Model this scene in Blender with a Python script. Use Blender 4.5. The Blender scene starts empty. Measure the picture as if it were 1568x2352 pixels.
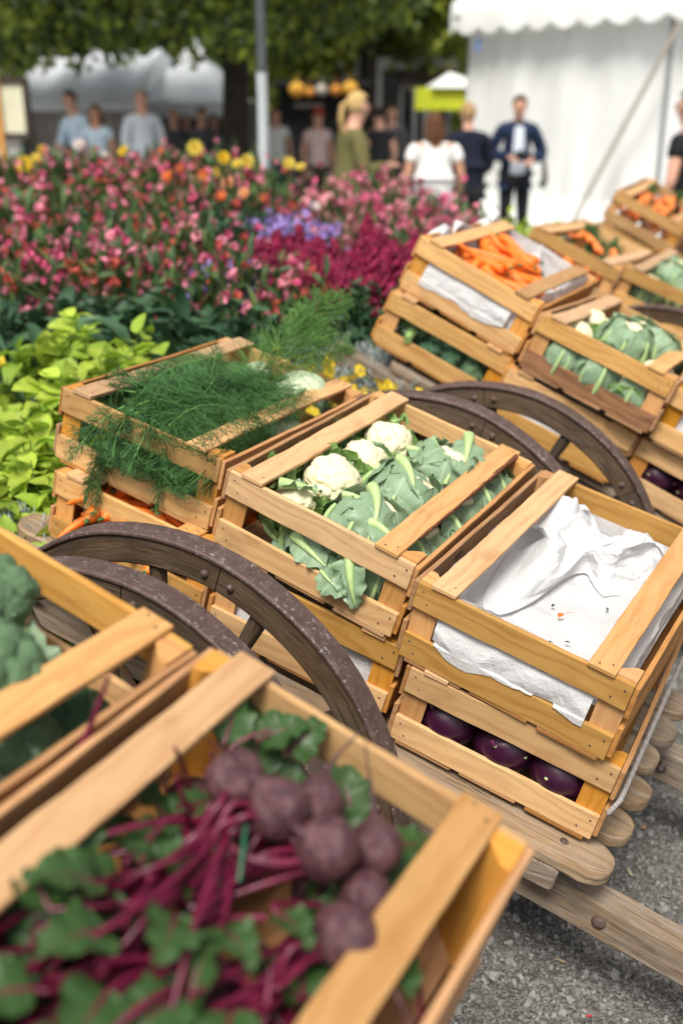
import bpy, bmesh, math, random
import numpy as np
from mathutils import Matrix, Vector, Euler
PI = math.pi
R = math.radians
C = bpy.context.scene.collection
sc = bpy.context.scene

# ------------------------------------------------------------------ camera, world, sun, exposure
CAM_H = 1.62
PITCH = 20.865
FPX = 2453.65            # focal length for a picture 1568 wide
cam_d = bpy.data.cameras.new('camera')
cam = bpy.data.objects.new('camera', cam_d)
C.objects.link(cam)
cam.location = (0, 0, CAM_H)
cam.rotation_euler = (R(90 - PITCH), 0, 0)
cam_d.sensor_fit = 'HORIZONTAL'
cam_d.sensor_width = 24.0
cam_d.lens = 24.0 * FPX / 1568.0
cam_d.clip_start = 0.05
cam_d.clip_end = 400
cam_d.dof.use_dof = True
cam_d.dof.focus_distance = 1.88
cam_d.dof.aperture_fstop = 2.1
cam_d.dof.aperture_blades = 0
sc.camera = cam

world = bpy.data.worlds.new("World")
sc.world = world
world.use_nodes = True
wn = world.node_tree
sky = wn.nodes.new('ShaderNodeTexSky')
sky.sky_type = 'NISHITA'
sky.sun_disc = False
SUN_EL, SUN_AZ = R(58), R(195)
sky.sun_elevation = SUN_EL
sky.sun_rotation = SUN_AZ
sky.air_density = 1.0
sky.dust_density = 4.0
sky.ozone_density = 1.0
bg = wn.nodes['Background']
hsv = wn.nodes.new('ShaderNodeHueSaturation')
hsv.inputs['Saturation'].default_value = 0.28
wn.links.new(sky.outputs[0], hsv.inputs['Color'])
wn.links.new(hsv.outputs[0], bg.inputs['Color'])
bg.inputs['Strength'].default_value = 0.078

sun_d = bpy.data.lights.new('sun', 'SUN')
sun_d.energy = 2.0
sun_d.angle = R(20)
sun_d.color = (1.0, 0.95, 0.86)
sun = bpy.data.objects.new('sun', sun_d)
C.objects.link(sun)
# the sky's sun_rotation is measured from +Y clockwise seen from above
sdir = Vector((math.sin(SUN_AZ) * math.cos(SUN_EL), math.cos(SUN_AZ) * math.cos(SUN_EL), math.sin(SUN_EL)))
sun.rotation_euler = sdir.to_track_quat('Z', 'Y').to_euler()
sun.location = (-3, -6, 8)

sc.view_settings.view_transform = 'Standard'
sc.view_settings.look = 'None'
sc.view_settings.exposure = 1.0
sc.view_settings.gamma = 1
sc.cycles.use_denoising = True
sc.cycles.max_bounces = 6
sc.cycles.transparent_max_bounces = 8
sc.cycles.sample_clamp_indirect = 6

_c, _s = math.cos(R(PITCH)), math.sin(R(PITCH))

def at(px, py, Y):
    """world point seen at (px, py) of a 1568 wide picture, Y metres ahead of the photographer"""
    a = (px - 784) / FPX
    b = (py - 1176) / FPX
    d = Vector((a, _c - b * _s, -_s - b * _c))
    return Vector((0, 0, CAM_H)) + d * (Y / d.y)

# ------------------------------------------------------------------ mesh helpers
class MB:
    """collects shapes and links them as ONE mesh object"""
    def __init__(s):
        s.v = []; s.f = []; s.m = []; s.uv = []; s.n = 0; s.smooth = []
    def add(s, V, F, mat=0, uv=None, smooth=True):
        V = np.asarray(V, float).reshape(-1, 3)
        F = np.asarray(F, int)
        s.v.append(V); s.f.append(F + s.n); s.m.append(np.full(len(F), mat, int))
        s.smooth.append(np.full(len(F), smooth, bool))
        if uv is None: uv = np.zeros((len(V), 2))
        s.uv.append(np.asarray(uv, float)); s.n += len(V)
    def add_bm(s, bm, mat=0, M=None, smooth=True):
        bm.verts.ensure_lookup_table()
        V = np.array([v.co[:] for v in bm.verts])
        if M is not None: V = tf(V, M)
        by = {}
        for f in bm.faces: by.setdefault(len(f.verts), []).append([v.index for v in f.verts])
        first = True
        base = s.n
        for k, F in by.items():
            if first: s.add(V, F, mat, smooth=smooth); first = False
            else:
                s.f.append(np.asarray(F) + base); s.m.append(np.full(len(F), mat, int)); s.smooth.append(np.full(len(F), smooth, bool))
                s.v.append(np.zeros((0, 3))); s.uv.append(np.zeros((0, 2)))
        bm.free()
    def mesh(s, name, mats):
        me = bpy.data.meshes.new(name)
        V = np.concatenate(s.v); UV = np.concatenate(s.uv)
        loops = np.concatenate([f.ravel() for f in s.f])
        tot = np.concatenate([np.full(len(f), f.shape[1], int) for f in s.f])
        st = np.concatenate([[0], np.cumsum(tot)[:-1]])
        me.vertices.add(len(V)); me.vertices.foreach_set('co', V.ravel())
        me.loops.add(len(loops)); me.loops.foreach_set('vertex_index', loops)
        me.polygons.add(len(tot)); me.polygons.foreach_set('loop_start', st); me.polygons.foreach_set('loop_total', tot)
        me.polygons.foreach_set('material_index', np.concatenate(s.m))
        me.polygons.foreach_set('use_smooth', np.concatenate(s.smooth))
        u = me.uv_layers.new(name='UVMap')
        u.data.foreach_set('uv', UV[loops].ravel())
        for m in (mats if isinstance(mats, (list, tuple)) else [mats]): me.materials.append(m)
        me.update(calc_edges=True)
        me.validate()
        return me
    def build(s, name, mats, parent=None, loc=None):
        return link(name, s.mesh(name, mats), parent, loc)

def link(name, me, parent=None, loc=None):
    o = bpy.data.objects.new(name, me)
    C.objects.link(o)
    if parent is not None: o.parent = parent
    if loc is not None: o.location = loc
    return o

def tag(o, label=None, cat=None, group=None, kind=None):
    if label: o['label'] = label
    if cat: o['category'] = cat
    if group: o['group'] = group
    if kind: o['kind'] = kind
    return o

def empty(name, loc=(0, 0, 0), rot=None, M=None):
    o = bpy.data.objects.new(name, None)
    o.empty_display_size = 0.05
    C.objects.link(o)
    if M is not None: o.matrix_world = M
    else:
        o.location = loc
        if rot is not None: o.rotation_euler = rot
    return o

def copy_tree(o, parent=None):
    c = o.copy()
    C.objects.link(c)
    c.parent = parent
    for ch in [x for x in KIDS.get(o.name, o.children)]: copy_tree(ch, c)
    return c
KIDS = {}

def tf(V, M):
    M = np.array(M)
    return V @ M[:3, :3].T + M[:3, 3]

def TRS(loc=(0, 0, 0), rot=(0, 0, 0), s=1.0):
    if not hasattr(s, '__len__'): s = (s, s, s)
    return Matrix.Translation(loc) @ Euler(rot).to_matrix().to_4x4() @ Matrix.Diagonal((*s, 1))

BOXF = np.array([[0, 3, 2, 1], [4, 5, 6, 7], [0, 1, 5, 4], [1, 2, 6, 5], [2, 3, 7, 6], [3, 0, 4, 7]])
def box(mb, lo, hi, mat=0, M=None, smooth=False, uo=0.0):
    """box with per-face uv: u runs along the longest side, in metres"""
    lo = np.array(lo, float); hi = np.array(hi, float)
    P = np.array([[lo[0], lo[1], lo[2]], [hi[0], lo[1], lo[2]], [hi[0], hi[1], lo[2]], [lo[0], hi[1], lo[2]],
                  [lo[0], lo[1], hi[2]], [hi[0], lo[1], hi[2]], [hi[0], hi[1], hi[2]], [lo[0], hi[1], hi[2]]])
    ax = int(np.argmax(hi - lo)); o = [a for a in range(3) if a != ax]
    V = []; F = []; U = []
    for k, f in enumerate(BOXF):
        for i in f:
            V.append(P[i]); U.append((P[i][ax], P[i][o[0]] + P[i][o[1]] * 1.0 + uo))
        F.append([4 * k, 4 * k + 1, 4 * k + 2, 4 * k + 3])
    V = np.array(V)
    if M is not None: V = tf(V, M)
    mb.add(V, F, mat, U, smooth)

def board(mb, lo, hi, ch=0.0012, mat=0, M=None, jit=0.0004, seed=0, end_round=0.0, warp=0.0):
    """sawn board: chamfered section swept along its longest side with a slightly uneven edge"""
    rng = np.random.default_rng(abs(int(seed)))
    lo = np.array(lo, float); hi = np.array(hi, float)
    ax = int(np.argmax(hi - lo)); o = [a for a in range(3) if a != ax]
    if ax == 1: o = [2, 0]
    a0, a1 = lo[o[0]], hi[o[0]]; b0, b1 = lo[o[1]], hi[o[1]]
    sec = np.array([(a0 + ch, b0), (a1 - ch, b0), (a1, b0 + ch), (a1, b1 - ch), (a1 - ch, b1), (a0 + ch, b1), (a0, b1 - ch), (a0, b0 + ch)])
    per = np.concatenate([[0], np.cumsum(np.linalg.norm(np.diff(np.vstack([sec, sec[:1]]), axis=0), axis=1))])
    Lx = hi[ax] - lo[ax]
    n = max(6, int(Lx / 0.03))
    ts = np.linspace(0, 1, n)
    if end_round:
        er = end_round / Lx; q_ = er * (1 - np.cos(np.linspace(0, PI / 2, 9)[1:]))
        ts = np.sort(np.concatenate([[0, 1], q_, 1 - q_, ts[(ts > er * 1.05) & (ts < 1 - er * 1.05)]]))
    else: ts = np.concatenate([[0.0], [min(.5, ch / Lx)], ts[1:-1], [max(.5, 1 - ch / Lx)], [1.0]])
    V = []; U = []
    mid = sec.mean(0); k = 8
    ph = rng.uniform(0, 6.28, 4)
    for i, t in enumerate(ts):
        S = sec.copy()
        if i in (0, len(ts) - 1):
            S = mid + (S - mid) * (1 - ch / np.maximum(np.abs(S - mid), ch * 1.2) * 0.9)
        w = np.array([math.sin(t * 5 + ph[0]) + .5 * math.sin(t * 13 + ph[1]), math.sin(t * 4 + ph[2])]) * jit * 1.2
        S = S + rng.normal(0, jit * .35, S.shape) + w * [1, .3]
        if warp: S[:, 1] += warp * math.sin(PI * t)
        if end_round:
            d = min(t, 1 - t) * Lx
            if d < end_round:
                q = math.sqrt(max(0.0, 1 - (1 - d / end_round) ** 2))
                wd = 0 if (a1 - a0) > (b1 - b0) else 1
                S[:, wd] = mid[wd] + (S[:, wd] - mid[wd]) * (0.10 + .90 * q)
        for j in range(k + 1):
            p = np.zeros(3); p[ax] = lo[ax] + t * Lx; p[o[0]] = S[j % k][0]; p[o[1]] = S[j % k][1]
            V.append(p); U.append((p[ax], per[j]))
    F = []
    m = len(ts)
    for i in range(m - 1):
        for j in range(k):
            a = i * (k + 1) + j
            F.append([a, a + 1, a + k + 2, a + k + 1])
    V = np.array(V)
    # fix winding
    flip = np.linalg.det(np.array([np.eye(3)[ax], np.eye(3)[o[0]], np.eye(3)[o[1]]])) > 0
    F = np.array(F)
    if flip: F = F[:, ::-1]
    if M is not None: V = tf(V, M)
    mb.add(V, F, mat, U, False)
    for i, rev in ((0, False), (m - 1, True)):
        idx = [i * (k + 1) + j for j in range(k)]
        if rev != bool(flip): idx = idx[::-1]
        idx = idx[::-1]
        P = V[idx]
        uv = np.array([(q[0] * .2 + i * .03, (q[1] + q[2])) for q in P])
        mb.add(P, [list(range(k))], mat, uv, False)

def tube(mb, pts, rad, n=8, mat=0, cap=True, M=None, closed=False):
    pts = np.array(pts, float); m = len(pts)
    rad = np.broadcast_to(np.asarray(rad, float), (m,))
    T = np.gradient(pts, axis=0)
    T /= np.linalg.norm(T, axis=1)[:, None] + 1e-12
    up = np.array([0, 0, 1.0]) if abs(T[0][2]) < .9 else np.array([1.0, 0, 0])
    V = []; U = []
    N = np.cross(up, T[0]); N /= np.linalg.norm(N)
    L = 0
    for i in range(m):
        N = N - T[i] * (N @ T[i]); N /= np.linalg.norm(N) + 1e-12
        B = np.cross(T[i], N)
        if i: L += np.linalg.norm(pts[i] - pts[i - 1])
        for j in range(n):
            a = 2 * PI * j / n
            V.append(pts[i] + rad[i] * (math.cos(a) * N + math.sin(a) * B)); U.append((L, j / n * .1))
    F = [[i * n + j, i * n + (j + 1) % n, (i + 1) * n + (j + 1) % n, (i + 1) * n + j] for i in range(m - 1) for j in range(n)]
    V = np.array(V)
    if M is not None: V = tf(V, M)
    mb.add(V, F, mat, U, True)
    if cap and n > 2:
        mb.add(V[:n], [list(range(n))[::-1]], mat, None, True)
        mb.add(V[-n:], [list(range(n))], mat, None, True)

def threads(mb, P, rad, n=3, mat=0):
    """many thin threads at once: P is (threads, points, 3)"""
    P = np.asarray(P, float); K, m, _ = P.shape
    rad = np.broadcast_to(np.asarray(rad, float), (K, m)) if np.ndim(rad) < 2 or np.shape(rad) != (K, m) else rad
    T = np.gradient(P, axis=1); T /= np.linalg.norm(T, axis=2, keepdims=True) + 1e-12
    ref = np.array([.31, .57, .76]); N = np.cross(T, ref); N /= np.linalg.norm(N, axis=2, keepdims=True) + 1e-12
    B = np.cross(T, N)
    ang = 2 * PI * np.arange(n) / n
    V = P[:, :, None, :] + rad[:, :, None, None] * (np.cos(ang)[None, None, :, None] * N[:, :, None, :] + np.sin(ang)[None, None, :, None] * B[:, :, None, :])
    base = (np.arange(K) * m * n)[:, None, None]
    i = (np.arange(m - 1) * n)[None, :, None]; j = np.arange(n)[None, None, :]; j2 = (j + 1) % n
    F = np.stack([base + i + j, base + i + j2, base + i + n + j2, base + i + n + j], -1).reshape(-1, 4)
    mb.add(V.reshape(-1, 3), F, mat, None, True)

def lathe(mb, prof, n=24, mat=0, M=None, cap=True):
    """prof: (radius, z) list, revolved about z"""
    V = []; U = []
    for (r, z) in prof:
        for j in range(n):
            a = 2 * PI * j / n
            V.append((r * math.cos(a), r * math.sin(a), z)); U.append((j / n, z))
    m = len(prof)
    F = [[i * n + j, i * n + (j + 1) % n, (i + 1) * n + (j + 1) % n, (i + 1) * n + j] for i in range(m - 1) for j in range(n)]
    V = np.array(V, float)
    if M is not None: V = tf(V, M)
    mb.add(V, F, mat, U, True)
    if cap:
        mb.add(V[:n], [list(range(n))[::-1]], mat, None, True)
        mb.add(V[-n:], [list(range(n))], mat, None, True)

def stamp(mb, V, F, Ms, mat=0, uv=None, smooth=True):
    """many transformed copies of a small template inside one mesh"""
    Ms = np.asarray(Ms, float)
    W = np.einsum('kij,nj->kni', Ms[:, :3, :3], V) + Ms[:, None, :3, 3]
    K, n = len(Ms), len(V)
    FF = (np.asarray(F)[None] + (np.arange(K) * n)[:, None, None]).reshape(-1, np.asarray(F).shape[1])
    U = None if uv is None else np.tile(uv, (K, 1))
    mb.add(W.reshape(-1, 3), FF, mat, U, smooth)

def rots(eul, loc, sca):
    """stack of matrices from euler angles (K,3), locations and scales"""
    e = np.asarray(eul, float); c = np.cos(e); s = np.sin(e)
    K = len(e); M = np.zeros((K, 4, 4)); M[:, 3, 3] = 1
    cx, cy, cz = c.T; sx, sy, sz = s.T
    Rm = np.stack([cy * cz, sx * sy * cz - cx * sz, cx * sy * cz + sx * sz,
                   cy * sz, sx * sy * sz + cx * cz, cx * sy * sz - sx * cz,
                   -sy, sx * cy, cx * cy], -1).reshape(K, 3, 3)
    sca = np.asarray(sca, float)
    if sca.ndim == 1: sca = np.stack([sca] * 3, -1)
    M[:, :3, :3] = Rm * sca[:, None, :]
    M[:, :3, 3] = loc
    return M

def ico(sub):
    bm = bmesh.new(); bmesh.ops.create_icosphere(bm, subdivisions=sub, radius=1)
    bm.verts.ensure_lookup_table()
    V = np.array([v.co[:] for v in bm.verts]); F = np.array([[v.index for v in f.verts] for f in bm.faces]); bm.free()
    return V, F
ICO = {k: ico(k) for k in (1, 2, 3, 4, 5)}

def fib(n, seed=0, jit=.3):
    rng = np.random.default_rng(abs(int(seed)))
    i = np.arange(n) + .5
    ph = np.arccos(1 - 2 * i / n); th = PI * (1 + 5 ** .5) * i
    P = np.stack([np.cos(th) * np.sin(ph), np.sin(th) * np.sin(ph), np.cos(ph)], -1)
    P += rng.normal(0, jit / math.sqrt(n), P.shape)
    return P / np.linalg.norm(P, axis=1)[:, None]

def bumps(V, n, seed, amp, k=1.0):
    """rounded bumps on unit directions V"""
    P = fib(n, seed, .9)
    D = V @ P.T
    d = np.arccos(np.clip(D.max(1), -1, 1)) * math.sqrt(n) / 2.0
    return amp * np.sqrt(np.clip(1.15 - d * d * k, 0, None))

# ------------------------------------------------------------------ materials
def lin(c):
    return tuple(((x / 255) / 12.92 if x / 255 <= .04045 else ((x / 255 + .055) / 1.055) ** 2.4) for x in c)

class NT:
    def __init__(s, name):
        s.m = bpy.data.materials.new(name); s.m.use_nodes = True
        s.t = s.m.node_tree; s.b = s.t.nodes['Principled BSDF']; s.out = s.t.nodes['Material Output']
    def n(s, typ, **kw):
        x = s.t.nodes.new(typ)
        for k, v in kw.items():
            if k.startswith('i_'):
                x.inputs[k[2:].replace('_', ' ')].default_value = v
            else: setattr(x, k, v)
        return x
    def l(s, a, b): s.t.links.new(a, b)
    def ramp(s, src, stops, interp='LINEAR'):
        r = s.n('ShaderNodeValToRGB'); r.color_ramp.interpolation = interp
        e = r.color_ramp.elements
        while len(e) < len(stops): e.new(.5)
        for i, (p, c) in enumerate(stops):
            e[i].position = p; e[i].color = (*c, 1) if len(c) == 3 else c
        s.l(src, r.inputs[0]); return r.outputs[0]
    def mix(s, f, a, b, mode='MIX'):
        x = s.n('ShaderNodeMix', data_type='RGBA', blend_type=mode)
        for inp, v in ((x.inputs[0], f), (x.inputs[6], a), (x.inputs[7], b)):
            if hasattr(v, 'is_linked') or hasattr(v, 'links'): s.l(v, inp)
            elif isinstance(v, (int, float)): inp.default_value = v
            else: inp.default_value = (*v, 1)
        return x.outputs[2]
    def math(s, op, a, b=None):
        x = s.n('ShaderNodeMath', operation=op)
        for inp, v in ((x.inputs[0], a), (x.inputs[1], b)):
            if v is None: continue
            if hasattr(v, 'links'): s.l(v, inp)
            else: inp.default_value = v
        return x.outputs[0]
    def noise(s, vec, scale, detail=3, rough=.5, dist=0):
        x = s.n('ShaderNodeTexNoise'); x.inputs['Scale'].default_value = scale; x.inputs['Detail'].default_value = detail
        x.inputs['Roughness'].default_value = rough; x.inputs['Distortion'].default_value = dist
        if vec is not None: s.l(vec, x.inputs['Vector'])
        return x.outputs[0]
    def mapping(s, vec, scale=(1, 1, 1), loc=None):
        x = s.n('ShaderNodeMapping'); x.inputs['Scale'].default_value = scale; s.l(vec, x.inputs[0])
        if loc is not None: s.l(loc, x.inputs['Location'])
        return x.outputs[0]
    def bump(s, h, strength, dist):
        x = s.n('ShaderNodeBump'); x.inputs['Strength'].default_value = strength; x.inputs['Distance'].default_value = dist
        s.l(h, x.inputs['Height']); s.l(x.outputs[0], s.b.inputs['Normal'])
    def set(s, **kw):
        for k, v in kw.items():
            i = s.b.inputs[k.replace('_', ' ')]
            if hasattr(v, 'links'): s.l(v, i)
            elif isinstance(v, tuple) and len(v) == 3: i.default_value = (*v, 1)
            else: i.default_value = v

def wood(name, c_light, c_dark, c_ring, rough=.62, grain=1.0, knots=True, weather=0.0, island=False):
    t = NT(name)
    uv = t.n('ShaderNodeTexCoord').outputs['UV']
    oi = t.n('ShaderNodeObjectInfo')
    rnd = oi.outputs['Random']
    if island:
        g = t.n('ShaderNodeNewGeometry'); rnd = g.outputs['Random Per Island']
    off = t.n('ShaderNodeCombineXYZ'); t.l(t.math('MULTIPLY', rnd, 37.0), off.inputs[0]); t.l(t.math('MULTIPLY', rnd, 91.0), off.inputs[1])
    base = t.mapping(uv, (1, 1, 1), off.outputs[0])
    # growth rings: cathedral figure
    warp = t.noise(t.mapping(base, (3.5, 16, 1)), 1.0, 2)
    sep = t.n('ShaderNodeSeparateXYZ'); t.l(base, sep.inputs[0])
    v = t.math('ADD', t.math('MULTIPLY', sep.outputs[1], 230.0 * grain), t.math('MULTIPLY', warp, 26.0))
    ring = t.math('MULTIPLY', t.math('ADD', t.math('SINE', v), 1.0), .5)
    ring = t.math('POWER', ring, 2.2)
    fine = t.noise(t.mapping(base, (14, 520, 1)), 1.0, 4, .65)
    blot = t.noise(t.mapping(base, (5, 11, 1)), 1.0, 3, .55)
    col = t.mix(t.ramp(fine, [(.36, (0, 0, 0)), (.64, (1, 1, 1))]), c_dark, c_light)
    col = t.mix(t.math('MULTIPLY', ring, .50), col, c_ring)
    col = t.mix(t.ramp(blot, [(.35, (0, 0, 0)), (.75, (.45, .45, .45))]), col, tuple(min(1, x * 1.2) for x in c_light))
    hs = t.n('ShaderNodeHueSaturation')
    t.l(col, hs.inputs['Color'])
    vr = t.n('ShaderNodeMapRange'); t.l(t.math('FRACT', t.math('MULTIPLY', rnd, 7.13)), vr.inputs[0]); vr.inputs[3].default_value = .68; vr.inputs[4].default_value = 1.12
    sr = t.n('ShaderNodeMapRange'); t.l(t.math('FRACT', t.math('MULTIPLY', rnd, 13.7)), sr.inputs[0]); sr.inputs[3].default_value = .86; sr.inputs[4].default_value = 1.12
    t.l(vr.outputs[0], hs.inputs['Value']); t.l(sr.outputs[0], hs.inputs['Saturation'])
    col = hs.outputs[0]
    if knots:
        vo = t.n('ShaderNodeTexVoronoi'); vo.inputs['Scale'].default_value = 1.0
        t.l(t.mapping(base, (4.5, 13, 1)), vo.inputs['Vector'])
        k = t.ramp(vo.outputs['Distance'], [(.05, (1, 1, 1)), (.10, (.5, .5, .5)), (.15, (0, 0, 0))])
        sel = t.math('GREATER_THAN', t.n('ShaderNodeSeparateColor').outputs[0], .5)
        sc_ = t.n('ShaderNodeSeparateColor'); t.l(vo.outputs['Color'], sc_.inputs[0])
        sel = t.math('GREATER_THAN', sc_.outputs[0], .72)
        col = t.mix(t.math('MULTIPLY', k, sel), col, tuple(x * .32 for x in c_ring))
    if weather:
        w = t.noise(t.mapping(base, (9, 45, 1)), 1.0, 5, .7)
        col = t.mix(t.ramp(w, [(.42, (0, 0, 0)), (.7, (weather, weather, weather))]), col, (.30, .27, .24))
        cr = t.noise(t.mapping(base, (6, 260, 1)), 1.0, 3, .6)
        col = t.mix(t.ramp(cr, [(.33, (.85, .85, .85)), (.42, (0, 0, 0))]), col, (.035, .025, .02))
    # grubby marks
    d = t.noise(t.mapping(base, (9, 20, 1)), 1.0, 5, .7)
    col = t.mix(t.ramp(d, [(.56, (0, 0, 0)), (.76, (.5, .5, .5))]), col, tuple(x * .40 for x in c_dark))
    t.set(Base_Color=col, Roughness=rough, Specular_IOR_Level=.25)
    t.bump(t.math('ADD', t.math('MULTIPLY', fine, .7), t.math('MULTIPLY', ring, .3)), .5 if not weather else .9, .0012 if not weather else .003)
    return t.m

def simple(name, col, rough=.6, spec=.4, var=.15, scale=30, bump=0, island=False, sheen=0, trans=0, metal=0):
    t = NT(name)
    tc = t.n('ShaderNodeTexCoord').outputs['Object']
    nz = t.noise(tc, scale, 4, .6)
    c = t.mix(t.ramp(nz, [(.3, (0, 0, 0)), (.7, (1, 1, 1))]), tuple(x * (1 - var) for x in col), tuple(min(1, x * (1 + var)) for x in col))
    if island:
        g = t.n('ShaderNodeNewGeometry')
        hs = t.n('ShaderNodeHueSaturation'); t.l(c, hs.inputs['Color'])
        a = t.n('ShaderNodeMapRange'); t.l(g.outputs['Random Per Island'], a.inputs[0]); a.inputs[3].default_value = 1 - island; a.inputs[4].default_value = 1 + island
        t.l(a.outputs[0], hs.inputs['Value']); c = hs.outputs[0]
    t.set(Base_Color=c, Roughness=rough, Specular_IOR_Level=spec, Metallic=metal)
    if bump: t.bump(nz, .6, bump)
    if trans:
        tr = t.n('ShaderNodeBsdfTranslucent'); t.l(c, tr.inputs[0])
        mx = t.n('ShaderNodeMixShader'); mx.inputs[0].default_value = trans
        t.l(t.b.outputs[0], mx.inputs[1]); t.l(tr.outputs[0], mx.inputs[2]); t.l(mx.outputs[0], t.out.inputs[0])
    return t.m

def leafmat(name, col, vein, tip=None, rough=.5, trans=.25, veins=9.0, vamt=.6, var=.22, spec=.35):
    """uv: u along the leaf 0..1, v across -1..1"""
    t = NT(name)
    uv = t.n('ShaderNodeTexCoord').outputs['UV']
    sp = t.n('ShaderNodeSeparateXYZ'); t.l(uv, sp.inputs[0])
    av = t.math('ABSOLUTE', sp.outputs[1])
    mid = t.ramp(av, [(0.02, (1, 1, 1)), (.09, (0, 0, 0))])
    s = t.math('SUBTRACT', t.math('MULTIPLY', sp.outputs[0], veins), t.math('MULTIPLY', av, veins * .38))
    fr = t.math('ABSOLUTE', t.math('SUBTRACT', t.math('FRACT', s), .5))
    side = t.ramp(fr, [(.02, (1, 1, 1)), (.10, (0, 0, 0))])
    obj = t.n('ShaderNodeTexCoord').outputs['Object']
    nz = t.noise(obj, 45, 4, .6)
    c = t.mix(t.ramp(nz, [(.3, (0, 0, 0)), (.72, (1, 1, 1))]), tuple(x * .72 for x in col), tuple(x * 1.25 for x in col))
    g = t.n('ShaderNodeNewGeometry')
    if tip is not None:
        c = t.mix(t.ramp(g.outputs['Random Per Island'], [(.25, (0, 0, 0)), (.9, (1, 1, 1))]), c, tip)
    hs = t.n('ShaderNodeHueSaturation'); t.l(c, hs.inputs['Color'])
    a = t.n('ShaderNodeMapRange'); t.l(t.math('FRACT', t.math('MULTIPLY', g.outputs['Random Per Island'], 11.3)), a.inputs[0]); a.inputs[3].default_value = 1 - var; a.inputs[4].default_value = 1 + var
    t.l(a.outputs[0], hs.inputs['Value']); c = hs.outputs[0]
    vv = t.math('MAXIMUM', mid, t.math('MULTIPLY', side, .55))
    c = t.mix(t.math('MULTIPLY', vv, vamt), c, vein)
    t.set(Base_Color=c, Roughness=rough, Specular_IOR_Level=spec)
    t.bump(t.math('ADD', t.math('MULTIPLY', vv, -.6), t.math('MULTIPLY', nz, .5)), .5, .0015)
    tr = t.n('ShaderNodeBsdfTranslucent'); t.l(c, tr.inputs[0])
    mx = t.n('ShaderNodeMixShader'); mx.inputs[0].default_value = trans
    t.l(t.b.outputs[0], mx.inputs[1]); t.l(tr.outputs[0], mx.inputs[2]); t.l(mx.outputs[0], t.out.inputs[0])
    return t.m

M = {}
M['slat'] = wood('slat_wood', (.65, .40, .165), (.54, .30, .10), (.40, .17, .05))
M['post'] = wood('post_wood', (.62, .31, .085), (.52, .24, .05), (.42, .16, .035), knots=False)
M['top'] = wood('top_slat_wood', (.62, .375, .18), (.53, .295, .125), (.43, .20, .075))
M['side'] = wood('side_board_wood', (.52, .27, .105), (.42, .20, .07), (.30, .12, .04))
M['plank'] = wood('weathered_plank_wood', (.40, .29, .18), (.27, .185, .11), (.15, .09, .05), weather=.6, rough=.8)
M['beam'] = wood('weathered_beam_wood', (.30, .225, .155), (.19, .135, .09), (.10, .065, .04), weather=.7, rough=.85)
M['rim'] = wood('dark_wheel_wood', (.12, .072, .036), (.045, .027, .015), (.03, .018, .012), weather=.12, rough=.8, knots=False)
M['nail'] = simple('nail_steel', (.10, .10, .11), .45, .5, .3, 300, metal=.6)
def tyre_mat():
    t = NT('rusty_iron')
    o = t.n('ShaderNodeTexCoord').outputs['Object']
    n1 = t.noise(o, 38, 6, .75); n2 = t.noise(o, 420, 3, .6)
    c = t.ramp(n1, [(.3, (.055, .034, .027)), (.55, (.105, .066, .055)), (.75, (.19, .135, .12))])
    sp = t.noise(o, 125, 4, .62)
    sp2 = t.noise(o, 22, 3, .6)
    c = t.mix(t.math('MULTIPLY', t.ramp(sp, [(.57, (0, 0, 0)), (.66, (.85, .85, .85))]), t.ramp(sp2, [(.42, (.05, .05, .05)), (.62, (1, 1, 1))])), c, (.36, .33, .325))
    c = t.mix(t.ramp(n2, [(.55, (0, 0, 0)), (.75, (.5, .5, .5))]), c, (.05, .03, .025))
    t.set(Base_Color=c, Roughness=.62, Specular_IOR_Level=.45, Metallic=.15)
    t.bump(t.math('ADD', n1, t.math('MULTIPLY', n2, .4)), .7, .002)
    return t.m
M['tyre'] = tyre_mat()
#@@MATS
# ------------------------------------------------------------------ ground
def ground_mat(name, c1, c2, c3, scale, bump):
    t = NT(name)
    o = t.n('ShaderNodeTexCoord').outputs['Object']
    vo = t.n('ShaderNodeTexVoronoi'); vo.inputs['Scale'].default_value = scale; t.l(o, vo.inputs['Vector'])
    vo2 = t.n('ShaderNodeTexVoronoi'); vo2.inputs['Scale'].default_value = scale * 2.3; t.l(o, vo2.inputs['Vector'])
    s = t.n('ShaderNodeSeparateColor'); t.l(vo.outputs['Color'], s.inputs[0])
    big = t.noise(o, 3, 4, .6)
    c = t.ramp(s.outputs[0], [(0, c1), (.55, c2), (1, c3)])
    c = t.mix(t.ramp(big, [(.35, (0, 0, 0)), (.7, (.6, .6, .6))]), c, tuple(x * .55 for x in c1))
    t.set(Base_Color=c, Roughness=.9, Specular_IOR_Level=.2)
    h = t.math('ADD', t.math('MULTIPLY', vo.outputs['Distance'], -1.0), t.math('MULTIPLY', vo2.outputs['Distance'], -.5))
    t.bump(h, .8, bump)
    return t.m
M['ground'] = ground_mat('gravel_ground', (.10, .095, .085), (.19, .18, .165), (.32, .31, .29), 160, .006)
M['paving'] = ground_mat('plaza_paving', (.36, .35, .33), (.42, .41, .39), (.48, .47, .45), 4, .003)
M['stone'] = simple('grey_stone', (.215, .21, .20), .85, .25, .3, 200, island=.38)

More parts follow.
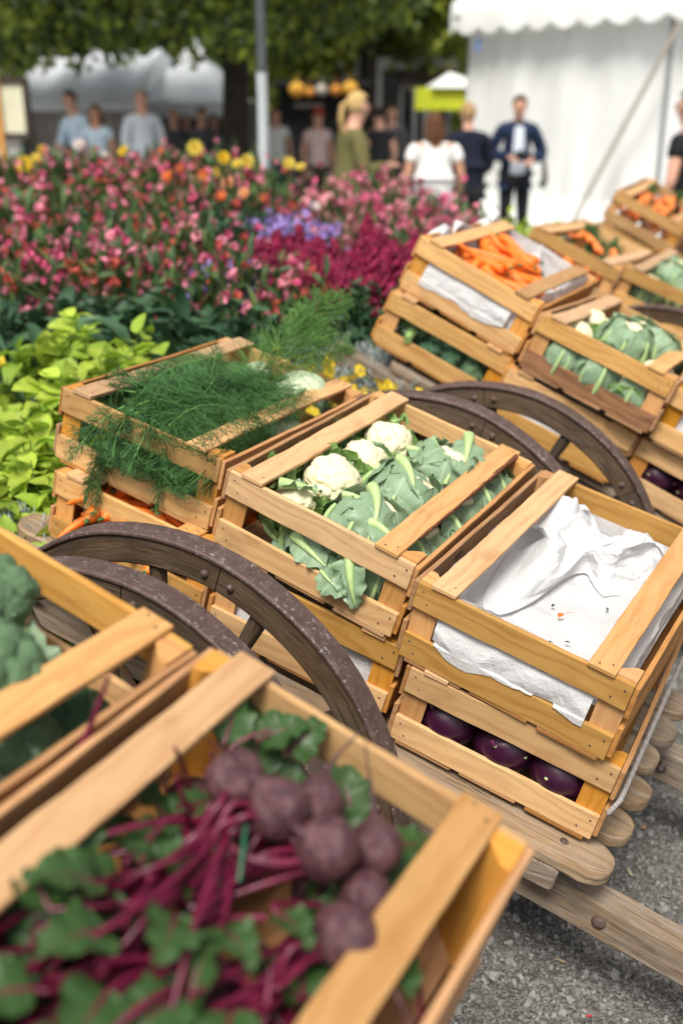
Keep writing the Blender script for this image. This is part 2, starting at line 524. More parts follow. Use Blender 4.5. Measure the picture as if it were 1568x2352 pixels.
mb = MB()
n = 60
xs = np.linspace(-1, 1, n) ** 3 * 180; ys = np.linspace(-1, 1, n) ** 3 * 180
V = [(x, y + 20, 0) for y in ys for x in xs]
F = [[j * n + i, j * n + i + 1, (j + 1) * n + i + 1, (j + 1) * n + i] for j in range(n - 1) for i in range(n - 1)]
mb.add(V, F, 0)
tag(mb.build('ground', M['ground']), kind='structure')
mb = MB()
mb.add([(-60, 8.2, .004), (60, 8.2, .004), (60, 100, .004), (-60, 100, .004)], [[0, 1, 2, 3]], 0)
tag(mb.build('pavement', M['paving']), kind='structure')

# loose gravel in front of the carts
rng = np.random.default_rng(5)
mb = MB()
V1 = ICO[1][0].copy(); F1 = ICO[1][1]
for k in range(6):
    Vk = V1 * (1 + rng.normal(0, .22, (len(V1), 1))) * [1, rng.uniform(.65, 1), rng.uniform(.5, .8)]
    K = 6500
    X = rng.uniform(.15, 2.6, K); Y = rng.uniform(.5, 3.6, K)
    dens = .5 + .5 * np.sin(X * 7 + 1.3 * np.sin(Y * 5)) * np.sin(Y * 6 + X * 3)
    keep = rng.uniform(0, 1, K) < (.55 + .45 * dens); X = X[keep]; Y = Y[keep]; K = len(X)
    s = np.exp(rng.normal(math.log(.0046), .45, K))
    big = rng.uniform(0, 1, K) < .02; s[big] *= 1.35
    stamp(mb, Vk, F1, rots(rng.uniform(0, 6.28, (K, 3)), np.stack([X, Y, s * .35], -1), s), 0, smooth=False)
tag(mb.build('gravel', M['stone']), kind='stuff')

# small litter on the gravel: chips of wood and dry leaves
def litter(px, py, size, col, name, label, cat, seed):
    a = (px - 784) / FPX; b = (py - 1176) / FPX
    d = Vector((a, _c - b * _s, -_s - b * _c)); k = -CAM_H / d.z
    p = Vector((0, 0, CAM_H)) + d * k
    rng = np.random.default_rng(seed); mb = MB()
    board(mb, (-size, -size * .28, 0), (size, size * .28, size * .16), ch=size * .05, jit=size * .06, seed=seed)
    o = mb.build(name, simple(name + '_colour', col, .8, .2, .2, 200))
    o.location = (p.x, p.y, .009); o.rotation_euler = (rng.uniform(-.2, .2), rng.uniform(-.2, .2), rng.uniform(0, 6))
    tag(o, label, cat)

# ------------------------------------------------------------------ crates
CW, CD, CH = 0.40, 0.636, 0.1604
OX, OY, OZ = CW / 2, CD / 2, -CH - .009
SH = .0523

def crate_parts():
    P = []
    def b(name, lo, hi, mat, **kw):
        mb = MB(); q = np.array([OX, OY, OZ])
        board(mb, np.array(lo) - q, np.array(hi) - q, mat=0, **kw)
        mats = [M[mat]]
        nails = kw.get('nails')
        P.append((name, mb, mats))
        return mb
    def nail(mb, x, y, z, ax):
        q = np.array([OX, OY, OZ]); r = .0022
        V, F = ICO[1]
        s = np.array([r, r, r]); s[ax] = .0007
        mb.add(V * s + np.array([x, y, z]) - q, F, 1, None, True)
    for yy, yn in ((0, -0.0003), (CD - .010, CD + .0003)):
        for k, (z0, z1) in enumerate(((-SH, 0), (-CH, -CH + SH))):
            mb = b('slat', (0, yy, z0), (CW, yy + .010, z1), 'slat', seed=int(yy * 100) + k, jit=.0009)
            for x in (.014, .026, CW - .012, CW - .03):
                nail(mb, x, yn, (z0 + z1) / 2 + (.012 if x < .02 or x > CW - .02 else -.010), 1)
            P[-1][2].append(M['nail'])
    for x0, x1, xn in ((-.0095, -.0005, -.0098), (CW + .0005, CW + .0095, CW + .0098)):
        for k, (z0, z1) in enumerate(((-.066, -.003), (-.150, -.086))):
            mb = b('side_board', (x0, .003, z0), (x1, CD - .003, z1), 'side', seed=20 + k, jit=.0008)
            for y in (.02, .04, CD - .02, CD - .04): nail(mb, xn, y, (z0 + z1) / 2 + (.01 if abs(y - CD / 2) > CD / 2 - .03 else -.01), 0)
            P[-1][2].append(M['nail'])
    for x0, x1, sy in ((.026, .074, 0), (.318, .366, 0)):
        mb = b('top_slat', (x0, -.004, .0008), (x1, CD + .004, .0092), 'top', seed=int(x0 * 1000), jit=.0011)
        for y in (.006, CD - .006):
            nail(mb, (x0 + x1) / 2 - .008, y, .0094, 2); nail(mb, (x0 + x1) / 2 + .012, y + (.012 if y < .1 else -.012), .0094, 2)
        P[-1][2].append(M['nail'])
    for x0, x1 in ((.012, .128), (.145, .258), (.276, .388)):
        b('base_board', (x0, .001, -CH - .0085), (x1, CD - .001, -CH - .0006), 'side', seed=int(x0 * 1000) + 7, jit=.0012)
    # corner posts: triangular section with the point planed off
    for sx in (0, 1):
        for sy in (0, 1):
            mb = MB()
            tri = np.array([(.0003, .0103), (.047, .0103), (.047, .016), (.012, .052), (.0003, .052)])
            if sx: tri[:, 0] = CW - tri[:, 0]
            if sy: tri[:, 1] = CD - tri[:, 1]
            z0, z1 = -CH - .0003, .0003 + .003 * ((sx + sy) % 2)
            V = []; U = []
            F = []
            for i in range(5):
                a, c = tri[i], tri[(i + 1) % 5]
                w = np.linalg.norm(c - a)
                V += [(*a, z0), (*c, z0), (*c, z1), (*a, z1)]; U += [(z0, i * .06), (z0, i * .06 + w), (z1, i * .06 + w), (z1, i * .06)]
                f = [4 * i, 4 * i + 1, 4 * i + 2, 4 * i + 3]; F.append(f if (sx + sy) % 2 == 0 else f[::-1])
            mb.add(np.array(V) - np.array([OX, OY, OZ]), F, 0, U, False)
            for z, rv in ((z0, True), (z1, False)):
                Vt = np.array([(*p, z) for p in tri]) - np.array([OX, OY, OZ])
                idx = list(range(5)); idx = idx if (sx + sy) % 2 == 0 else idx[::-1]
                mb.add(Vt, [idx[::-1] if rv else idx], 0, [(p[0] * .15, p[1]) for p in tri], False)
            P.append(('corner_post', mb, [M['post']]))
    return [(n, mb.mesh(n, ms)) for n, mb, ms in P]
CRATE = crate_parts()

POSE = {
'A': ((0.2328, 3.1632, -0.3549), (-0.77, 25.39, -27.23)),
'B': ((0.1521, 3.1613, -0.5152), (1.22, 25.03, -21.67)),
'C': ((-0.2089, 1.9020, -0.6420), (0.95, 17.14, -27.92)),
'D': ((0.5531, 2.9342, -0.5351), (-3.88, 21.18, -28.78)),
'E': ((0.4727, 2.9587, -0.6956), (1.84, 23.75, -20.01)),
'F': ((-0.5805, 2.1783, -0.5524), (-0.91, 14.56, -27.38)),
'G': ((0.8363, 2.8414, -0.8644), (0.19, 23.02, -24.57)),
'J': ((0.8952, 2.7797, -0.7030), (0.93, 22.04, -24.59)),
'K': ((0.1251, 1.7021, -0.9496), (-0.37, 14.58, -26.66)),
'M': ((0.8026, 4.5452, -0.4667), (-2.85, 22.47, -31.71)),
'N': ((1.1415, 4.3536, -0.6010), (0.13, 20.06, -28.61)),
'O': ((1.4586, 5.8719, -0.4226), (3.12, 25.52, -26.98)),
'P': ((0.1342, 1.6943, -0.7760), (1.95, 14.27, -29.67)),
'Q': ((-0.6054, 2.1547, -0.7297), (-0.12, 14.17, -27.63)),
'R': ((-0.2363, 1.9191, -0.8326), (0.14, 14.96, -26.33)),
'S': ((-0.4526, 0.5335, -0.6011), (1.94, 18.24, -28.86)),
'T': ((-0.8122, 0.7425, -0.4662), (-0.42, 18.00, -28.85)),
}
def calM(k):
    p, e = POSE[k]
    return Matrix.Translation((p[0], p[1], p[2] + CAM_H)) @ Euler([R(a) for a in e]).to_matrix().to_4x4()
CM = {k: calM(k) for k in POSE}
for up, lo in (('S', 'Slow'), ('T', 'Tlow'), ('M', 'Mlow'), ('N', 'Nlow'), ('O', 'Olow')):
    CM[lo] = CM[up] @ Matrix.Translation((.004, .003, -.182))

CRATE_GROUP = 'slatted wooden vegetable crates on the carts'
def crate(k, label, tint=None):
    base = CM[k] @ Matrix.Translation((OX, OY, OZ))
    e = empty('wooden_crate', M=base)
    tag(e, label, 'crate', CRATE_GROUP)
    for n_, me in CRATE:
        o = link(n_, me, e)
    return e

crate('F', 'slatted wooden crate heaped with green fennel fronds and pale bulbs')
crate('Q', 'slatted wooden crate of carrots underneath the fennel crate')
eC = crate('C', 'slatted wooden crate of cauliflowers between the fennel crate and the paper-lined crate')
crate('R', 'slatted wooden crate with a knotty lower slat, under the nearer cauliflower crate')
crate('P', 'slatted wooden crate lined with crumpled white tissue paper and otherwise empty')
crate('K', 'slatted wooden crate of purple kohlrabi right underneath the empty paper-lined crate')
crate('S', 'slatted wooden crate of beetroot bunches, blurred and closest to the viewer')
crate('T', 'slatted wooden crate of broccoli heads next to the beetroot crate')
crate('Slow', 'slatted wooden crate underneath the beetroot crate')
crate('Tlow', 'slatted wooden crate underneath the uncovered broccoli crate')
crate('A', 'slatted wooden crate of carrots bedded in white tissue paper')
crate('B', 'slatted wooden crate of broccoli underneath the carrots in tissue paper')
eD = crate('D', 'slatted wooden crate of cauliflowers behind the second cart wheel, its lower slat stained dark')
crate('E', 'slatted wooden crate under the farther cauliflower crate, partly behind the wheel')
crate('J', 'slatted wooden crate cut off by the right edge, on top of the farther kohlrabi crate')
crate('G', 'slatted wooden crate of purple kohlrabi on the far side of the wheels')
crate('M', 'slatted wooden crate of carrots with green tops behind the tissue-lined carrot crate')
crate('N', 'slatted wooden crate of loose green cauliflowers by the right edge behind the third cart')
crate('O', 'slatted wooden crate of orange carrots farthest back, near the white marquee')
crate('Mlow', 'slatted wooden crate underneath the carrots with green tops')
crate('Nlow', 'slatted wooden crate underneath the crate of loose green cauliflowers')
crate('Olow', 'slatted wooden crate underneath the farthest carrot crate')

# one slat of the farther cauliflower crate is stained, one top slat of the nearer one still has its bark
M['stained'] = wood('stained_slat_wood', (.42, .19, .06), (.22, .075, .025), (.06, .02, .012))
st_ = [o for o in C.objects if o.parent == eD and o.name.startswith('slat')]
low = min((o for o in st_ if min(v.co.y for v in o.data.vertices) < -.3), key=lambda o: min(v.co.z for v in o.data.vertices))
low.data = low.data.copy(); low.data.materials[0] = M['stained']; low['label'] = 'lower front slat with a long dark stain'
M['bark'] = simple('dark_bark', (.028, .024, .020), .9, .15, .4, 12, bump=.01)
M['barkedge'] = simple('reddish_bark_edge', (.16, .06, .03), .8, .2, .6, 90, bump=.002)
tp_ = max((o for o in C.objects if o.parent == eC and o.name.startswith('top_slat')), key=lambda o: sum(v.co.x for v in o.data.vertices))
mb = MB(); V = []; rgb_ = np.random.default_rng(4); nb = 70
for i in range(nb + 1):
    y = -OY + .08 + (CD - .1) * i / nb; w_ = .003 + .004 * abs(math.sin(i * .21)) + .002 * rgb_.uniform()
    xb = .366 - OX
    for (dx_, z_) in ((-.001 - w_ * .5, .0096), (w_ * .25, .0088), (w_ * .5, .004), (0, .0002)): V.append((xb + dx_ + .0008, y, z_ - OZ))
mb.add(V, [[4 * i + j, 4 * i + j + 1, 4 * i + j + 5, 4 * i + j + 4] for i in range(nb) for j in range(3)])
mb.build('bark_edge', M['barkedge'], tp_)

# ------------------------------------------------------------------ hand carts
def wheel_parts(r, spokes=12, seed=0):
    """wheel about the y axis; returns meshes"""
    out = []
    n = 96
    def ring(r0, r1, w, mat, ch, name):
        mb = MB()
        sec = [(r0 + ch, -w / 2), (r1 - ch, -w / 2), (r1, -w / 2 + ch), (r1, w / 2 - ch), (r1 - ch, w / 2), (r0 + ch, w / 2), (r0, w / 2 - ch), (r0, -w / 2 + ch)]
        V = []; U = []
        rg = np.random.default_rng(seed)
        for i in range(n + 1):
            a = 2 * PI * i / n
            jt = .0012 * math.sin(a * 3 + seed) + .0008 * math.sin(a * 11)
            for j in range(9):
                q = sec[j % 8]
                V.append(((q[0] + jt) * math.cos(a), q[1], (q[0] + jt) * math.sin(a))); U.append((a * r, j * .02))
        F = [[i * 9 + j, i * 9 + j + 1, (i + 1) * 9 + j + 1, (i + 1) * 9 + j] for i in range(n) for j in range(8)]
        mb.add(V, F, 0, U, False)
        return mb
    ty = ring(r - .010, r, .050, 'tyre', .003, 'tyre')
    out.append(('tyre', ty.mesh('tyre', M['tyre'])))
    rm = ring(r - .062, r - .0105, .040, 'rim', .004, 'rim')
    for i in range(6):
        a = i * PI / 3 + .35 + seed
        for da in (-.06, .06):
            cx_, cz_ = (r - .036) * math.cos(a + da), (r - .036) * math.sin(a + da)
            lathe(rm, [(.0001, -.0255), (.006, -.025), (.0075, -.022), (.0075, -.019)], 10, 1, Matrix.Translation((cx_, 0, cz_)) @ Euler((PI / 2, 0, 0)).to_matrix().to_4x4() @ Matrix.Diagonal((1, 1, -1, 1)), cap=False)
        # joint gap between two felloes
        box(rm, (-.0009, -.0206, -.025), (.0009, .0206, .025), 2, Matrix.Rotation(-a, 4, 'Y') @ Matrix.Translation((r - .036, 0, 0)) @ Matrix.Rotation(PI / 2, 4, 'Y'))
    out.append(('rim', rm.mesh('rim', [M['rim'], M['tyre'], M['gap']])))
    hub = MB()
    lathe(hub, [(.001, -.13), (.035, -.13), (.038, -.12), (.045, -.10), (.062, -.06), (.07, -.02), (.07, .02), (.062, .06), (.045, .10), (.038, .12), (.035, .13), (.001, .13)], 28, 0, Matrix.Rotation(PI / 2, 4, 'X'))
    for yy in (-.105, -.05, .05, .105):
        rr = .047 if abs(yy) > .1 else .0665
        lathe(hub, [(rr, yy - .011), (rr + .003, yy - .010), (rr + .003, yy + .010), (rr, yy + .011)], 28, 1, Matrix.Rotation(PI / 2, 4, 'X'), cap=False)
    out.append(('hub', hub.mesh('hub', [M['rim'], M['tyre']])))
    sp = MB()
    tsn = 10
    pts = [(0, 0, .062 + (r - .060 - .062) * i / tsn) for i in range(tsn + 1)]
    V = []; U = []
    for i in range(tsn + 1):
        t = i / tsn
        wx = .013 + .004 * math.cos(t * PI * 2); wy = .017 - .004 * t
        for j in range(9):
            a = 2 * PI * j / 8 + PI / 8
            V.append((wx * math.cos(a), wy * math.sin(a), pts[i][2])); U.append((pts[i][2], j * .01))
    F = [[i * 9 + j, i * 9 + j + 1, (i + 1) * 9 + j + 1, (i + 1) * 9 + j] for i in range(tsn) for j in range(8)]
    sp.add(V, F, 0, U, True)
    return out, sp.mesh('spoke', M['rim'])
M['gap'] = simple('dark_gap', (.015, .011, .008), .95, .05, .2, 60)

def cart(label, yaw, tilt, wheels, bedz, x0, x1, ys, shaft_y, shaft, beam_dz=.075, plank_w=.098, spoke0=0.0, seed=0):
    """all lengths in the cart's own frame, origin under the camera's eye point"""
    Y0 = Matrix.Translation((0, 0, CAM_H)) @ Matrix.Rotation(R(yaw), 4, 'Z')
    T0 = Y0 @ Matrix.Rotation(R(tilt), 4, 'Y')
    wc = wheels[0]
    base = Y0 @ Matrix.Translation((wc[0], (wheels[0][1] + wheels[1][1]) / 2, -CAM_H))
    e = empty('hand_cart', M=base); tag(e, label, 'cart', 'old wooden hand carts carrying the crates')
    inv = base.inverted()
    A = inv @ T0
    for k, y in enumerate(ys):
        mb = MB()
        dx0, dx1 = np.random.default_rng(seed + k).uniform(-.012, .012, 2)
        board(mb, (x0 + dx0, y - plank_w / 2, bedz - .026), (x1 + dx1, y + plank_w / 2, bedz), ch=.005, jit=.0016, seed=seed + k, M=A, end_round=.045)
        # bolt head near each end
        for xx in (x0 + .10, x1 - .10):
            V, F = ICO[2]; mb.add(tf(V * [.008, .008, .003] + [xx, y, bedz + .001], A), F, 1)
        mb.build('plank', [M['plank'], M['tyre']], e)
    for y in shaft_y:
        mb = MB()
        sx0, sx1, dz0, dz1, h, w = shaft
        q = A @ Matrix.Translation((sx0, y, bedz + dz0)) @ Matrix.Rotation(math.atan2(dz0 - dz1, sx1 - sx0), 4, 'Y')
        Ls = math.hypot(sx1 - sx0, dz1 - dz0)
        board(mb, (0, -w / 2, -h), (Ls, w / 2, 0), ch=.006, jit=.002, seed=seed + 50 + int(y * 10), M=q)
        for bx in (.08, Ls * .55, Ls * .62 + .02, Ls - .25):
            V, F = ICO[2]; mb.add(tf(V * [.014, .007, .014] + [bx, -w / 2 - .001, -h / 2], q), F, 1)
        mb.build('shaft', [M['beam'], M['tyre']], e)
    for xx in (x0 + .10, (x0 + x1) / 2, x1 - .12):
        mb = MB()
        board(mb, (xx - .035, min(ys) - .05, bedz - .078), (xx + .035, max(ys) + .05, bedz - .027), ch=.004, jit=.0015, seed=seed + 80, M=A)
        mb.build('cross_beam', M['beam'], e)
    wy = [w[1] for w in wheels]
    mb = MB()
    AY = inv @ Y0
    tube(mb, [(w[0], w[1] + s * .12, w[2]) for w, s in zip(wheels, (-1, 1))], .022, 12, 0, M=AY)
    box(mb, (wc[0] - .045, wy[0] + .14, wc[2] - .045), (wc[0] + .045, wy[1] - .14, wc[2] + .045), 1, AY)
    bedat = (bedz - .078 - wc[0] * math.sin(R(tilt))) / math.cos(R(tilt))
    for y in (shaft_y[0] + .05, shaft_y[-1] - .05):
        if bedat - wc[2] - .045 > .02: box(mb, (wc[0] - .04, y - .03, wc[2] + .046), (wc[0] + .04, y + .03, bedat), 1, AY)
    mb.build('axle', [M['tyre'], M['beam']], e)
    for k, w in enumerate(wheels):
        parts, spm = wheel_parts(w[3], seed=k + seed)
        we = empty('wheel'); we.parent = e
        splay = w[4] if len(w) > 4 else 0
        we.matrix_local = AY @ Matrix.Translation(w[:3]) @ Matrix.Rotation(splay, 4, 'X') @ Matrix.Rotation(spoke0, 4, 'Y')
        for n_, me in parts: link(n_, me, we)
        for i in range(12):
            s = link('spoke', spm, we); s.rotation_euler = (0, i * PI / 6, 0)
    return e, T0

ys2 = [1.565 + .122 * k for k in range(6)]
cart('weathered wooden cart holding the cauliflower and the empty tissue-lined crate', -27.06, 14.81,
     [(-1.05, 1.36, -1.150, .473, 0.0), (-.95, 2.28, -1.125, .488)], -1.268, -1.40, .065, ys2, (1.60, 2.14),
     (-1.36, 1.25, -.079, -.10, .080, .058), seed=3)
cart('weathered wooden cart with the blurred beetroot and broccoli crates, closest to the viewer', -29.36, 17.9,
     [(-1.12, .10, -1.162, .458), (-1.12, 1.20, -1.162, .458)], -1.165, -1.28, .20, [.22 + .122 * k for k in range(6)], (.24, .78),
     (-1.3, 1.3, -.07, -.10, .080, .058), seed=20)
cart('weathered wooden cart under the carrots in tissue paper and the farther cauliflowers', -24.57, 23.87,
     [(-.775, 2.64, -1.155, .476), (-.785, 3.72, -1.16, .460)], -1.137, -.80, .45, [2.98 + .122 * k for k in range(5)], (2.94, 3.50),
     (-.97, 1.25, -.028, -.05, .085, .06), beam_dz=.0, seed=40)
cart('wooden cart mostly hidden behind the tissue-lined carrot crate', -28.6, 20.5,
     [(-.9, 4.2, -1.17, .45), (-.9, 5.2, -1.17, .45)], -1.30, -1.45, .45, [4.42 + .122 * k for k in range(5)], (4.4, 4.95),
     (-1.5, 1.25, -.03, -.05, .085, .06), seed=60)
cart('wooden cart farthest back under the last crates of carrots', -28.0, 21.7,
     [(-.9, 5.7, -1.17, .45), (-.9, 6.7, -1.17, .45)], -1.34, -1.55, .45, [5.87 + .122 * k for k in range(5)], (5.9, 6.4),
     (-1.6, 1.25, -.03, -.05, .085, .06), seed=80)
#@@NEXT
# ------------------------------------------------------------------ produce
def beetskin():
    t = NT('beetroot_skin')
    o = t.n('ShaderNodeTexCoord').outputs['Object']
    n1 = t.noise(o, 2.2, 5, .65); n2 = t.noise(o, 14, 5, .7); n3 = t.noise(t.mapping(o, (3, 3, 16)), 1.5, 4, .6)
    c = t.ramp(n1, [(.25, (.022, .005, .013)), (.45, (.060, .017, .028)), (.62, (.135, .055, .060)), (.8, (.17, .09, .055))])
    c = t.mix(t.ramp(n2, [(.52, (0, 0, 0)), (.72, (.8, .8, .8))]), c, (.13, .085, .055))
    c = t.mix(t.ramp(n3, [(.6, (0, 0, 0)), (.68, (.5, .5, .5))]), c, (.03, .010, .016))
    t.set(Base_Color=c, Roughness=t.ramp(n2, [(.3, (.28, .28, .28)), (.7, (.5, .5, .5))]), Specular_IOR_Level=.5)
    t.bump(t.math('ADD', n2, n3), .35, .012)
    return t.m
M['curd'] = simple('cauliflower_curd', (.78, .70, .46), .7, .3, .10, 60)
M['cauli_leaf'] = leafmat('cauliflower_leaf', (.18, .285, .15), (.46, .56, .36), tip=(.29, .41, .27), veins=7, vamt=.55, rough=.42, trans=.18)
M['cauli_inner'] = leafmat('cauliflower_inner_leaf', (.24, .38, .08), (.55, .64, .28), tip=(.12, .25, .09), veins=7, vamt=.6, rough=.5, trans=.25)
M['rib'] = simple('pale_green_rib', (.40, .54, .23), .45, .4, .12, 60)
M['carrot'] = simple('carrot_orange', (.86, .19, .018), .48, .45, .22, 90, bump=.0008)
M['carrot_far'] = simple('carrot_orange_pale', (.88, .24, .05), .48, .45, .2, 70)
M['carrot_top'] = simple('carrot_greens', (.07, .16, .05), .6, .3, .3, 50, island=.4)
M['kohl'] = simple('kohlrabi_purple', (.034, .004, .022), .36, .5, .75, 34)
M['scar'] = simple('pale_leaf_scar', (.42, .50, .22), .6, .3, .15, 90)
M['purple_stalk'] = simple('purple_stalk', (.17, .02, .10), .4, .5, .3, 60)
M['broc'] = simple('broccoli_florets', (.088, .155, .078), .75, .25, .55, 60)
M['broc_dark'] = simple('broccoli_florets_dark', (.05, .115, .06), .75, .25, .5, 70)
M['broc_stem'] = simple('broccoli_stem', (.26, .40, .13), .5, .4, .2, 40)
M['fennel'] = simple('fennel_frond', (.058, .155, .042), .5, .35, .35, 20, island=.5)
M['fennel_light'] = simple('fennel_frond_light', (.11, .24, .055), .5, .35, .3, 20, island=.45)
M['fennel_bulb'] = simple('fennel_bulb', (.66, .78, .52), .38, .5, .12, 14, trans=.12)
M['beet'] = beetskin()
M['beet_stem'] = simple('beetroot_stem', (.115, .005, .028), .36, .5, .5, 45)
M['beet_leaf'] = leafmat('beetroot_leaf', (.016, .050, .018), (.11, .06, .03), tip=(.060, .135, .032), veins=6, vamt=.5, rough=.42, trans=.2)
M['tie'] = simple('green_tie', (.02, .12, .06), .4, .4, .1, 40)

def paper_mat():
    t = NT('tissue_paper')
    o = t.n('ShaderNodeTexCoord').outputs['Object']
    n1 = t.noise(o, 14, 3, .5); n2 = t.noise(o, 260, 3, .6); st = t.noise(o, 40, 4, .7)
    c = t.ramp(n1, [(.3, (.67, .67, .68)), (.7, (.75, .75, .755))])
    c = t.mix(t.ramp(st, [(.66, (0, 0, 0)), (.80, (.35, .35, .35))]), c, (.55, .47, .38))
    t.set(Base_Color=c, Roughness=.7, Specular_IOR_Level=.25)
    fo = t.n('ShaderNodeTexVoronoi', feature='DISTANCE_TO_EDGE'); fo.inputs['Scale'].default_value = 38
    wn_ = t.n('ShaderNodeTexNoise'); wn_.inputs['Scale'].default_value = 12; t.l(o, wn_.inputs['Vector'])
    t.l(t.mix(.35, o, wn_.outputs[1]), fo.inputs['Vector'])
    h = t.math('ADD', t.math('MULTIPLY', t.ramp(fo.outputs[0], [(0, (1, 1, 1)), (.18, (0, 0, 0))]), .8), t.math('MULTIPLY', n2, .15))
    t.bump(h, .35, .0015)
    tr = t.n('ShaderNodeBsdfTranslucent'); t.l(c, tr.inputs[0])
    mx = t.n('ShaderNodeMixShader'); mx.inputs[0].default_value = .26
    t.l(t.b.outputs[0], mx.inputs[1]); t.l(tr.outputs[0], mx.inputs[2]); t.l(mx.outputs[0], t.out.inputs[0])
    return t.m
M['paper'] = paper_mat()

def inner(k, x, y, z=0.0):
    return CM[k] @ Vector((x, y, z))

def place(k, x, y, z, rot=(0, 0, 0)):
    return CM[k] @ Matrix.Translation((x, y, z)) @ Euler(rot).to_matrix().to_4x4()

def leaf_grid(L, W, bend=.6, cup=.25, ruf=.004, seed=0, nu=14, nv=10, a0=.2, shape=.75, stalk=0.0, lobes=5, cut=False):
    """leaf growing along +x; u along, v across (-1..1)"""
    rng = np.random.default_rng(abs(int(seed)))
    u = np.linspace(0, 1, nu); v = np.linspace(-1, 1, nv)
    ang = a0 - bend * u ** 1.3
    ds = L / (nu - 1)
    cx = np.concatenate([[0], np.cumsum(np.cos(ang[:-1]) * ds)]); cz = np.concatenate([[0], np.cumsum(np.sin(ang[:-1]) * ds)])
    us = np.clip((u - stalk) / (1 - stalk), 0, 1)
    w = W * (np.sin(PI * us ** shape) ** .8 * .96 + .04) * (1 + .06 * np.sin(u * lobes * 5 + rng.uniform(0, 6)))
    if cut: w = W * (.22 + .78 * np.sin(PI / 2 * np.clip(u * 1.7, 0, 1)) ** 1.3) * np.sqrt(np.clip(1 - np.clip((u - .7) / .32, 0, 1) ** 2, .02, 1)) * (1 + .07 * np.sin(u * 21 + seed))
    ph = rng.uniform(0, 6.28, 4)
    V = np.zeros((nu, nv, 3)); UV = np.zeros((nu, nv, 2))
    for i in range(nu):
        nx, nz = -math.sin(ang[i]), math.cos(ang[i])
        for j in range(nv):
            q = v[j]; e = abs(q) ** 1.5
            h = cup * w[i] * q * q + ruf * e * (math.sin(u[i] * 17 + ph[0] + (3 if q > 0 else 0)) + .6 * math.sin(u[i] * 31 + ph[1] + q * 2))
            yy = q * w[i] * (1 - .12 * e) + ruf * .5 * e * math.sin(u[i] * 23 + ph[2])
            V[i, j] = (cx[i] + nx * h + .10 * w[i] * abs(q), yy, cz[i] + nz * h)
            UV[i, j] = (u[i], q)
    F = np.array([[i * nv + j, i * nv + j + 1, (i + 1) * nv + j + 1, (i + 1) * nv + j] for i in range(nu - 1) for j in range(nv - 1)])
    mid = np.stack([cx, np.zeros(nu), cz], 1)
    return V.reshape(-1, 3), F[:, ::-1], UV.reshape(-1, 2), mid

def wrap_leaf(R0, lat0, lat1, hw, flare, ruf, seed, nu=18, nv=15):
    """leaf that hugs a round head from below; returns grid and rib line"""
    rng = np.random.default_rng(seed)
    ph = rng.uniform(0, 6.28, 5)
    V = np.zeros((nu, nv, 3)); UV = np.zeros((nu, nv, 2)); mid = []
    for i in range(nu):
        u = i / (nu - 1)
        lat = lat0 + (lat1 - lat0) * u
        w = hw * (.24 + .76 * math.sin(PI / 2 * min(1, u * 1.5)) ** 1.2) * math.sqrt(max(.03, 1 - max(0, (u - .62) / .38) ** 2.4)) * (1 + .07 * math.sin(u * 24 + ph[0]))
        for j in range(nv):
            q = -1 + 2 * j / (nv - 1)
            e = abs(q) ** 2
            lon = q * w / max(.35, math.cos(lat)) * .8
            rr = R0 * (1.04 + flare * u ** 2.2 + .10 * e * u) + ruf * e * (math.sin(u * 15 + ph[0] + 2 * q) + .7 * math.sin(u * 29 + ph[1] + (2 if q > 0 else 0))) + .004 * math.sin(u * 8 + ph[2]) * math.sin(q * 4 + ph[3])
            la = lat + .08 * e * math.sin(ph[4] + q * 6) - .10 * e
            V[i, j] = (rr * math.cos(la) * math.cos(lon), rr * math.cos(la) * math.sin(lon), rr * math.sin(la))
            UV[i, j] = (u, q)
        mid.append(V[i, nv // 2] * 1.02)
    F = np.array([[i * nv + j, i * nv + j + 1, (i + 1) * nv + j + 1, (i + 1) * nv + j] for i in range(nu - 1) for j in range(nv - 1)])
    return V.reshape(-1, 3), F[:, ::-1], UV.reshape(-1, 2), np.array(mid)

# --- cauliflower
def curd_mesh(seed):
    V, F = ICO[5]
    V = V.copy()
    r = 1 + bumps(V, 30, seed, .13, 1.1) + bumps(V, 220, seed + 1, .075) + bumps(V, 1100, seed + 2, .022)
    W = V * r[:, None] * [1, 1, .80]
    mb = MB(); mb.add(W * .9, F, 0)
    return mb.mesh('curd', M['curd'])
CURD = [curd_mesh(3), curd_mesh(17)]
LEAF_W = {}
def wl_mesh(kind, seed):
    key = (kind, seed)
    if key in LEAF_W: return LEAF_W[key]
    if kind == 'outer': V, F, UV, mid = wrap_leaf(1, -1.15, 1.0, .80, .05, .045, seed)
    elif kind == 'tall': V, F, UV, mid = wrap_leaf(1, -1.15, .90, .80, .16, .06, seed)
    else: V, F, UV, mid = wrap_leaf(.99, -1.0, .40, .72, .18, .10, seed)
    a = MB(); a.add(V, F, 0, UV)
    me = a.mesh('leaf', M['cauli_leaf'] if kind != 'short' else M['cauli_inner'])
    b = MB()
    n = len(mid); rr = np.linspace(.15, .02, n)
    m2 = mid * (1 + rr[:, None] * .30)
    cut = n - (7 if kind == 'short' else 4)
    tube(b, m2[:cut], rr[:cut] * [1.0], 10, 0)
    me2 = b.mesh('rib', M['rib'])
    LEAF_W[key] = (me, me2)
    return LEAF_W[key]

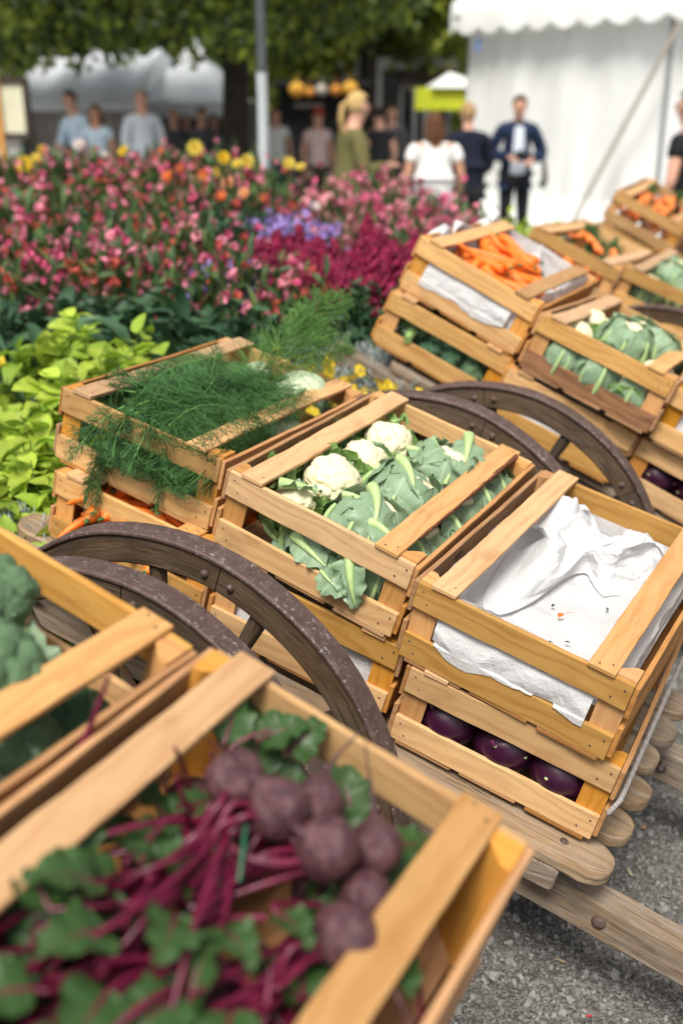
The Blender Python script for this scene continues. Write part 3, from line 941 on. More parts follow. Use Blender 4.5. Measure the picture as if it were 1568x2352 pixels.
def cauliflower(k, x, y, z, r, tilt, spin, closed, label, group, seed, curd_s=1.0):
    rng = np.random.default_rng(abs(int(seed)))
    e = empty('cauliflower', M=place(k, x, y, z, (tilt[0], tilt[1], spin)))
    tag(e, label, 'cauliflower', group)
    c = link('curd', CURD[seed % 2], e); c.scale = (r * curd_s * .78,) * 3; c.rotation_euler = (0, 0, seed); c.location = (0, 0, r * .34)
    if closed:
        sp = [('tall', 4), ('outer', 5)] if closed == 1 else [('outer', 4), ('outer', 4)]
    else:
        sp = [('short', 7), ('outer' if seed % 3 == 0 else 'short', 4)]
    for li, (kind, cnt) in enumerate(sp):
        for i in range(cnt):
            me, rb = wl_mesh(kind, int(rng.integers(0, 4)))
            s = r * (1.0 + .07 * li + rng.uniform(-.02, .05))
            if not closed and kind == 'outer': s *= 1.02
            lf = link('leaf', me, e); lf.scale = (s, s, s * rng.uniform(.92, 1.08))
            lf.rotation_euler = (rng.uniform(-.12, .12), rng.uniform(-.18, .12) + (.38 if not closed and kind == 'outer' else 0), 2 * PI * (i + .5 * li) / cnt + rng.uniform(-.2, .2))
            link('rib', rb, lf)
    return e
G1 = 'cauliflowers in the crates'
def extra_leaf(e, k, x, y, z, rot, L, W, seed, mat='cauli_leaf', rib=.009, bend=.9, a0=.3, cup=.2, ruf=.006, cut=False):
    V, F, UV, mid = leaf_grid(L, W, bend, cup, ruf, seed, 22, 16, a0, .6, cut=cut)
    Mx = e.matrix_world.inverted() @ place(k, x, y, z, rot)
    a = MB(); a.add(tf(V, Mx), F, 0, UV)
    lf = a.build('leaf', M[mat], e)
    b = MB(); n = len(mid) - 2
    tube(b, tf(mid[:n] + [0, 0, .001], Mx), rib * 1.3 * (1 - .88 * np.linspace(0, 1, n) ** .9), 10, 0)
    b.build('rib', M['rib'], lf)

bpy.context.view_layer.update()
H1 = cauliflower('C', .105, .092, -.070, .052, (0, -.2), .3, 0, 'small creamy cauliflower in the front left corner of the nearer cauliflower crate', G1, 2)
H2 = cauliflower('C', .122, .200, -.052, .071, (.15, -.15), 1.3, 0, 'largest bare cauliflower head, second in the row along the nearer crate', G1, 5)
H3 = cauliflower('C', .122, .338, -.055, .064, (.1, -.05), 2.3, 0, 'cauliflower head third in the row along the nearer crate', G1, 3)
H4 = cauliflower('C', .118, .465, -.052, .068, (.1, .1), .5, 0, 'cauliflower head at the far end of the row beside the fennel', G1, 7)
H5 = cauliflower('C', .245, .135, -.070, .076, (-.25, .1), .6, 2, 'cauliflower wrapped in grey green leaves at the front of the nearer crate', G1, 8)
H6 = cauliflower('C', .250, .290, -.062, .078, (.1, .25), 1.7, 1, 'cauliflower wrapped in leaves with a thick pale rib, middle of the nearer crate', G1, 9)
H7 = cauliflower('C', .262, .455, -.055, .074, (.1, .1), 2.0, 1, 'cauliflower half hidden by upright leaves at the back of the nearer crate', G1, 10, 1.04)
H8 = cauliflower('C', .335, .560, -.085, .062, (0, 0), .2, 2, 'leafy cauliflower in the back right corner of the nearer crate', G1, 11)
H9 = cauliflower('C', .338, .385, -.090, .064, (0, .1), 2.7, 2, 'leafy cauliflower under the bark-edged top slat', G1, 12)
H10 = cauliflower('C', .335, .215, -.100, .066, (0, 0), 1.1, 2, 'leafy cauliflower at the right side of the nearer crate', G1, 13)
H11 = cauliflower('C', .320, .095, -.105, .058, (0, 0), 1.9, 2, 'leafy cauliflower behind the front right corner post of the nearer crate', G1, 14)
H12 = cauliflower('C', .170, .078, -.105, .050, (0, 0), 2.9, 2, 'leafy cauliflower low behind the front slats of the nearer crate', G1, 15)
extra_leaf(H1, 'C', .055, .060, -.085, (.2, .1, .25), .11, .04, 3, rib=.011, bend=-.2, a0=.0)
extra_leaf(H1, 'C', .075, .06, -.012, (-.3, -.05, .5), .085, .026, 4, rib=.010, bend=.3, a0=.1)
extra_leaf(H12, 'C', .10, .052, -.112, (.9, .3, .1), .09, .035, 5, bend=.2)
extra_leaf(H12, 'C', .15, .03, -.080, (1.0, .25, -.1), .10, .034, 6, bend=.3)
extra_leaf(H12, 'C', .18, .028, -.095, (1.1, .15, .05), .10, .03, 9, bend=.3)
extra_leaf(H11, 'C', .272, .016, -.052, (1.2, 1.0, -.25), .105, .038, 7, rib=.0095, bend=1.0, a0=.5)
extra_leaf(H11, 'C', .235, -.006, -.098, (1.2, .25, -.1), .07, .03, 8, rib=.003, bend=.5)
# leaves whose thick stalks were cut flat: the cut end points up, the blade hugs the head below it
for hh, x, y, z, ya, L_, W_, rb_, sd in ((H5, .222, .165, .012, -.95, .135, .055, .0105, 11), (H6, .205, .320, .016, -.75, .14, .058, .0105, 12), (H7, .212, .470, .012, -.9, .13, .055, .0095, 14), (H7, .262, .560, .020, -1.2, .13, .05, .0115, 15),
                                     (H5, .262, .085, -.012, -.2, .11, .048, .008, 19), (H9, .318, .455, -.022, -.4, .12, .05, .009, 16), (H10, .322, .285, -.030, -.3, .12, .05, .009, 17), (H11, .318, .150, -.035, -.5, .11, .045, .009, 18), (H8, .325, .57, -.03, -.6, .11, .045, .008, 21),
                                     (H6, .175, .265, .000, .35, .12, .052, .006, 22), (H5, .180, .130, -.010, .2, .11, .048, .006, 23), (H7, .178, .420, -.002, .3, .11, .048, .006, 24)):
    extra_leaf(hh, 'C', x, y, z, (.15 * math.sin(sd), 0, ya), L_, W_, sd, rib=rb_, bend=1.55, a0=.25, cup=-.30, ruf=.005, cut=True)
for i in range(9):
    rg = np.random.default_rng(300 + i)
    hh = [H1, H2, H2, H3, H3, H4, H4, H6, H7][i]
    xx, yy = [(.055, .12), (.06, .20), (.18, .245), (.06, .31), (.175, .37), (.06, .42), (.07, .52), (.195, .33), (.2, .50)][i]
    extra_leaf(hh, 'C', xx, yy, -.045, (rg.uniform(-.3, .3), rg.uniform(-.9, -.3), rg.uniform(0, 6.28)), .085, .034, 30 + i, mat='cauli_inner', rib=.0045, bend=1.4, ruf=.009)

FARC = 'cauliflower heads in the farther crate'
fc = [(.08, .14, -.06, .058, 0), (.085, .29, -.05, .066, 0), (.20, .24, -.035, .075, 2), (.27, .33, -.04, .072, 1), (.20, .45, -.05, .066, 2), (.31, .50, -.06, .062, 0), (.33, .18, -.07, .060, 0),
      (.19, .075, -.095, .068, 2), (.30, .075, -.105, .058, 0), (.09, .06, -.10, .055, 2)]
for i, (x, y, z, r, cl) in enumerate(fc):
    lab = ['cauliflower showing cream curd', 'open cream cauliflower head', 'leaf-wrapped cauliflower', 'leaf-wrapped cauliflower with upright ribs', 'leafy green cauliflower', 'cream cauliflower', 'pale cauliflower', 'round cauliflower with pale curved rib seen through the slats', 'cauliflower seen between the slats', 'leafy cauliflower seen between the slats'][i]
    where = ['at the front left', 'under the left top slat', 'in the middle front', 'in the centre', 'at the back left', 'at the back right', 'beside the right top slat', '', 'by the right post', 'by the left post'][i]
    cauliflower('D', x, y, z, r, (0, 0), i * 1.3, cl, (lab + ' ' + where).strip() + ' of the farther crate', FARC, 40 + i)
LC = 'green leafy cauliflowers at the far right'
for i, (x, y, z, r) in enumerate([(.10, .10, -.08, .065), (.14, .26, -.04, .07), (.24, .17, -.05, .07), (.27, .36, -.04, .07), (.14, .44, -.05, .07), (.32, .08, -.08, .06), (.28, .54, -.05, .065)]):
    cauliflower('N', x, y, z, r, (0, 0), i * 1.1, 2, 'leafy green cauliflower in the loose pile at the far right edge', LC, 60 + i)

# --- kohlrabi
def kohlrabi_meshes(seed):
    rng = np.random.default_rng(seed)
    V, F = ICO[4]
    W = V.copy(); lat = W[:, 2]
    r = 1 + .02 * np.sin(np.arctan2(W[:, 1], W[:, 0]) * 3 + seed) * np.sqrt(1 - lat ** 2)
    scars = []
    for i in range(8):
        a = i * 2.4 + seed; z = .65 - i * .15
        scars.append((a, z))
        d = np.array([math.cos(a) * math.sqrt(1 - z * z), math.sin(a) * math.sqrt(1 - z * z), z])
        dd = np.linalg.norm(W - d, axis=1)
        tang = np.array([-math.sin(a), math.cos(a), 0])
        along = np.abs(W @ tang); drop = np.abs((W - d)[:, 2] - .5 * along ** 2)
        r += .05 * np.exp(-(drop / .05) ** 2) * np.exp(-(along / .38) ** 2) * (W @ d > .3)
    mb = MB(); mb.add(W * r[:, None] * [1, 1, .86], F, 0)
    s = MB()
    for a, z in scars:
        c_ = math.sqrt(1 - z * z)
        Vs, Fs = ICO[2]
        m_ = Matrix.Rotation(a, 4, 'Z') @ Matrix.Translation((c_ * 1.035, 0, z * .88)) @ Matrix.Diagonal((.03, .065, .045, 1))
        s.add(tf(Vs, m_), Fs, 0)
    st = MB()
    for a, z in scars[:4]:
        c_ = math.sqrt(1 - z * z)
        p = np.array([c_ * math.cos(a), c_ * math.sin(a), z * .88])
        tube(st, [p * .95, p * 1.12 + [0, 0, .06], p * 1.2 + [0, 0, .18]], [.055, .045, .035], 8)
    return mb.mesh('bulb', M['kohl']), s.mesh('leaf_scar', M['scar']), st.mesh('stalk', M['purple_stalk'])
KO = [kohlrabi_meshes(1), kohlrabi_meshes(4)]
def kohlrabi(k, x, y, z, r, rot, label, v, group='purple kohlrabi'):
    e = empty('kohlrabi', M=place(k, x, y, z, rot)); tag(e, label, 'kohlrabi', group)
    for n_, me in zip(('bulb', 'leaf_scar', 'stalk'), KO[v]):
        o = link(n_, me, e); o.scale = (r, r, r)
kohlrabi('K', .088, .062, -.098, .058, (.5, .2, .4), 'dark purple kohlrabi left of three behind the lower front slats', 0)
kohlrabi('K', .200, .062, -.098, .060, (-.3, .3, 2.1), 'purple kohlrabi with a pinkish patch, middle of three behind the lower front slats', 1)
kohlrabi('K', .308, .062, -.098, .060, (.2, -.2, 4.0), 'shiny purple kohlrabi nearest the front right corner post', 0)
for i, (x, y) in enumerate([(.09, .19), (.21, .19), (.32, .19), (.12, .32), (.26, .33), (.13, .47), (.27, .48)]):
    kohlrabi('K', x, y, -.10, .058, (.3 * i, .2, i * 1.7), 'purple kohlrabi deeper in the crate under the tissue-lined one', i % 2, 'purple kohlrabi deeper in the nearer crate')
for i, (x, y) in enumerate([(.085, .065), (.20, .068), (.10, .20), (.24, .19)]):
    kohlrabi('G', x, y, -.095, .058, (.2 * i, .2, i * 1.9), ['purple kohlrabi showing beside the far cart wheel', 'second purple kohlrabi at the right edge beyond the wheels', 'purple kohlrabi deeper in the farther crate', 'purple kohlrabi deep inside the farther crate by its middle'][i], i % 2, 'purple kohlrabi in the farther crate')

# --- carrots
def carrot_mesh(seed, mat, L=.17, r=.0155):
    rng = np.random.default_rng(seed)
    n = 22; prof = []
    bx, by = rng.uniform(-.012, .012, 2)
    pts = []; rad = []
    for i in range(n):
        t = i / (n - 1)
        rr = r * (1 - .72 * t ** 1.35) * (1 - math.exp(-t * 26)) * (1 if t < .93 else math.sqrt(max(.02, 1 - ((t - .93) / .07) ** 2)))
        rr *= 1 + .03 * math.sin(t * 40 + seed) + .02 * math.sin(t * 97)
        pts.append((t * L - L / 2, bx * math.sin(t * PI) * 1.4, by * math.sin(t * PI) + .002 * math.sin(t * 9))); rad.append(max(rr, .0008))
    mb = MB(); tube(mb, pts, rad, 14)
    # crown stub
    return mb.mesh('root', mat)
CAR = [carrot_mesh(i, M['carrot'], .15 + .012 * (i % 4), .0145 + .001 * (i % 3)) for i in range(5)]
CARF = [carrot_mesh(i + 9, M['carrot_far'], .17 + .01 * (i % 3), .0165) for i in range(3)]
stub = MB(); tube(stub, [(-.002, 0, 0), (.006, 0, .0005), (.011, 0, .001)], [.0052, .004, .0025], 8)
STUB = stub.mesh('crown_stub', M['carrot_top'])
def tops_mesh(seed, dense=1.0):
    rng = np.random.default_rng(seed)
    P = []; rad = []
    for s in range(6):
        d = np.array([-1, rng.normal(0, .3), rng.uniform(.1, .7)]); d /= np.linalg.norm(d)
        L = rng.uniform(.07, .13)
        for q in range(int(30 * dense)):
            t = rng.uniform(.2, 1) * L
            b = d * t + [0, 0, -t * t * 1.2]
            e = rng.normal(0, 1, 3); e /= np.linalg.norm(e)
            P.append([b, b + e * .012, b + e * .022 + [0, 0, -.002]])
        P.append([(0, 0, 0), d * L * .5, d * L + [0, 0, -L * L * 1.2]])
    mb = MB(); threads(mb, np.array(P, float), np.full((len(P), 3), .0016), 3)
    return mb.mesh('leafy_top', M['carrot_top'])
TOPS = [tops_mesh(1), tops_mesh(2)]
def carrot(k, x, y, z, rot, v, label, group, meshes=CAR, top=0):
    e = empty('carrot', M=place(k, x, y, z, rot)); tag(e, label, 'carrot', group)
    me = meshes[v % len(meshes)]
    link('root', me, e)
    L = max(abs(c.co[0]) for c in me.vertices)
    if top:
        o = link('leafy_top', TOPS[v % 2], e); o.location = (-L, 0, 0)
    else:
        o = link('crown_stub', STUB, e); o.location = (-L + .001, 0, 0); o.rotation_euler = (0, 0, PI)

rg = np.random.default_rng(77)
# carrots on tissue paper
spots = []
for i in range(76):
    lay = i // 22
    x = rg.uniform(.09, .31) if lay < 2 else rg.uniform(.12, .27)
    y = rg.uniform(.08, .55) if lay < 2 else rg.uniform(.12, .46)
    z = -.080 + lay * .027 + rg.uniform(-.003, .003) - .02 * abs(x - .2) / .1
    a = rg.normal(-.35, .45) + (PI if rg.uniform() < .35 else 0)
    carrot('A', x - .012, y, z + .006, (0, rg.normal(.02, .10), a), i, 'orange carrot in the heap on white tissue paper', 'carrots in tissue paper')
for i in range(66):
    lay = i // 17
    x = rg.uniform(.09, .31); y = rg.uniform(.04, .56); z = -.145 + lay * .036
    if i % 17 < 9: y = rg.uniform(.025, .10)
    carrot('Q', x, y, z, (0, rg.normal(0, .12), rg.normal(.5, .5) + (PI if rg.uniform() < .5 else 0)), i, 'deep orange carrot in the crate under the fennel', 'carrots under the fennel crate')
carrot('Q', .085, .018, -.088, (0, .45, -1.9), 1, 'stout carrot poking out over the lower slat by the left post', 'carrots under the fennel crate')
carrot('Q', .285, .03, -.085, (0, .05, -.25), 3, 'bright carrot showing through the wheel beside the right post', 'carrots under the fennel crate')
mbh = MB()
hp = []
for i in range(5):
    x = [.085, .19, .235, .30, .315][i]; z0 = [-.045, -.035, -.04, -.09, -.10][i]
    hp.append([inner('Q', x, -.003, z0), inner('Q', x + .004, -.006, z0 - .02), inner('Q', x - .002, -.005, z0 - .04), inner('Q', x + .003, -.006, z0 - .062)])
threads(mbh, np.array([[list(p) for p in r_] for r_ in hp]), np.full((5, 4), .0005), 4)
tag(mbh.build('root_hairs', simple('dry_root_hair', (.62, .45, .2), .7, .2, .1, 60)), 'thin pale carrot root hairs hanging over the slats under the fennel', 'roots', kind='stuff')
for i in range(30):
    lay = i // 12
    x = rg.uniform(.06, .33); y = rg.uniform(.06, .45); z = -.10 + lay * .035
    if i >= 24: x, y, z = rg.uniform(.08, .28), rg.uniform(.10, .32), -.005
    carrot('M', x, y, z, (0, rg.normal(0, .1), -1.35 + rg.normal(0, .35)), i, 'orange carrot with its green top still on, behind the tissue-lined carrots', 'carrots with green tops', CARF, top=1 if i % 3 == 0 or y > .3 else 0)
for i in range(42):
    lay = i // 14
    x = rg.uniform(.04, .36); y = rg.uniform(.09, .5); z = -.09 + lay * .035
    if i % 3 == 0 and lay < 2: y = .095; x = .04 + .32 * (i / 42.0)
    carrot('O', x, y, z, (0, rg.normal(0, .1), -1.45 + rg.normal(0, .25)), i, 'orange carrot in the farthest crate by the marquee', 'carrots in the farthest crate', CARF, top=1 if i % 7 == 0 else 0)

# --- broccoli
def broccoli_meshes(seed, mat):
    rng = np.random.default_rng(seed)
    mb = MB(); st = MB()
    V, F = ICO[4]
    dirs = [(0, 0, 1)] + [(math.sin(a) * math.sin(t), math.cos(a) * math.sin(t), math.cos(t)) for t, c in ((.72, 6), (1.30, 9)) for a in (np.arange(c) * 2 * PI / c + rng.uniform(0, 1) + t)]
    for i, d in enumerate(dirs):
        d = np.array(d) + rng.normal(0, .06, 3)
        s = rng.uniform(.36, .47)
        r = 1 + bumps(V, 12, seed + i, .20, 1.0) + bumps(V, 110, seed + 50 + i, .12) + bumps(V, 600, seed + 90 + i, .05)
        mb.add(V * r[:, None] * s + d * .68 * [1, 1, .75], F, 0)
        tube(st, [(0, 0, -1.0), d * [.22, .22, 0] + [0, 0, -.55], d * .50 * [1, 1, .6]], [.22, .15, .11], 8)
    tube(st, [(0, 0, -.75), (.02, 0, -1.15), (.0, .03, -1.6)], [.32, .28, .30], 12)
    return mb.mesh('floret_crown', mat), st.mesh('stem', M['broc_stem'])
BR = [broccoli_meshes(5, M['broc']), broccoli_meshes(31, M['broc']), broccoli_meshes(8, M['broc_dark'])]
BL = []
for s_ in range(3):
    V, F, UV, mid = leaf_grid(.11, .028, 1.0, .3, .004, s_, 16, 9, .5, .6)
    a = MB(); a.add(V, F, 0, UV); b = MB(); tube(b, mid[:12] + [0, 0, .0008], np.linspace(.0035, .001, 12), 6)
    BL.append((a.mesh('leaf', M['cauli_leaf']), b.mesh('rib', M['rib'])))
def broccoli(k, x, y, z, r, rot, v, label, group, leaves=3):
    e = empty('broccoli', M=place(k, x, y, z, rot)); tag(e, label, 'broccoli', group)
    for n_, me in zip(('floret_crown', 'stem'), BR[v]):
        o = link(n_, me, e); o.scale = (r, r, r)
    for i in range(leaves):
        l = link('leaf', BL[i % 3][0], e); l.location = (0, 0, -r * 1.0); l.rotation_euler = (0, -.8, i * 2.1 + v); link('rib', BL[i % 3][1], l)
GB = 'broccoli heads in the crate beside the beetroot'
broccoli('T', .165, .535, -.030, .056, (.5, -.1, 0), 0, 'blue green broccoli head against the back slat at the left edge', GB)
broccoli('T', .272, .440, -.022, .058, (.1, .1, 1), 1, 'broccoli head with a yellowish rim in front of the upper one', GB, 0)
broccoli('T', .315, .345, -.10, .05, (.4, .9, 2), 0, 'broccoli head lower down beside the wide top slat', GB)
broccoli('T', .12, .40, -.08, .055, (.2, -.4, 3), 1, 'broccoli head at the left, near the picture edge', GB)
broccoli('T', .20, .30, -.07, .055, (-.3, .2, 4), 0, 'broccoli head in the middle of the crate under the wide top slat', GB)
broccoli('T', .325, .235, -.10, .05, (.9, .9, 5), 1, 'darker broccoli head low near the inner side board', GB)
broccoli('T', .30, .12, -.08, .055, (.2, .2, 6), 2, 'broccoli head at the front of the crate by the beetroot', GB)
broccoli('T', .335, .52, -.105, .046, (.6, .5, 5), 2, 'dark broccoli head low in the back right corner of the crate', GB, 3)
broccoli('T', .335, .44, -.085, .044, (.9, .3, 2), 1, 'broccoli head low beside the right side board, behind the wide top slat', GB, 3)
broccoli('T', .12, .15, -.08, .055, (.2, .2, 2), 1, 'broccoli head at the front far corner of the crate', GB)
for i, (L_, p_, r_) in enumerate([(.12, (.335, .40, -.055), (.1, .15, 2.2)), (.12, (.35, .33, -.075), (.3, .1, 1.9)), (.11, (.30, .50, -.07), (.2, -.4, 2.6))]):
    l = [o for o in C.objects if o.name.startswith('broccoli')][2]
    extra_leaf(l, 'T', *p_, r_, L_, .03, 70 + i, rib=.007)
GB2 = 'broccoli under the tissue-lined carrots'
for i in range(11):
    x, y, z = [(.09, .055, -.085), (.17, .06, -.12), (.24, .06, -.10), (.31, .06, -.11), (.13, .10, -.13), (.28, .07, -.135), (.10, .2, -.1), (.22, .2, -.1), (.31, .2, -.1), (.15, .35, -.1), (.28, .38, -.1)][i]
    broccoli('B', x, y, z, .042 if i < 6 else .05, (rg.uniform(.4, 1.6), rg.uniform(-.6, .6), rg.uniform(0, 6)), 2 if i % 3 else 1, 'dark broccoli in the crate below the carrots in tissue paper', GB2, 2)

# --- fennel
def frond(rng, P0, d, L, nodes, side, needle, spread, droop, upv):
    """returns thread arrays: rachis, branches, needles"""
    d = np.array(d, float); d /= np.linalg.norm(d)
    out_r = []; out_b = []; out_n = []
    m = 9
    ts = np.linspace(0, 1, m)
    wob = np.cross(d, rng.normal(0, 1, 3)) * L * .08
    line = np.array([P0 + d * L * t - np.array(upv) * droop * L * t * t + wob * math.sin(t * 3) for t in ts])
    out_r.append(line)
    for i in range(nodes):
        t = .18 + .82 * i / nodes
        b0 = np.array([np.interp(t, ts, line[:, c]) for c in range(3)])
        for s in range(side):
            e = rng.normal(0, 1, 3); e -= d * (e @ d) * .9; e /= np.linalg.norm(e)
            bd = d * .75 + e * spread; bd /= np.linalg.norm(bd)
            bl = L * .26 * (1.15 - t * .7) * rng.uniform(.7, 1.2)
            bend = rng.normal(0, .15, 3) - np.array(upv) * droop * .8
            B = [b0, b0 + bd * bl * .5 + bend * bl * .12, b0 + bd * bl + bend * bl * .5]
            out_b.append(B)
            for q in range(needle):
                tt = .25 + .75 * (q + .5) / needle
                n0 = np.array(B[0]) * (1 - tt) ** 2 + 2 * (1 - tt) * tt * np.array(B[1]) + tt * tt * np.array(B[2])
                f = rng.normal(0, 1, 3); f -= bd * (f @ bd) * .8; f /= np.linalg.norm(f)
                nd = bd * .7 + f * .75
                nl = bl * .72 * rng.uniform(.6, 1.2)
                out_n.append([n0, n0 + nd * nl * .5 + bend * nl * .2, n0 + nd * nl + bend * nl * .7])
    return out_r, out_b, out_n

def bulb_mesh(seed):
    mb = MB()
    for j, (sx, sc_) in enumerate(((0, 1.0), (.35, .93), (-.3, .96))):
        prof = []
        for i in range(15):
            t = i / 14
            r_ = .050 * (math.sin(PI * min(1, .10 + t * .78)) ** .75) * (1 - .35 * t) * sc_
            prof.append((max(r_, .004), t * .12))
        lathe(mb, prof, 28, 0, Matrix.Translation((sx * .012, 0, .002 * j)) @ Matrix.Rotation(sx * .2, 4, 'Y') @ Matrix.Diagonal((1, .78, 1, 1)))
    return mb.mesh('bulb', M['fennel_bulb'])
FB = bulb_mesh(1)
upF = np.array(CM['F'].to_3x3() @ Vector((0, 0, 1)))
GF = 'fennel plants in the top left crate'
fen = [((.300, .590, -.006), (-.25, -1, .0), 'fennel with a big pale bulb beside the right top slat'),
       ((.165, .560, -.030), (-.05, -1, .05), 'fennel with a white bulb half covered by feathery fronds'),
       ((.365, .400, -.060), (-.3, -1, .05), 'fennel with its bulb tucked under the right top slat'),
       ((.245, .470, -.070), (-.2, -1, .1), 'fennel in the middle of the crate, bulb under the fronds'),
       ((.085, .500, -.080), (.05, -1, .06), 'fennel lying along the left top slat'),
       ((.30, .30, -.10), (-.3, -1, .0), 'fennel at the bottom of the crate with fronds pressed against the front slats')]
for fi, (p, d, lab) in enumerate(fen):
    rng = np.random.default_rng(100 + fi)
    e = empty('fennel', M=CM['F'] @ Matrix.Translation((OX, OY, OZ)))
    tag(e, lab, 'fennel', GF)
    inv = e.matrix_world.inverted()
    W = CM['F']
    q = Vector(d).to_track_quat('Z', 'Y').to_matrix().to_4x4()
    bo = link('bulb', FB, e); bs_ = Matrix.Scale(1.15 if fi < 2 else 1.0, 4); bo.matrix_local = inv @ W @ Matrix.Translation(p) @ q @ Matrix.Rotation(fi, 4, 'Z') @ bs_
    st = MB(); fr = MB()
    rr = []; bb = []; nn = []
    dn = np.array(d) / np.linalg.norm(d)
    nfr = 9
    for s in range(nfr):
        sd = dn + rng.normal(0, .30, 3) * [1, .3, .22] + [0, 0, .10]
        b0 = np.array(p) + dn * .08 + rng.normal(0, .012, 3)
        L = rng.uniform(.26, .44) * (1.0 if fi < 5 else .8)
        R_, B_, N_ = frond(rng, b0, sd, L, 14, 5, 8, .75, .10 if s % 3 else .28, (0, 0, 1))
        rr += R_; bb += B_; nn += N_
    def lim(P):
        P = np.array(P, float)
        # fronds lie inside the crate: bounded by floor, side boards and, except where they spill, the front
        P[..., 2] = np.maximum(P[..., 2], -.150)
        P[..., 0] = np.clip(P[..., 0], np.where(P[..., 2] > -.02, .066, .012), .388)
        low = P[..., 2] < -.001
        P[..., 1] = np.where((P[..., 1] < .012) & low & (P[..., 2] > -.052), .014, P[..., 1])
        P[..., 1] = np.where((P[..., 1] < .012) & (P[..., 2] < -.108), .014, P[..., 1])
        P[..., 1] = np.maximum(P[..., 1], -.035)
        P[..., 2] = np.minimum(P[..., 2], .035)
        return P
    toe = lambda P: tf(P.reshape(-1, 3), inv @ W).reshape(P.shape)
    a_ = toe(lim(rr)); threads(st, a_, np.linspace(.0030, .0008, a_.shape[1])[None].repeat(len(a_), 0), 6)
    st.build('stalk', M['fennel_light'], e)
    a_ = toe(lim(bb)); threads(fr, a_, np.full(a_.shape[:2], .0006), 3, 0)
    a_ = toe(lim(nn)); threads(fr, a_, np.full(a_.shape[:2], .00036), 3, 0)
    fr.build('fronds', M['fennel'], e)
# fronds that spill over and through the front slats, and the tall light frond standing up
def spill(name, label, items, mat, rad=.00042):
    e = empty('fennel_frond', M=CM['F'] @ Matrix.Translation(items[0][0])); tag(e, label, 'fennel', GF)
    inv = e.matrix_world.inverted() @ CM['F']
    st = MB(); fr = MB(); rng = np.random.default_rng(7 + len(items))
    rr = []; bb = []; nn = []
    for (p, d, L, nodes, side, needle, spread, droop) in items:
        R_, B_, N_ = frond(rng, np.array(p), d, L, nodes, side, needle, spread, droop, (0, 0, 1))
        rr += R_; bb += B_; nn += N_
    T_ = lambda P: tf(np.array(P, float).reshape(-1, 3), inv).reshape(np.array(P).shape)
    a_ = T_(rr); threads(st, a_, np.linspace(.0022, .0006, a_.shape[1])[None].repeat(len(a_), 0), 6); st.build('stalk', M['fennel_light'], e)
    a_ = T_(bb); threads(fr, a_, np.full(a_.shape[:2], rad * 1.3), 3)
    a_ = T_(nn); threads(fr, a_, np.full(a_.shape[:2], rad), 3); fr.build('fronds', M[mat], e)
spill('hang', 'dark fennel fronds hanging over the front slats of the top left crate',
      [((.135, .03, .004), (-.15, -1, .05), .13, 12, 4, 7, .8, .75), ((.175, .04, .006), (.2, -1, .1), .11, 11, 4, 7, .8, .7),
       ((.215, .03, .004), (.25, -1, .05), .12, 11, 4, 7, .8, .8), ((.12, .008, -.07), (.1, -.45, -.6), .11, 12, 4, 6, .6, .4), ((.145, .006, -.06), (.15, -.4, -.7), .12, 12, 4, 6, .6, .45),
       ((.16, .10, .01), (.2, -1, .15), .13, 12, 4, 7, .8, .4), ((.24, .10, .0), (.3, -1, .1), .13, 12, 4, 7, .8, .4),
       ((.26, .006, -.07), (.3, -.3, -.6), .08, 9, 4, 6, .6, .4)], 'fennel')
spill('left', 'fennel fronds lying across the left top slat',
      [((.09, .13, .008), (-.8, -.35, .12), .07, 9, 4, 6, .8, .2),
       ((.11, .10, .01), (-.9, -.5, .15), .08, 9, 4, 6, .8, .3), ((.16, .30, .005), (-.2, .4, .5), .11, 9, 4, 6, .8, .2), ((.20, .22, .005), (.0, .3, .5), .11, 9, 4, 6, .8, .3),
       ((.25, .22, .0), (.8, -.2, .25), .12, 9, 4, 6, .8, .2), ((.28, .32, .0), (.8, .1, .2), .10, 9, 4, 6, .8, .2)], 'fennel')
spill('tall', 'tall light green feathery fennel frond standing up above the back slat',
      [((.20, .36, -.03), (.05, .75, .48), .33, 14, 7, 9, 1.05, .08), ((.205, .52, .05), (.50, .6, .30), .20, 12, 7, 9, 1.0, .15), ((.205, .56, .08), (.25, .6, .5), .20, 12, 7, 9, 1.0, .1),
       ((.20, .55, .08), (.05, .5, .6), .17, 8, 5, 8, .9, .1)], 'fennel_light', .00055)

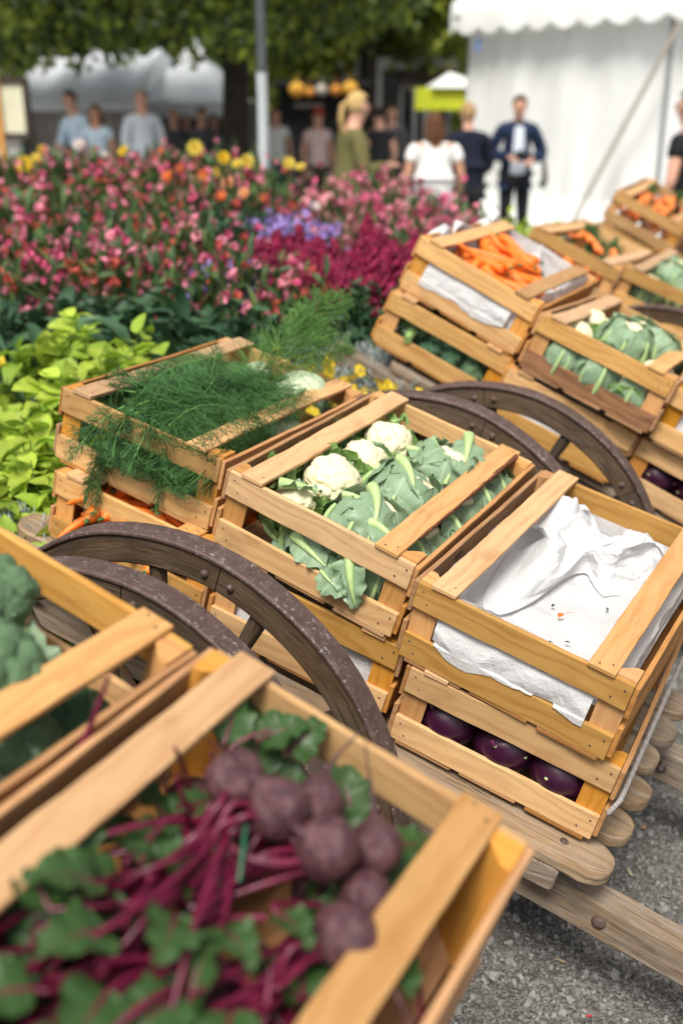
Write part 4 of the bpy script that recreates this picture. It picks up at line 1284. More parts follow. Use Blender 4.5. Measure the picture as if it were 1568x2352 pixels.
# --- beetroot
def beet_mesh(seed):
    V, F = ICO[4]; V = V.copy()
    rng = np.random.default_rng(seed)
    z = V[:, 2]
    f = np.where(z < 0, 1 - .28 * np.abs(z) ** 1.6, 1 - .05 * z ** 2)
    W = V * [1, 1, 1.08]
    W[:, 0] *= f; W[:, 1] *= f
    W += .02 * np.sin(V[:, [1, 2, 0]] * 5 + seed)
    mb = MB(); mb.add(W, F, 0)
    # root tail and leafy collar
    tl = []
    for i in range(16):
        t = i / 15
        tl.append((.9 * math.sin(t * 1.3) * t * (1 if seed % 2 else -1), .5 * t * t, -1.0 - t * 2.6))
    tube(mb, tl, np.concatenate([[.28, .18, .12], np.linspace(.085, .02, 13)]), 8, 0)
    return mb.mesh('bulb', M['beet'])
BT = [beet_mesh(1), beet_mesh(2), beet_mesh(3)]
def beet(k, p, r, rot, v, label, group, stems=(), leaves=()):
    e = empty('beetroot', M=place(k, *p, rot)); tag(e, label, 'beetroot', group)
    o = link('bulb', BT[v], e); o.scale = (r,) * 3
    inv = e.matrix_world.inverted() @ CM[k]
    rng = np.random.default_rng(int(p[0] * 1e4 + p[1] * 1e3))
    for s in stems:
        mb = MB()
        a, b, w = np.array(s[0]), np.array(s[1]), s[2]
        bow = rng.normal(0, .012, 3)
        pts = [a + (b - a) * t + bow * math.sin(PI * t) for t in np.linspace(0, 1, 12)]
        tube(mb, tf(np.array(pts), inv), np.linspace(w, w * .6, 12), 10); mb.build('stem', M['beet_stem'], e)
    for (q, rt, L, W_, sd) in leaves:
        V, F, UV, mid = leaf_grid(L, W_ * 1.1, 1.0, .22, .0030, sd, 20, 12, .3, .52, lobes=2)
        mb = MB(); Mx = inv @ Matrix.Translation(q) @ Euler(rt).to_matrix().to_4x4()
        mb.add(tf(V, Mx), F, 0, UV); lf = mb.build('leaf', M['beet_leaf'], e)
        mb = MB(); tube(mb, tf(mid[:14] + [0, 0, -.001], Mx), np.linspace(.003, .0008, 14), 6); mb.build('midrib', M['beet_stem'], lf)
GBt = 'beetroots in the blurred foreground crate'
S_ = 'S'
B_ = [
 ((.137, .468, .020), .030, (.9, .6, .5), 0, 'pinkish brown beetroot, furthest left of the bunch by the back slat'),
 ((.190, .462, .026), .031, (2.3, -.3, 1.5), 1, 'oval beetroot with a dark blotch in the middle of the bunch'),
 ((.248, .462, .018), .031, (2.2, .3, 2.5), 2, 'round beetroot with a curved root tail right of the blotched one'),
 ((.208, .520, .000), .028, (1.9, .2, .4), 0, 'beetroot tucked behind the blotched one against the back slat'),
 ((.280, .515, .000), .027, (2.0, .5, .9), 1, 'dark beetroot with its root tail over the back slat'),
 ((.300, .465, -.012), .025, (1.4, .2, 3.5), 2, 'small reddish beetroot under the right top slat'),
 ((.308, .410, -.004), .030, (1.6, .3, 4.5), 0, 'large dusky beetroot nearest the right top slat'),
 ((.075, .12, -.03), .034, (1, .4, 1), 1, 'dark beetroot in the shade at the lower left edge'),
 ((.350, .25, -.06), .032, (1, .4, 2), 2, 'shaded beetroot between the right top slat and the side board'),
 ((.355, .34, -.07), .030, (2, .4, 2), 0, 'shaded beetroot deep beside the right side board'),
 ((.085, .50, -.09), .034, (1, .2, 1), 0, 'beetroot with green leaves and magenta stalks by the back left corner')]
rb = np.random.default_rng(12)
for bi, (p_, r_, ro_, v_, lab_) in enumerate(B_):
    stems = []; lv = []
    if bi < 7:
        tie_pt = np.array([.185 + .012 * (bi - 3), .405, .006 - .004 * bi]) if bi not in (6, 5) else np.array([.275, .34, -.02])
        for q in range(4):
            tp = tie_pt + rb.normal(0, .008, 3)
            en = tp + np.array([rb.normal(-.015 if bi < 5 else .0, .035), -rb.uniform(.07, .17), rb.uniform(-.035, .012)])
            en[0] = max(en[0], .06)
            stems.append((np.array(p_) + [0, -.012, -.006], tp, rb.uniform(.0032, .0046))); stems.append((tp, en, rb.uniform(.003, .0042)))
    if bi == 10:
        stems = [((.09, .48, -.05), (.075, .45, .03), .0035), ((.11, .48, -.05), (.105, .47, .03), .0032), ((.12, .47, -.05), (.09, .44, .01), .004), ((.13, .50, -.05), (.12, .56, .01), .003)]
        lv = [((.085, .535, -.02), (.3, -.4, 2.0), .065, .026, 61), ((.11, .56, -.015), (.1, -.5, .8), .06, .025, 62), ((.10, .53, -.045), (.5, -.2, -.4), .07, .03, 63), ((.14, .575, -.02), (.3, -.6, 1.2), .055, .024, 64), ((.07, .56, -.05), (.2, -.2, 1.5), .08, .035, 65), ((.13, .54, -.06), (.2, -.2, -.8), .08, .035, 66)]
    beet(S_, p_, r_, ro_, v_, lab_, GBt, stems, lv)
for i in range(14):
    x0, y0 = [(.09, .44), (.07, .36), (.12, .37), (.07, .26), (.08, .18), (.12, .55), (.17, .56), (.24, .56), (.29, .57), (.31, .50), (.31, .44), (.25, .52), (.16, .50), (.30, .36)][i]
    lv = [((x0 + rb.normal(0, .01), y0, -.045 + rb.uniform(-.02, .01)), (rb.uniform(-.5, .5), rb.uniform(-.5, .2), rb.uniform(-3, 3)), .068, .028, 400 + i * 3 + q) for q in range(3)]
    st_ = [((x0, y0, -.06), (x0 + rb.normal(0, .05), y0 - .1, -.04), .0034) for q in range(3)]
    beet(S_, (x0, y0 - .01, -.100), .031, (2, .3 * i, i), i % 3, 'beetroot lying in the shadow under the top bulbs', 'beetroots under the top bulbs', st_, lv)
# bunches of leaves and stems that fill the rest of the crate, top layer where the photograph shows it
tops = [(.103, .300, .030, -2.3, .085, .036), (.135, .270, .028, -1.9, .080, .034), (.085, .260, .020, 2.9, .070, .032), (.150, .375, .022, -2.6, .060, .028), (.172, .315, .036, -1.2, .075, .032),
        (.205, .335, .030, -.4, .065, .024), (.235, .385, .024, -.3, .055, .022), (.125, .200, .020, -2.2, .080, .034), (.170, .235, .022, -1.4, .085, .036), (.215, .270, .020, -1.8, .080, .034), (.255, .290, .014, -1.2, .085, .034), (.060, .320, .010, 2.4, .070, .030), (.265, .250, .012, -2.0, .08, .034), (.185, .180, .02, -1.7, .085, .036)]
for i in range(15):
    top_ = i < len(tops)
    x0, y0 = rb.uniform(.08, .30), rb.uniform(.16, .42)
    stems = []; lv = []
    for s in range(5):
        a = np.array([x0 + rb.normal(0, .025), y0 + rb.normal(.02, .03), -.035 + rb.uniform(-.03, .02)])
        b = a + np.array([rb.normal(-.01, .06), -rb.uniform(.06, .18), rb.uniform(-.02, .04)])
        b[2] = min(b[2], .015)
        a[0] = max(a[0], .05); b[0] = min(max(b[0], .05), .36)
        stems.append((a, b, rb.uniform(.0028, .0044)))
        if s < 4: lv.append((b + [0, 0, -.025], (rb.uniform(-.8, .8), rb.uniform(-.6, .4), rb.normal(-2.0, 1.2)), rb.uniform(.05, .085), rb.uniform(.020, .032), 20 + i * 5 + s))
    if top_:
        tx, ty, tz, ya, L_, W_ = tops[i]
        lv.append(((tx + .015, ty, tz - .024), (rb.uniform(-.35, .35), rb.uniform(-.35, .15), ya), L_ * .85, W_ * .85, 200 + i))
        stems.append((np.array([tx + .035, ty + .05, tz - .044]), np.array([tx + .015, ty, tz - .024]), .0034))
    beet(S_, (x0, y0 + .05, -.115), .032, (2, .2 * i, i), i % 3, 'beetroot bulb buried under the leafy stems', 'beetroots under the leaves', stems, lv)
mb = MB()
tube(mb, [inner('S', x, y, z) for x, y, z in ((.168, .455, .012), (.18, .425, .02), (.195, .40, .018), (.205, .385, .005))], .0022, 8)
tag(mb.build('twist_tie', M['tie']), 'thin dark green tie round the beetroot stems', 'tie')
mb = MB()
pp = [inner('S', -.012, .405, -.04), inner('S', -.013, .43, .0), inner('S', -.014, .44, .03), inner('S', -.018, .455, .06)]
tube(mb, pp, [.0035, .0033, .0028, .0018], 8)
tag(mb.build('beetroot_stalk', M['beet_stem']), 'thin magenta stalk standing up between the beetroot and broccoli crates', 'stalk')
for i, (x, y, z, r_) in enumerate([(.048, .235, .012, (.1, -.5, 2.6)), (-.012, .36, -.01, (.2, -.9, 1.5)), (.05, .15, .02, (.3, .2, 3.0))]):
    pass

# --- tissue paper
def facet(X, Y, seed, cell):
    """piecewise flat noise with sharp creases, -1..1"""
    rng = np.random.default_rng(seed); a = rng.uniform(0, PI)
    T_ = rng.uniform(-1, 1, (64, 64)); dx_ = rng.uniform(-.28, .28, (64, 64)); 
    u = (X * math.cos(a) + Y * math.sin(a)) / cell + 17.3; v = (-X * math.sin(a) + Y * math.cos(a)) / cell + 23.7
    v = v + .35 * np.sin(u * 1.1 + seed)
    i = np.floor(u).astype(int); j = np.floor(v).astype(int); fx = u - i; fy = v - j
    g = lambda p, q: T_[p % 64, q % 64]
    A, B, C_, D = g(i, j), g(i + 1, j), g(i, j + 1), g(i + 1, j + 1)
    sw = ((i * 7 + j * 13) % 2 == 0)
    t1 = np.where(fx + fy < 1, A + (B - A) * fx + (C_ - A) * fy, D + (C_ - D) * (1 - fx) + (B - D) * (1 - fy))
    t2 = np.where(fx > fy, A + (B - A) * fx + (D - B) * fy, A + (C_ - A) * fy + (D - C_) * fx)
    return np.where(sw, t1, t2)
def crumple(X, Y, seed, amp, n=4, f0=9.0, f1=60.0):
    Z = np.zeros_like(X); c = 1.0 / f0
    for k_ in range(3):
        Z += amp * facet(X, Y, seed * 5 + k_, c) * (.45 ** k_); c *= .5
    return Z

def sheet(k, name, label, fn, nu, nv, u, v, group=None):
    U, Vv = np.meshgrid(np.linspace(*u, nu), np.linspace(*v, nv), indexing='ij')
    P = fn(U, Vv)
    idx = np.arange(nu * nv).reshape(nu, nv)
    F = np.stack([idx[:-1, :-1], idx[1:, :-1], idx[1:, 1:], idx[:-1, 1:]], -1).reshape(-1, 4)
    mb = MB(); e = CM[k] @ Matrix.Translation((OX, OY, OZ + .01))
    mb.add(P.reshape(-1, 3) - np.array([OX, OY, OZ + .01]), F, 0, np.stack([U, Vv], -1).reshape(-1, 2), smooth=False)
    o = mb.build(name, M['paper']); o.matrix_world = e
    tag(o, label, 'tissue paper', group)
    return o

def liner(seed, floor, top, amp, x0=.014, x1=.386, y0=.016, y1=.62, extra=None, frontout=0.0):
    def fn(U, Vv):
        # U, Vv in metres over an unfolded sheet; walls rise outside the floor rectangle
        ax = np.clip(x0 - U, 0, None) + np.clip(U - x1, 0, None)
        ay = np.clip(y0 - Vv, 0, None) + np.clip(Vv - y1, 0, None)
        rise = np.hypot(ax, ay)
        X = np.clip(U, x0, x1); Y = np.clip(Vv, y0, y1)
        rnd = .03
        Z = floor + np.minimum(rise, top - floor) - rnd * np.exp(-rise / rnd) * 0
        over = np.clip(rise - (top - floor), 0, None)
        Z = Z - over * .5
        sgx = np.sign(np.clip(U - x1, 0, None) - np.clip(x0 - U, 0, None)); sgy = np.sign(np.clip(Vv - y1, 0, None) - np.clip(y0 - Vv, 0, None))
        c = crumple(U, Vv, seed, amp); c2 = crumple(U, Vv, seed + 5, amp)
        wall = np.clip(rise / .04, 0, 1)
        Z = Z + c * (1 - .55 * wall) + .035 * np.exp(-((U - x0).clip(0) / .03)) * (rise < 1e-6) + .035 * np.exp(-((x1 - U).clip(0) / .03)) * (rise < 1e-6)
        X = X - sgx * (np.abs(c) * .9 * wall + .004) + c2 * .25
        Y = Y - sgy * (np.abs(c) * .9 * wall + .004) + c2 * .25
        if extra is not None: X, Y, Z = extra(U, Vv, X, Y, Z, c)
        return np.stack([X, Y, Z], -1)
    return fn

sheet('P', 'tissue_paper', 'white tissue sheet lining the floor and sides of the otherwise empty crate', liner(3, -.085, -.004, .008), 200, 250, (-.09, .50), (-.06, .66))
def pile(U, V):
    # U 0..1 left to right, V 0..1 from the hem in front over the crest to the back
    x0 = .055 + .02 * np.sin(V * 7); x1 = .335
    X = x0 + (x1 - x0) * U
    crest = .055 * np.exp(-((U - .22) / .16) ** 2) + .015 * np.exp(-((U - .62) / .2) ** 2) - .022 * U
    front = np.clip(V / .55, 0, 1); back = np.clip((V - .55) / .45, 0, 1)
    flap = np.exp(-((U - .22) / .20) ** 4)
    yf = .40 - .24 * flap - .03 * np.sin(U * 11) + .030 * facet(U * .3, U * 0, 31, .06) + .016 * facet(U * .3, U * 0, 32, .03)
    Y = yf + (.50 - yf) * front ** .8 + .075 * back
    Zf = -.078 + (crest + .060) * (front ** (1.3 + .8 * flap))
    Z = Zf * 1.0 - .075 * back ** 1.2
    m = np.sin(PI * np.clip(V, .0, 1)) * .75 + .25
    X_0 = X.copy(); fx = lambda s_, c_: facet(X_0, V * .30, s_, c_)
    X = X + m * (.030 * fx(3, .08) + .018 * fx(4, .042) + .008 * fx(5, .022))
    Y = Y + m * (.040 * fx(6, .075) + .022 * fx(7, .04) + .010 * fx(8, .02))
    Z = Z + m * (.036 * fx(9, .075) + .022 * fx(10, .04) + .010 * fx(11, .021))
    Z = np.maximum(Z, -.082 + .006 * fx(12, .03))
    return np.stack([X, np.minimum(Y, .612), Z], -1)
sheet('P', 'tissue_paper', 'loose tissue sheet crumpled into a peak at the back of the otherwise empty crate', pile, 240, 240, (0, 1), (0, 1))
def front_drape(seed, zt=-.030, zb=-.125, x0=.05, x1=.335, bulge=.012):
    def fn(U, V):
        # U 0..1 along the front, V 0..1 from top to hem
        X = x0 + (x1 - x0) * U
        hem = zb + .006 * np.sin(U * 9 + seed) + .010 * facet(U * .3, U * 0, seed, .035)
        Z = zt + (hem - zt) * V
        f = crumple(X * 1.0, V * .1, seed, .008, 7, 14, 60)
        Y = .012 - bulge * np.sin(np.clip((V - .25) / .75, 0, 1) * PI * .75) * 1.5 - np.abs(f) * np.clip((V - .2) * 2, 0, 1)
        inside = Z > -.054
        Y = np.where(inside, np.maximum(Y, .0125), Y)
        Y = np.where(Z < -.104, np.minimum(Y, -.003), Y)
        Z = Z + crumple(X, V * .1, seed + 3, .004, 5, 12, 40)
        return np.stack([X, Y, Z], -1)
    return fn
sheet('P', 'tissue_paper', 'white tissue paper bulging out over the lower front slat of the empty crate', front_drape(2, zb=-.111, x0=.052, x1=.346, bulge=.005), 170, 60, (0, 1), (0, 1))
def extraA(U, V, X, Y, Z, c):
    for (u0, v0, s, h) in ((-.05, .28, .06, .07), (-.06, .62, .05, .09), (.20, .66, .05, .055), (.30, .60, .05, .05), (.42, .45, .05, .03), (.44, .25, .05, .02)):
        g = np.exp(-((U - u0) / s) ** 2 - ((V - v0) / s) ** 2)
        Z = Z + g * h; X = X + (g * (-.03 if u0 < 0 else 0.0)); X = X + g * crumple(U, V, 7, .03, 5, 8, 30)
    return X, Y, Z
sheet('A', 'tissue_paper', 'white tissue sheet bedding the carrots, its corners bunched above the slats', liner(8, -.125, .004, .010, extra=extraA), 150, 190, (-.12, .52), (-.06, .77))
sheet('A', 'tissue_paper', 'pinkish white tissue paper pressed against the front gap below the carrots', front_drape(5, zb=-.118, bulge=.006), 90, 40, (0, 1), (0, 1))
def tuft(cx, cy, cz, w, h, seed):
    def fn(U, V):
        a = (U - .5) * 2; b = (V - .5) * 2
        r = np.clip(np.hypot(a, b), 0, 1)
        k_ = 1 - r ** 1.5
        X = cx + a * w * (.9 - .35 * k_) + .30 * w * facet(U * .2, V * .2, seed, .06); Y = cy + b * w * (.9 - .35 * k_) + .30 * w * facet(U * .2, V * .2, seed + 1, .06)
        Z = cz + h * k_ * (.75 + .35 * facet(U * .2, V * .2, seed + 2, .05)) + .012 * facet(U * .2, V * .2, seed + 3, .025)
        return np.stack([X, Y, Z], -1)
    return fn
sheet('A', 'tissue_paper', 'white tissue corner bunched above the left end of the carrot crate', tuft(.006, .16, -.035, .042, .075, 3), 50, 50, (0, 1), (0, 1))
sheet('A', 'tissue_paper', 'white tissue corner standing up at the back left of the carrot crate', tuft(.015, .52, -.035, .045, .09, 9), 50, 50, (0, 1), (0, 1))
sheet('A', 'tissue_paper', 'white tissue corner bunched against the back slat of the carrot crate', tuft(.20, .585, -.05, .040, .06, 14), 50, 50, (0, 1), (0, 1))
sheet('R', 'tissue_paper', 'greyish tissue paper behind the knotty slat under the nearer cauliflowers', liner(13, -.13, -.02, .012), 80, 100, (-.07, .47), (-.07, .70))
sheet('E', 'tissue_paper', 'greyish tissue paper in the crate seen through the far wheel', liner(15, -.13, -.02, .012), 70, 90, (-.07, .47), (-.07, .70))
sheet('J', 'tissue_paper', 'white tissue paper in the crate cut off by the right edge', liner(16, -.12, -.005, .010), 70, 90, (-.08, .48), (-.08, .70))
# scraps left on the paper in the empty crate
for i, (px, py, z) in enumerate([(.208, .22, -.085)]):
    e = empty('carrot_tip', M=place('P', px, py, z + .012, (0, 0, .9))); tag(e, 'tiny orange carrot tip with a thin root lying on the tissue paper', 'carrot tip')
    mb = MB(); tube(mb, [(0, 0, 0), (.006, 0, .001), (.012, .001, .001)], [.0045, .0035, .001], 8); mb.build('tip', M['carrot'], e)
    mb = MB(); tube(mb, [(.012, .001, .001), (.022, .004, .001), (.034, .002, .002)], [.0008, .0006, .0004], 6); mb.build('thin_root', M['carrot'], e)
for i, (x, y) in enumerate([(.058, .10), (.185, .245), (.09, .085), (.255, .16), (.27, .33), (.22, .13)]):
    V, F, UV, mid = leaf_grid(.012, .003, .4, .2, .0005, i, 6, 4)
    mb = MB(); mb.add(V, F, 0, UV); o = mb.build('leaf_scrap', M['beet_leaf']); o.matrix_world = place('P', x, y, -.078, (0, 0, i * 1.3))
    tag(o, 'tiny green leaf scrap lying on the white tissue paper', 'leaf scrap', 'leaf scraps on the tissue paper')
#@@NEXT
# ------------------------------------------------------------------ flower bed
M['soil'] = ground_mat('dark_soil', (.030, .022, .016), (.05, .036, .025), (.08, .06, .04), 60, .02)
def fol(name, col, **kw):
    return leafmat(name, col, tuple(min(1, x * 1.5) for x in col), veins=6, vamt=.35, **kw)
M['lime'] = leafmat('lime_leaf', (.44, .56, .065), (.52, .62, .14), tip=(.28, .44, .05), veins=7, vamt=.4, trans=.35, var=.25, rough=.5)
M['dkleaf'] = fol('dark_broad_leaf', (.032, .080, .040), tip=(.065, .14, .060), trans=.2, rough=.5)
M['green'] = fol('green_leaf', (.040, .10, .030), tip=(.11, .17, .05), trans=.25)
M['dkgreen'] = fol('dark_green_leaf', (.022, .065, .028), tip=(.045, .105, .04), trans=.15)
M['silver'] = simple('silver_foliage', (.33, .38, .36), .8, .2, .2, 60, island=.25)
M['pink'] = simple('pink_petal', (.66, .10, .22), .5, .3, .25, 40, island=.45, trans=.3)
M['rose'] = simple('rose_petal', (.80, .27, .36), .5, .3, .25, 40, island=.4, trans=.3)
M['coral'] = simple('coral_petal', (.56, .10, .075), .5, .3, .25, 40, island=.45, trans=.3)
M['palepink'] = simple('pale_pink_petal', (.74, .32, .34), .5, .3, .2, 40, island=.3, trans=.3)
M['crimson'] = simple('crimson_petal', (.20, .005, .040), .5, .3, .3, 40, island=.45, trans=.2)
M['lilac'] = simple('lilac_petal', (.38, .27, .62), .6, .3, .2, 40, island=.3, trans=.3)
M['yellow'] = simple('yellow_petal', (.82, .60, .04), .5, .3, .12, 40, island=.2, trans=.3)
M['paleyellow'] = simple('pale_yellow_petal', (.84, .70, .14), .5, .3, .12, 40, island=.15, trans=.3)
M['orange'] = simple('orange_petal', (.85, .22, .10), .5, .3, .2, 40, island=.25, trans=.3)
M['peach'] = simple('peach_petal', (.85, .42, .24), .5, .3, .2, 40, island=.2, trans=.3)
M['whitep'] = simple('white_petal', (.8, .72, .72), .5, .3, .1, 40, island=.1, trans=.3)
M['stem'] = simple('green_stem', (.10, .17, .05), .6, .3, .2, 40)
M['redstem'] = simple('reddish_stem', (.20, .10, .06), .6, .3, .2, 40)

def bed_edge(Y):
    return np.interp(Y, [1.5, 2.0, 2.6, 3.2, 4.6, 6.2, 9], [-1.6, -1.05, -.55, .10, .66, 1.05, 1.5])
def soil_h(X, Y):
    e = np.clip((bed_edge(Y) - .05 - X) / .5, 0, 1)
    b = np.clip((8.0 - Y) / .5, 0, 1)
    return .05 + .38 * (e * e * (3 - 2 * e)) * b
n = 90
Xg, Yg = np.meshgrid(np.linspace(-6, 1.8, n), np.linspace(1.4, 8.2, n), indexing='ij')
Zg = soil_h(Xg, Yg) - .075 + .012 * np.sin(Xg * 9) * np.sin(Yg * 11)
idx = np.arange(n * n).reshape(n, n)
mb = MB(); mb.add(np.stack([Xg, Yg, Zg], -1).reshape(-1, 3), np.stack([idx[:-1, :-1], idx[1:, :-1], idx[1:, 1:], idx[:-1, 1:]], -1).reshape(-1, 4))
tag(mb.build('flower_bed_soil', M['soil']), kind='structure')

TL = {}
for nm, (L, W, bd, cu, sh) in dict(ovate=(.075, .029, .8, .2, .62), narrow=(.07, .009, .7, .2, .9), broad=(.17, .030, 1.5, .3, .75), small=(.035, .011, .6, .2, .8)).items():
    V, F, UV, _ = leaf_grid(L, W, bd, cu, .0015 if nm != 'broad' else .004, 3, 7, 5, .25, sh)
    TL[nm] = (V, F, UV)
def cup_flower(r, h, n=5):
    """small open bell: n petals"""
    V = []; F = []
    for k in range(n):
        a = 2 * PI * k / n; b = PI / n * 1.05
        i0 = len(V)
        for (rr, zz, w) in ((.15, 0, .5), (.55, .55, .8), (.95, .95, .95), (1.25, .95, .35)):
            for s in (-1, 1): V.append((rr * r * math.cos(a + s * b * w), rr * r * math.sin(a + s * b * w), zz * h))
        for i in range(3): F.append([i0 + 2 * i, i0 + 2 * i + 1, i0 + 2 * i + 3, i0 + 2 * i + 2])
    return np.array(V), np.array(F)
BELL = cup_flower(.012, .024)
STAR = cup_flower(.016, .006, 6)

def plant_mesh(seed, H, W, nst, leaf, nleaf, lscale, flow=None, nfl=0, fscale=1.0, top=.5, lmat=0, dome=False, upright=.5):
    """returns meshes (stems, foliage, blossoms) for one bushy plant standing at the origin"""
    rng = np.random.default_rng(seed)
    lines = []
    for s in range(nst):
        a = rng.uniform(0, 2 * PI); q = math.sqrt(rng.uniform(0, 1))
        tip = np.array([math.cos(a) * q * W, math.sin(a) * q * W, H * (1 - .28 * q * q * (1.6 if dome else .6)) * rng.uniform(.86, 1.03)])
        b = tip * [.25, .25, 0]
        t = np.linspace(0, 1, 6)[:, None]
        ln = b + (tip - b) * np.hstack([t ** 1.5, t ** 1.5, t]) + rng.normal(0, .012, 3) * np.sin(t * PI)
        lines.append(ln)
    lines = np.array(lines)
    st = MB(); threads(st, lines, np.linspace(.0035, .0015, 6)[None].repeat(nst, 0), 4)
    fo = MB()
    V, F, UV = TL[leaf]
    k = rng.integers(0, nst, nleaf); t = rng.uniform(.12, 1, nleaf) ** .75
    P = np.stack([np.array([np.interp(t[i], np.linspace(0, 1, 6), lines[k[i], :, c]) for i in range(nleaf)]) for c in range(3)], -1)
    yaw = rng.uniform(0, 2 * PI, nleaf)
    eul = np.stack([rng.normal(0, .35, nleaf), -rng.normal(upright, .45, nleaf), yaw], -1)
    sc_ = lscale * rng.uniform(.6, 1.15, nleaf)
    stamp(fo, V, F, rots(eul, P, sc_), 0, UV)
    bl = None
    if flow:
        bl = MB()
        for mi, (shape, cnt) in enumerate(flow):
            V, F = shape
            m = int(nfl * cnt)
            k = rng.integers(0, nst, m); t = 1 - rng.uniform(0, 1, m) ** 1.4 * top
            P = np.stack([np.array([np.interp(t[i], np.linspace(0, 1, 6), lines[k[i], :, c]) for i in range(m)]) for c in range(3)], -1)
            P += rng.normal(0, .022, P.shape)
            eul = np.stack([rng.uniform(.6, 2.2, m), rng.uniform(-.5, .5, m), rng.uniform(0, 6.28, m)], -1)
            stamp(bl, V, F, rots(eul, P, fscale * rng.uniform(.7, 1.2, m)), mi)
    return st, fo, bl

PROTO = {}
def proto(kind, seed):
    key = (kind, seed)
    if key in PROTO: return PROTO[key]
    k = dict(
        lime=dict(H=.52, W=.22, nst=26, leaf='ovate', nleaf=460, lscale=1.15, dome=True, upright=.12),
        dark=dict(H=.36, W=.26, nst=18, leaf='broad', nleaf=95, lscale=.85, upright=.45),
        pink=dict(H=.62, W=.26, nst=34, leaf='narrow', nleaf=520, lscale=1.15, flow=[(BELL, .5), (BELL, .2), (BELL, .3)], nfl=190, fscale=1.0, top=.5, upright=.8),
        rose=dict(H=.62, W=.26, nst=34, leaf='narrow', nleaf=520, lscale=1.15, flow=[(BELL, .35), (BELL, .45), (BELL, .2)], nfl=165, fscale=1.05, top=.5, upright=.8),
        pale=dict(H=.60, W=.28, nst=40, leaf='narrow', nleaf=560, lscale=.9, flow=[(STAR, .35), (BELL, .4), (STAR, .25)], nfl=210, fscale=.95, top=.55, dome=True, upright=.8),
        crimson=dict(H=.50, W=.17, nst=12, leaf='narrow', nleaf=260, lscale=.8, upright=.7),
        lilac=dict(H=.36, W=.16, nst=24, leaf='small', nleaf=300, lscale=1.0, flow=[(STAR, 1.0)], nfl=210, fscale=.9, top=.16, dome=True),
        bush=dict(H=.40, W=.22, nst=30, leaf='small', nleaf=1100, lscale=1.0, dome=True),
        yellow=dict(H=.26, W=.18, nst=26, leaf='small', nleaf=420, lscale=.6, flow=[(STAR, 1.0)], nfl=32, fscale=1.15, top=.05, dome=True),
        limebush=dict(H=.55, W=.30, nst=30, leaf='small', nleaf=900, lscale=1.4, dome=True),
    )[kind]
    st, fo, bl = plant_mesh(seed * 7 + len(kind), **k)
    lm = dict(lime='lime', dark='dkleaf', pink='green', rose='green', pale='green', crimson='dkgreen', lilac='green', bush='dkgreen', yellow='dkgreen', limebush='lime')[kind]
    fm = dict(pink=['pink', 'coral', 'rose'], rose=['coral', 'rose', 'pink'], pale=['palepink', 'rose', 'pink'], lilac=['lilac'], yellow=['yellow']).get(kind)
    if kind == 'crimson':
        rng = np.random.default_rng(seed + 60); bl = MB(); V, F = ICO[1]
        for s in range(9):
            a = rng.uniform(0, 6.28); q = math.sqrt(rng.uniform()) * .19; h = rng.uniform(.07, .15)
            m = 60; t = np.linspace(0, 1, m)
            P = np.stack([q * math.cos(a) + .040 * (1.1 - t) * np.cos(t * 99), q * math.sin(a) + .040 * (1.1 - t) * np.sin(t * 99), .44 + rng.uniform(-.08, .04) + t * h], -1)
            stamp(bl, V * [1, .8, .6], F, rots(rng.uniform(0, 6, (m, 3)), P, .020 * (1.25 - .6 * t) * rng.uniform(.8, 1.2, m)), 0)
        fm = ['crimson']
    out = [('stems', st.mesh('stems', M['stem'])), ('foliage', fo.mesh('foliage', M[lm]))]
    if bl: out.append(('blossoms', bl.mesh('blossoms', [M[x] for x in fm])))
    PROTO[key] = out
    return out
PCOUNT = {}
def plant(kind, name, label, cat, group, X, Y, scale=1.0, z=None, seed=None, rot=None):
    i = PCOUNT.get(kind, 0); PCOUNT[kind] = i + 1
    rng = np.random.default_rng(i * 13 + len(kind))
    zz = float(soil_h(X, Y)) - .06 if z is None else z
    e = empty(name, (X, Y, zz), (0, 0, rng.uniform(0, 6.28)))
    e.scale = (scale * rng.uniform(.93, 1.07),) * 2 + (scale,)
    tag(e, label, cat, group)
    for n_, me in proto(kind, i % 3): link(n_, me, e)
    return e

def zfit(px, py, Y, H):
    """scale that lifts a plant of height H at this place up to the given sight line"""
    p = at(px, py, Y)
    return max(.35, (p.z - float(soil_h(p.x, Y)) + .06) / H), p

def plant_at(kind, name, label, cat, group, px, py, Y, **kw):
    H = dict(lime=.52, dark=.42, pink=.62, rose=.62, pale=.60, crimson=.60, lilac=.36, bush=.40, yellow=.26, limebush=.55)[kind]
    s, p = zfit(px, py, Y, H)
    if kind in ('pink', 'rose'):
        k_ = 1 + .10 * math.sin(px * 1.7 + Y * 9); s *= k_
    # tall plants are not just scaled up: they stand on longer lower stems
    smax = kw.pop('smax', 1.35)
    z = None
    if s > smax:
        z = p.z - H * smax; s = smax
    return plant(kind, name, label, cat, group, p.x, Y, s, z=z)
GL = 'lime green leafy plants at the left of the bed'
rq = np.random.default_rng(4)
lime = [(190, 715, 3.25), (270, 740, 3.15), (110, 760, 3.2), (330, 800, 3.0), (220, 790, 2.95), (60, 930, 2.9), (150, 850, 2.85), (300, 860, 2.8),
        (20, 990, 2.75), (110, 930, 2.65), (210, 920, 2.68), (0, 1060, 2.55), (70, 1020, 2.45), (-50, 960, 2.8), (-60, 1090, 2.5), (380, 850, 2.95), (35, 1110, 2.36), (-10, 1140, 2.30), (75, 1120, 2.32)]
for i, (px, py, Y) in enumerate(lime):
    plant_at('lime', 'coleus_plant', 'lime green leafy plant in the clump left of the fennel crate', 'plant', GL, px, py, Y, smax=1.0)
GD = 'dark broad-leaved plants behind the lime green clump'
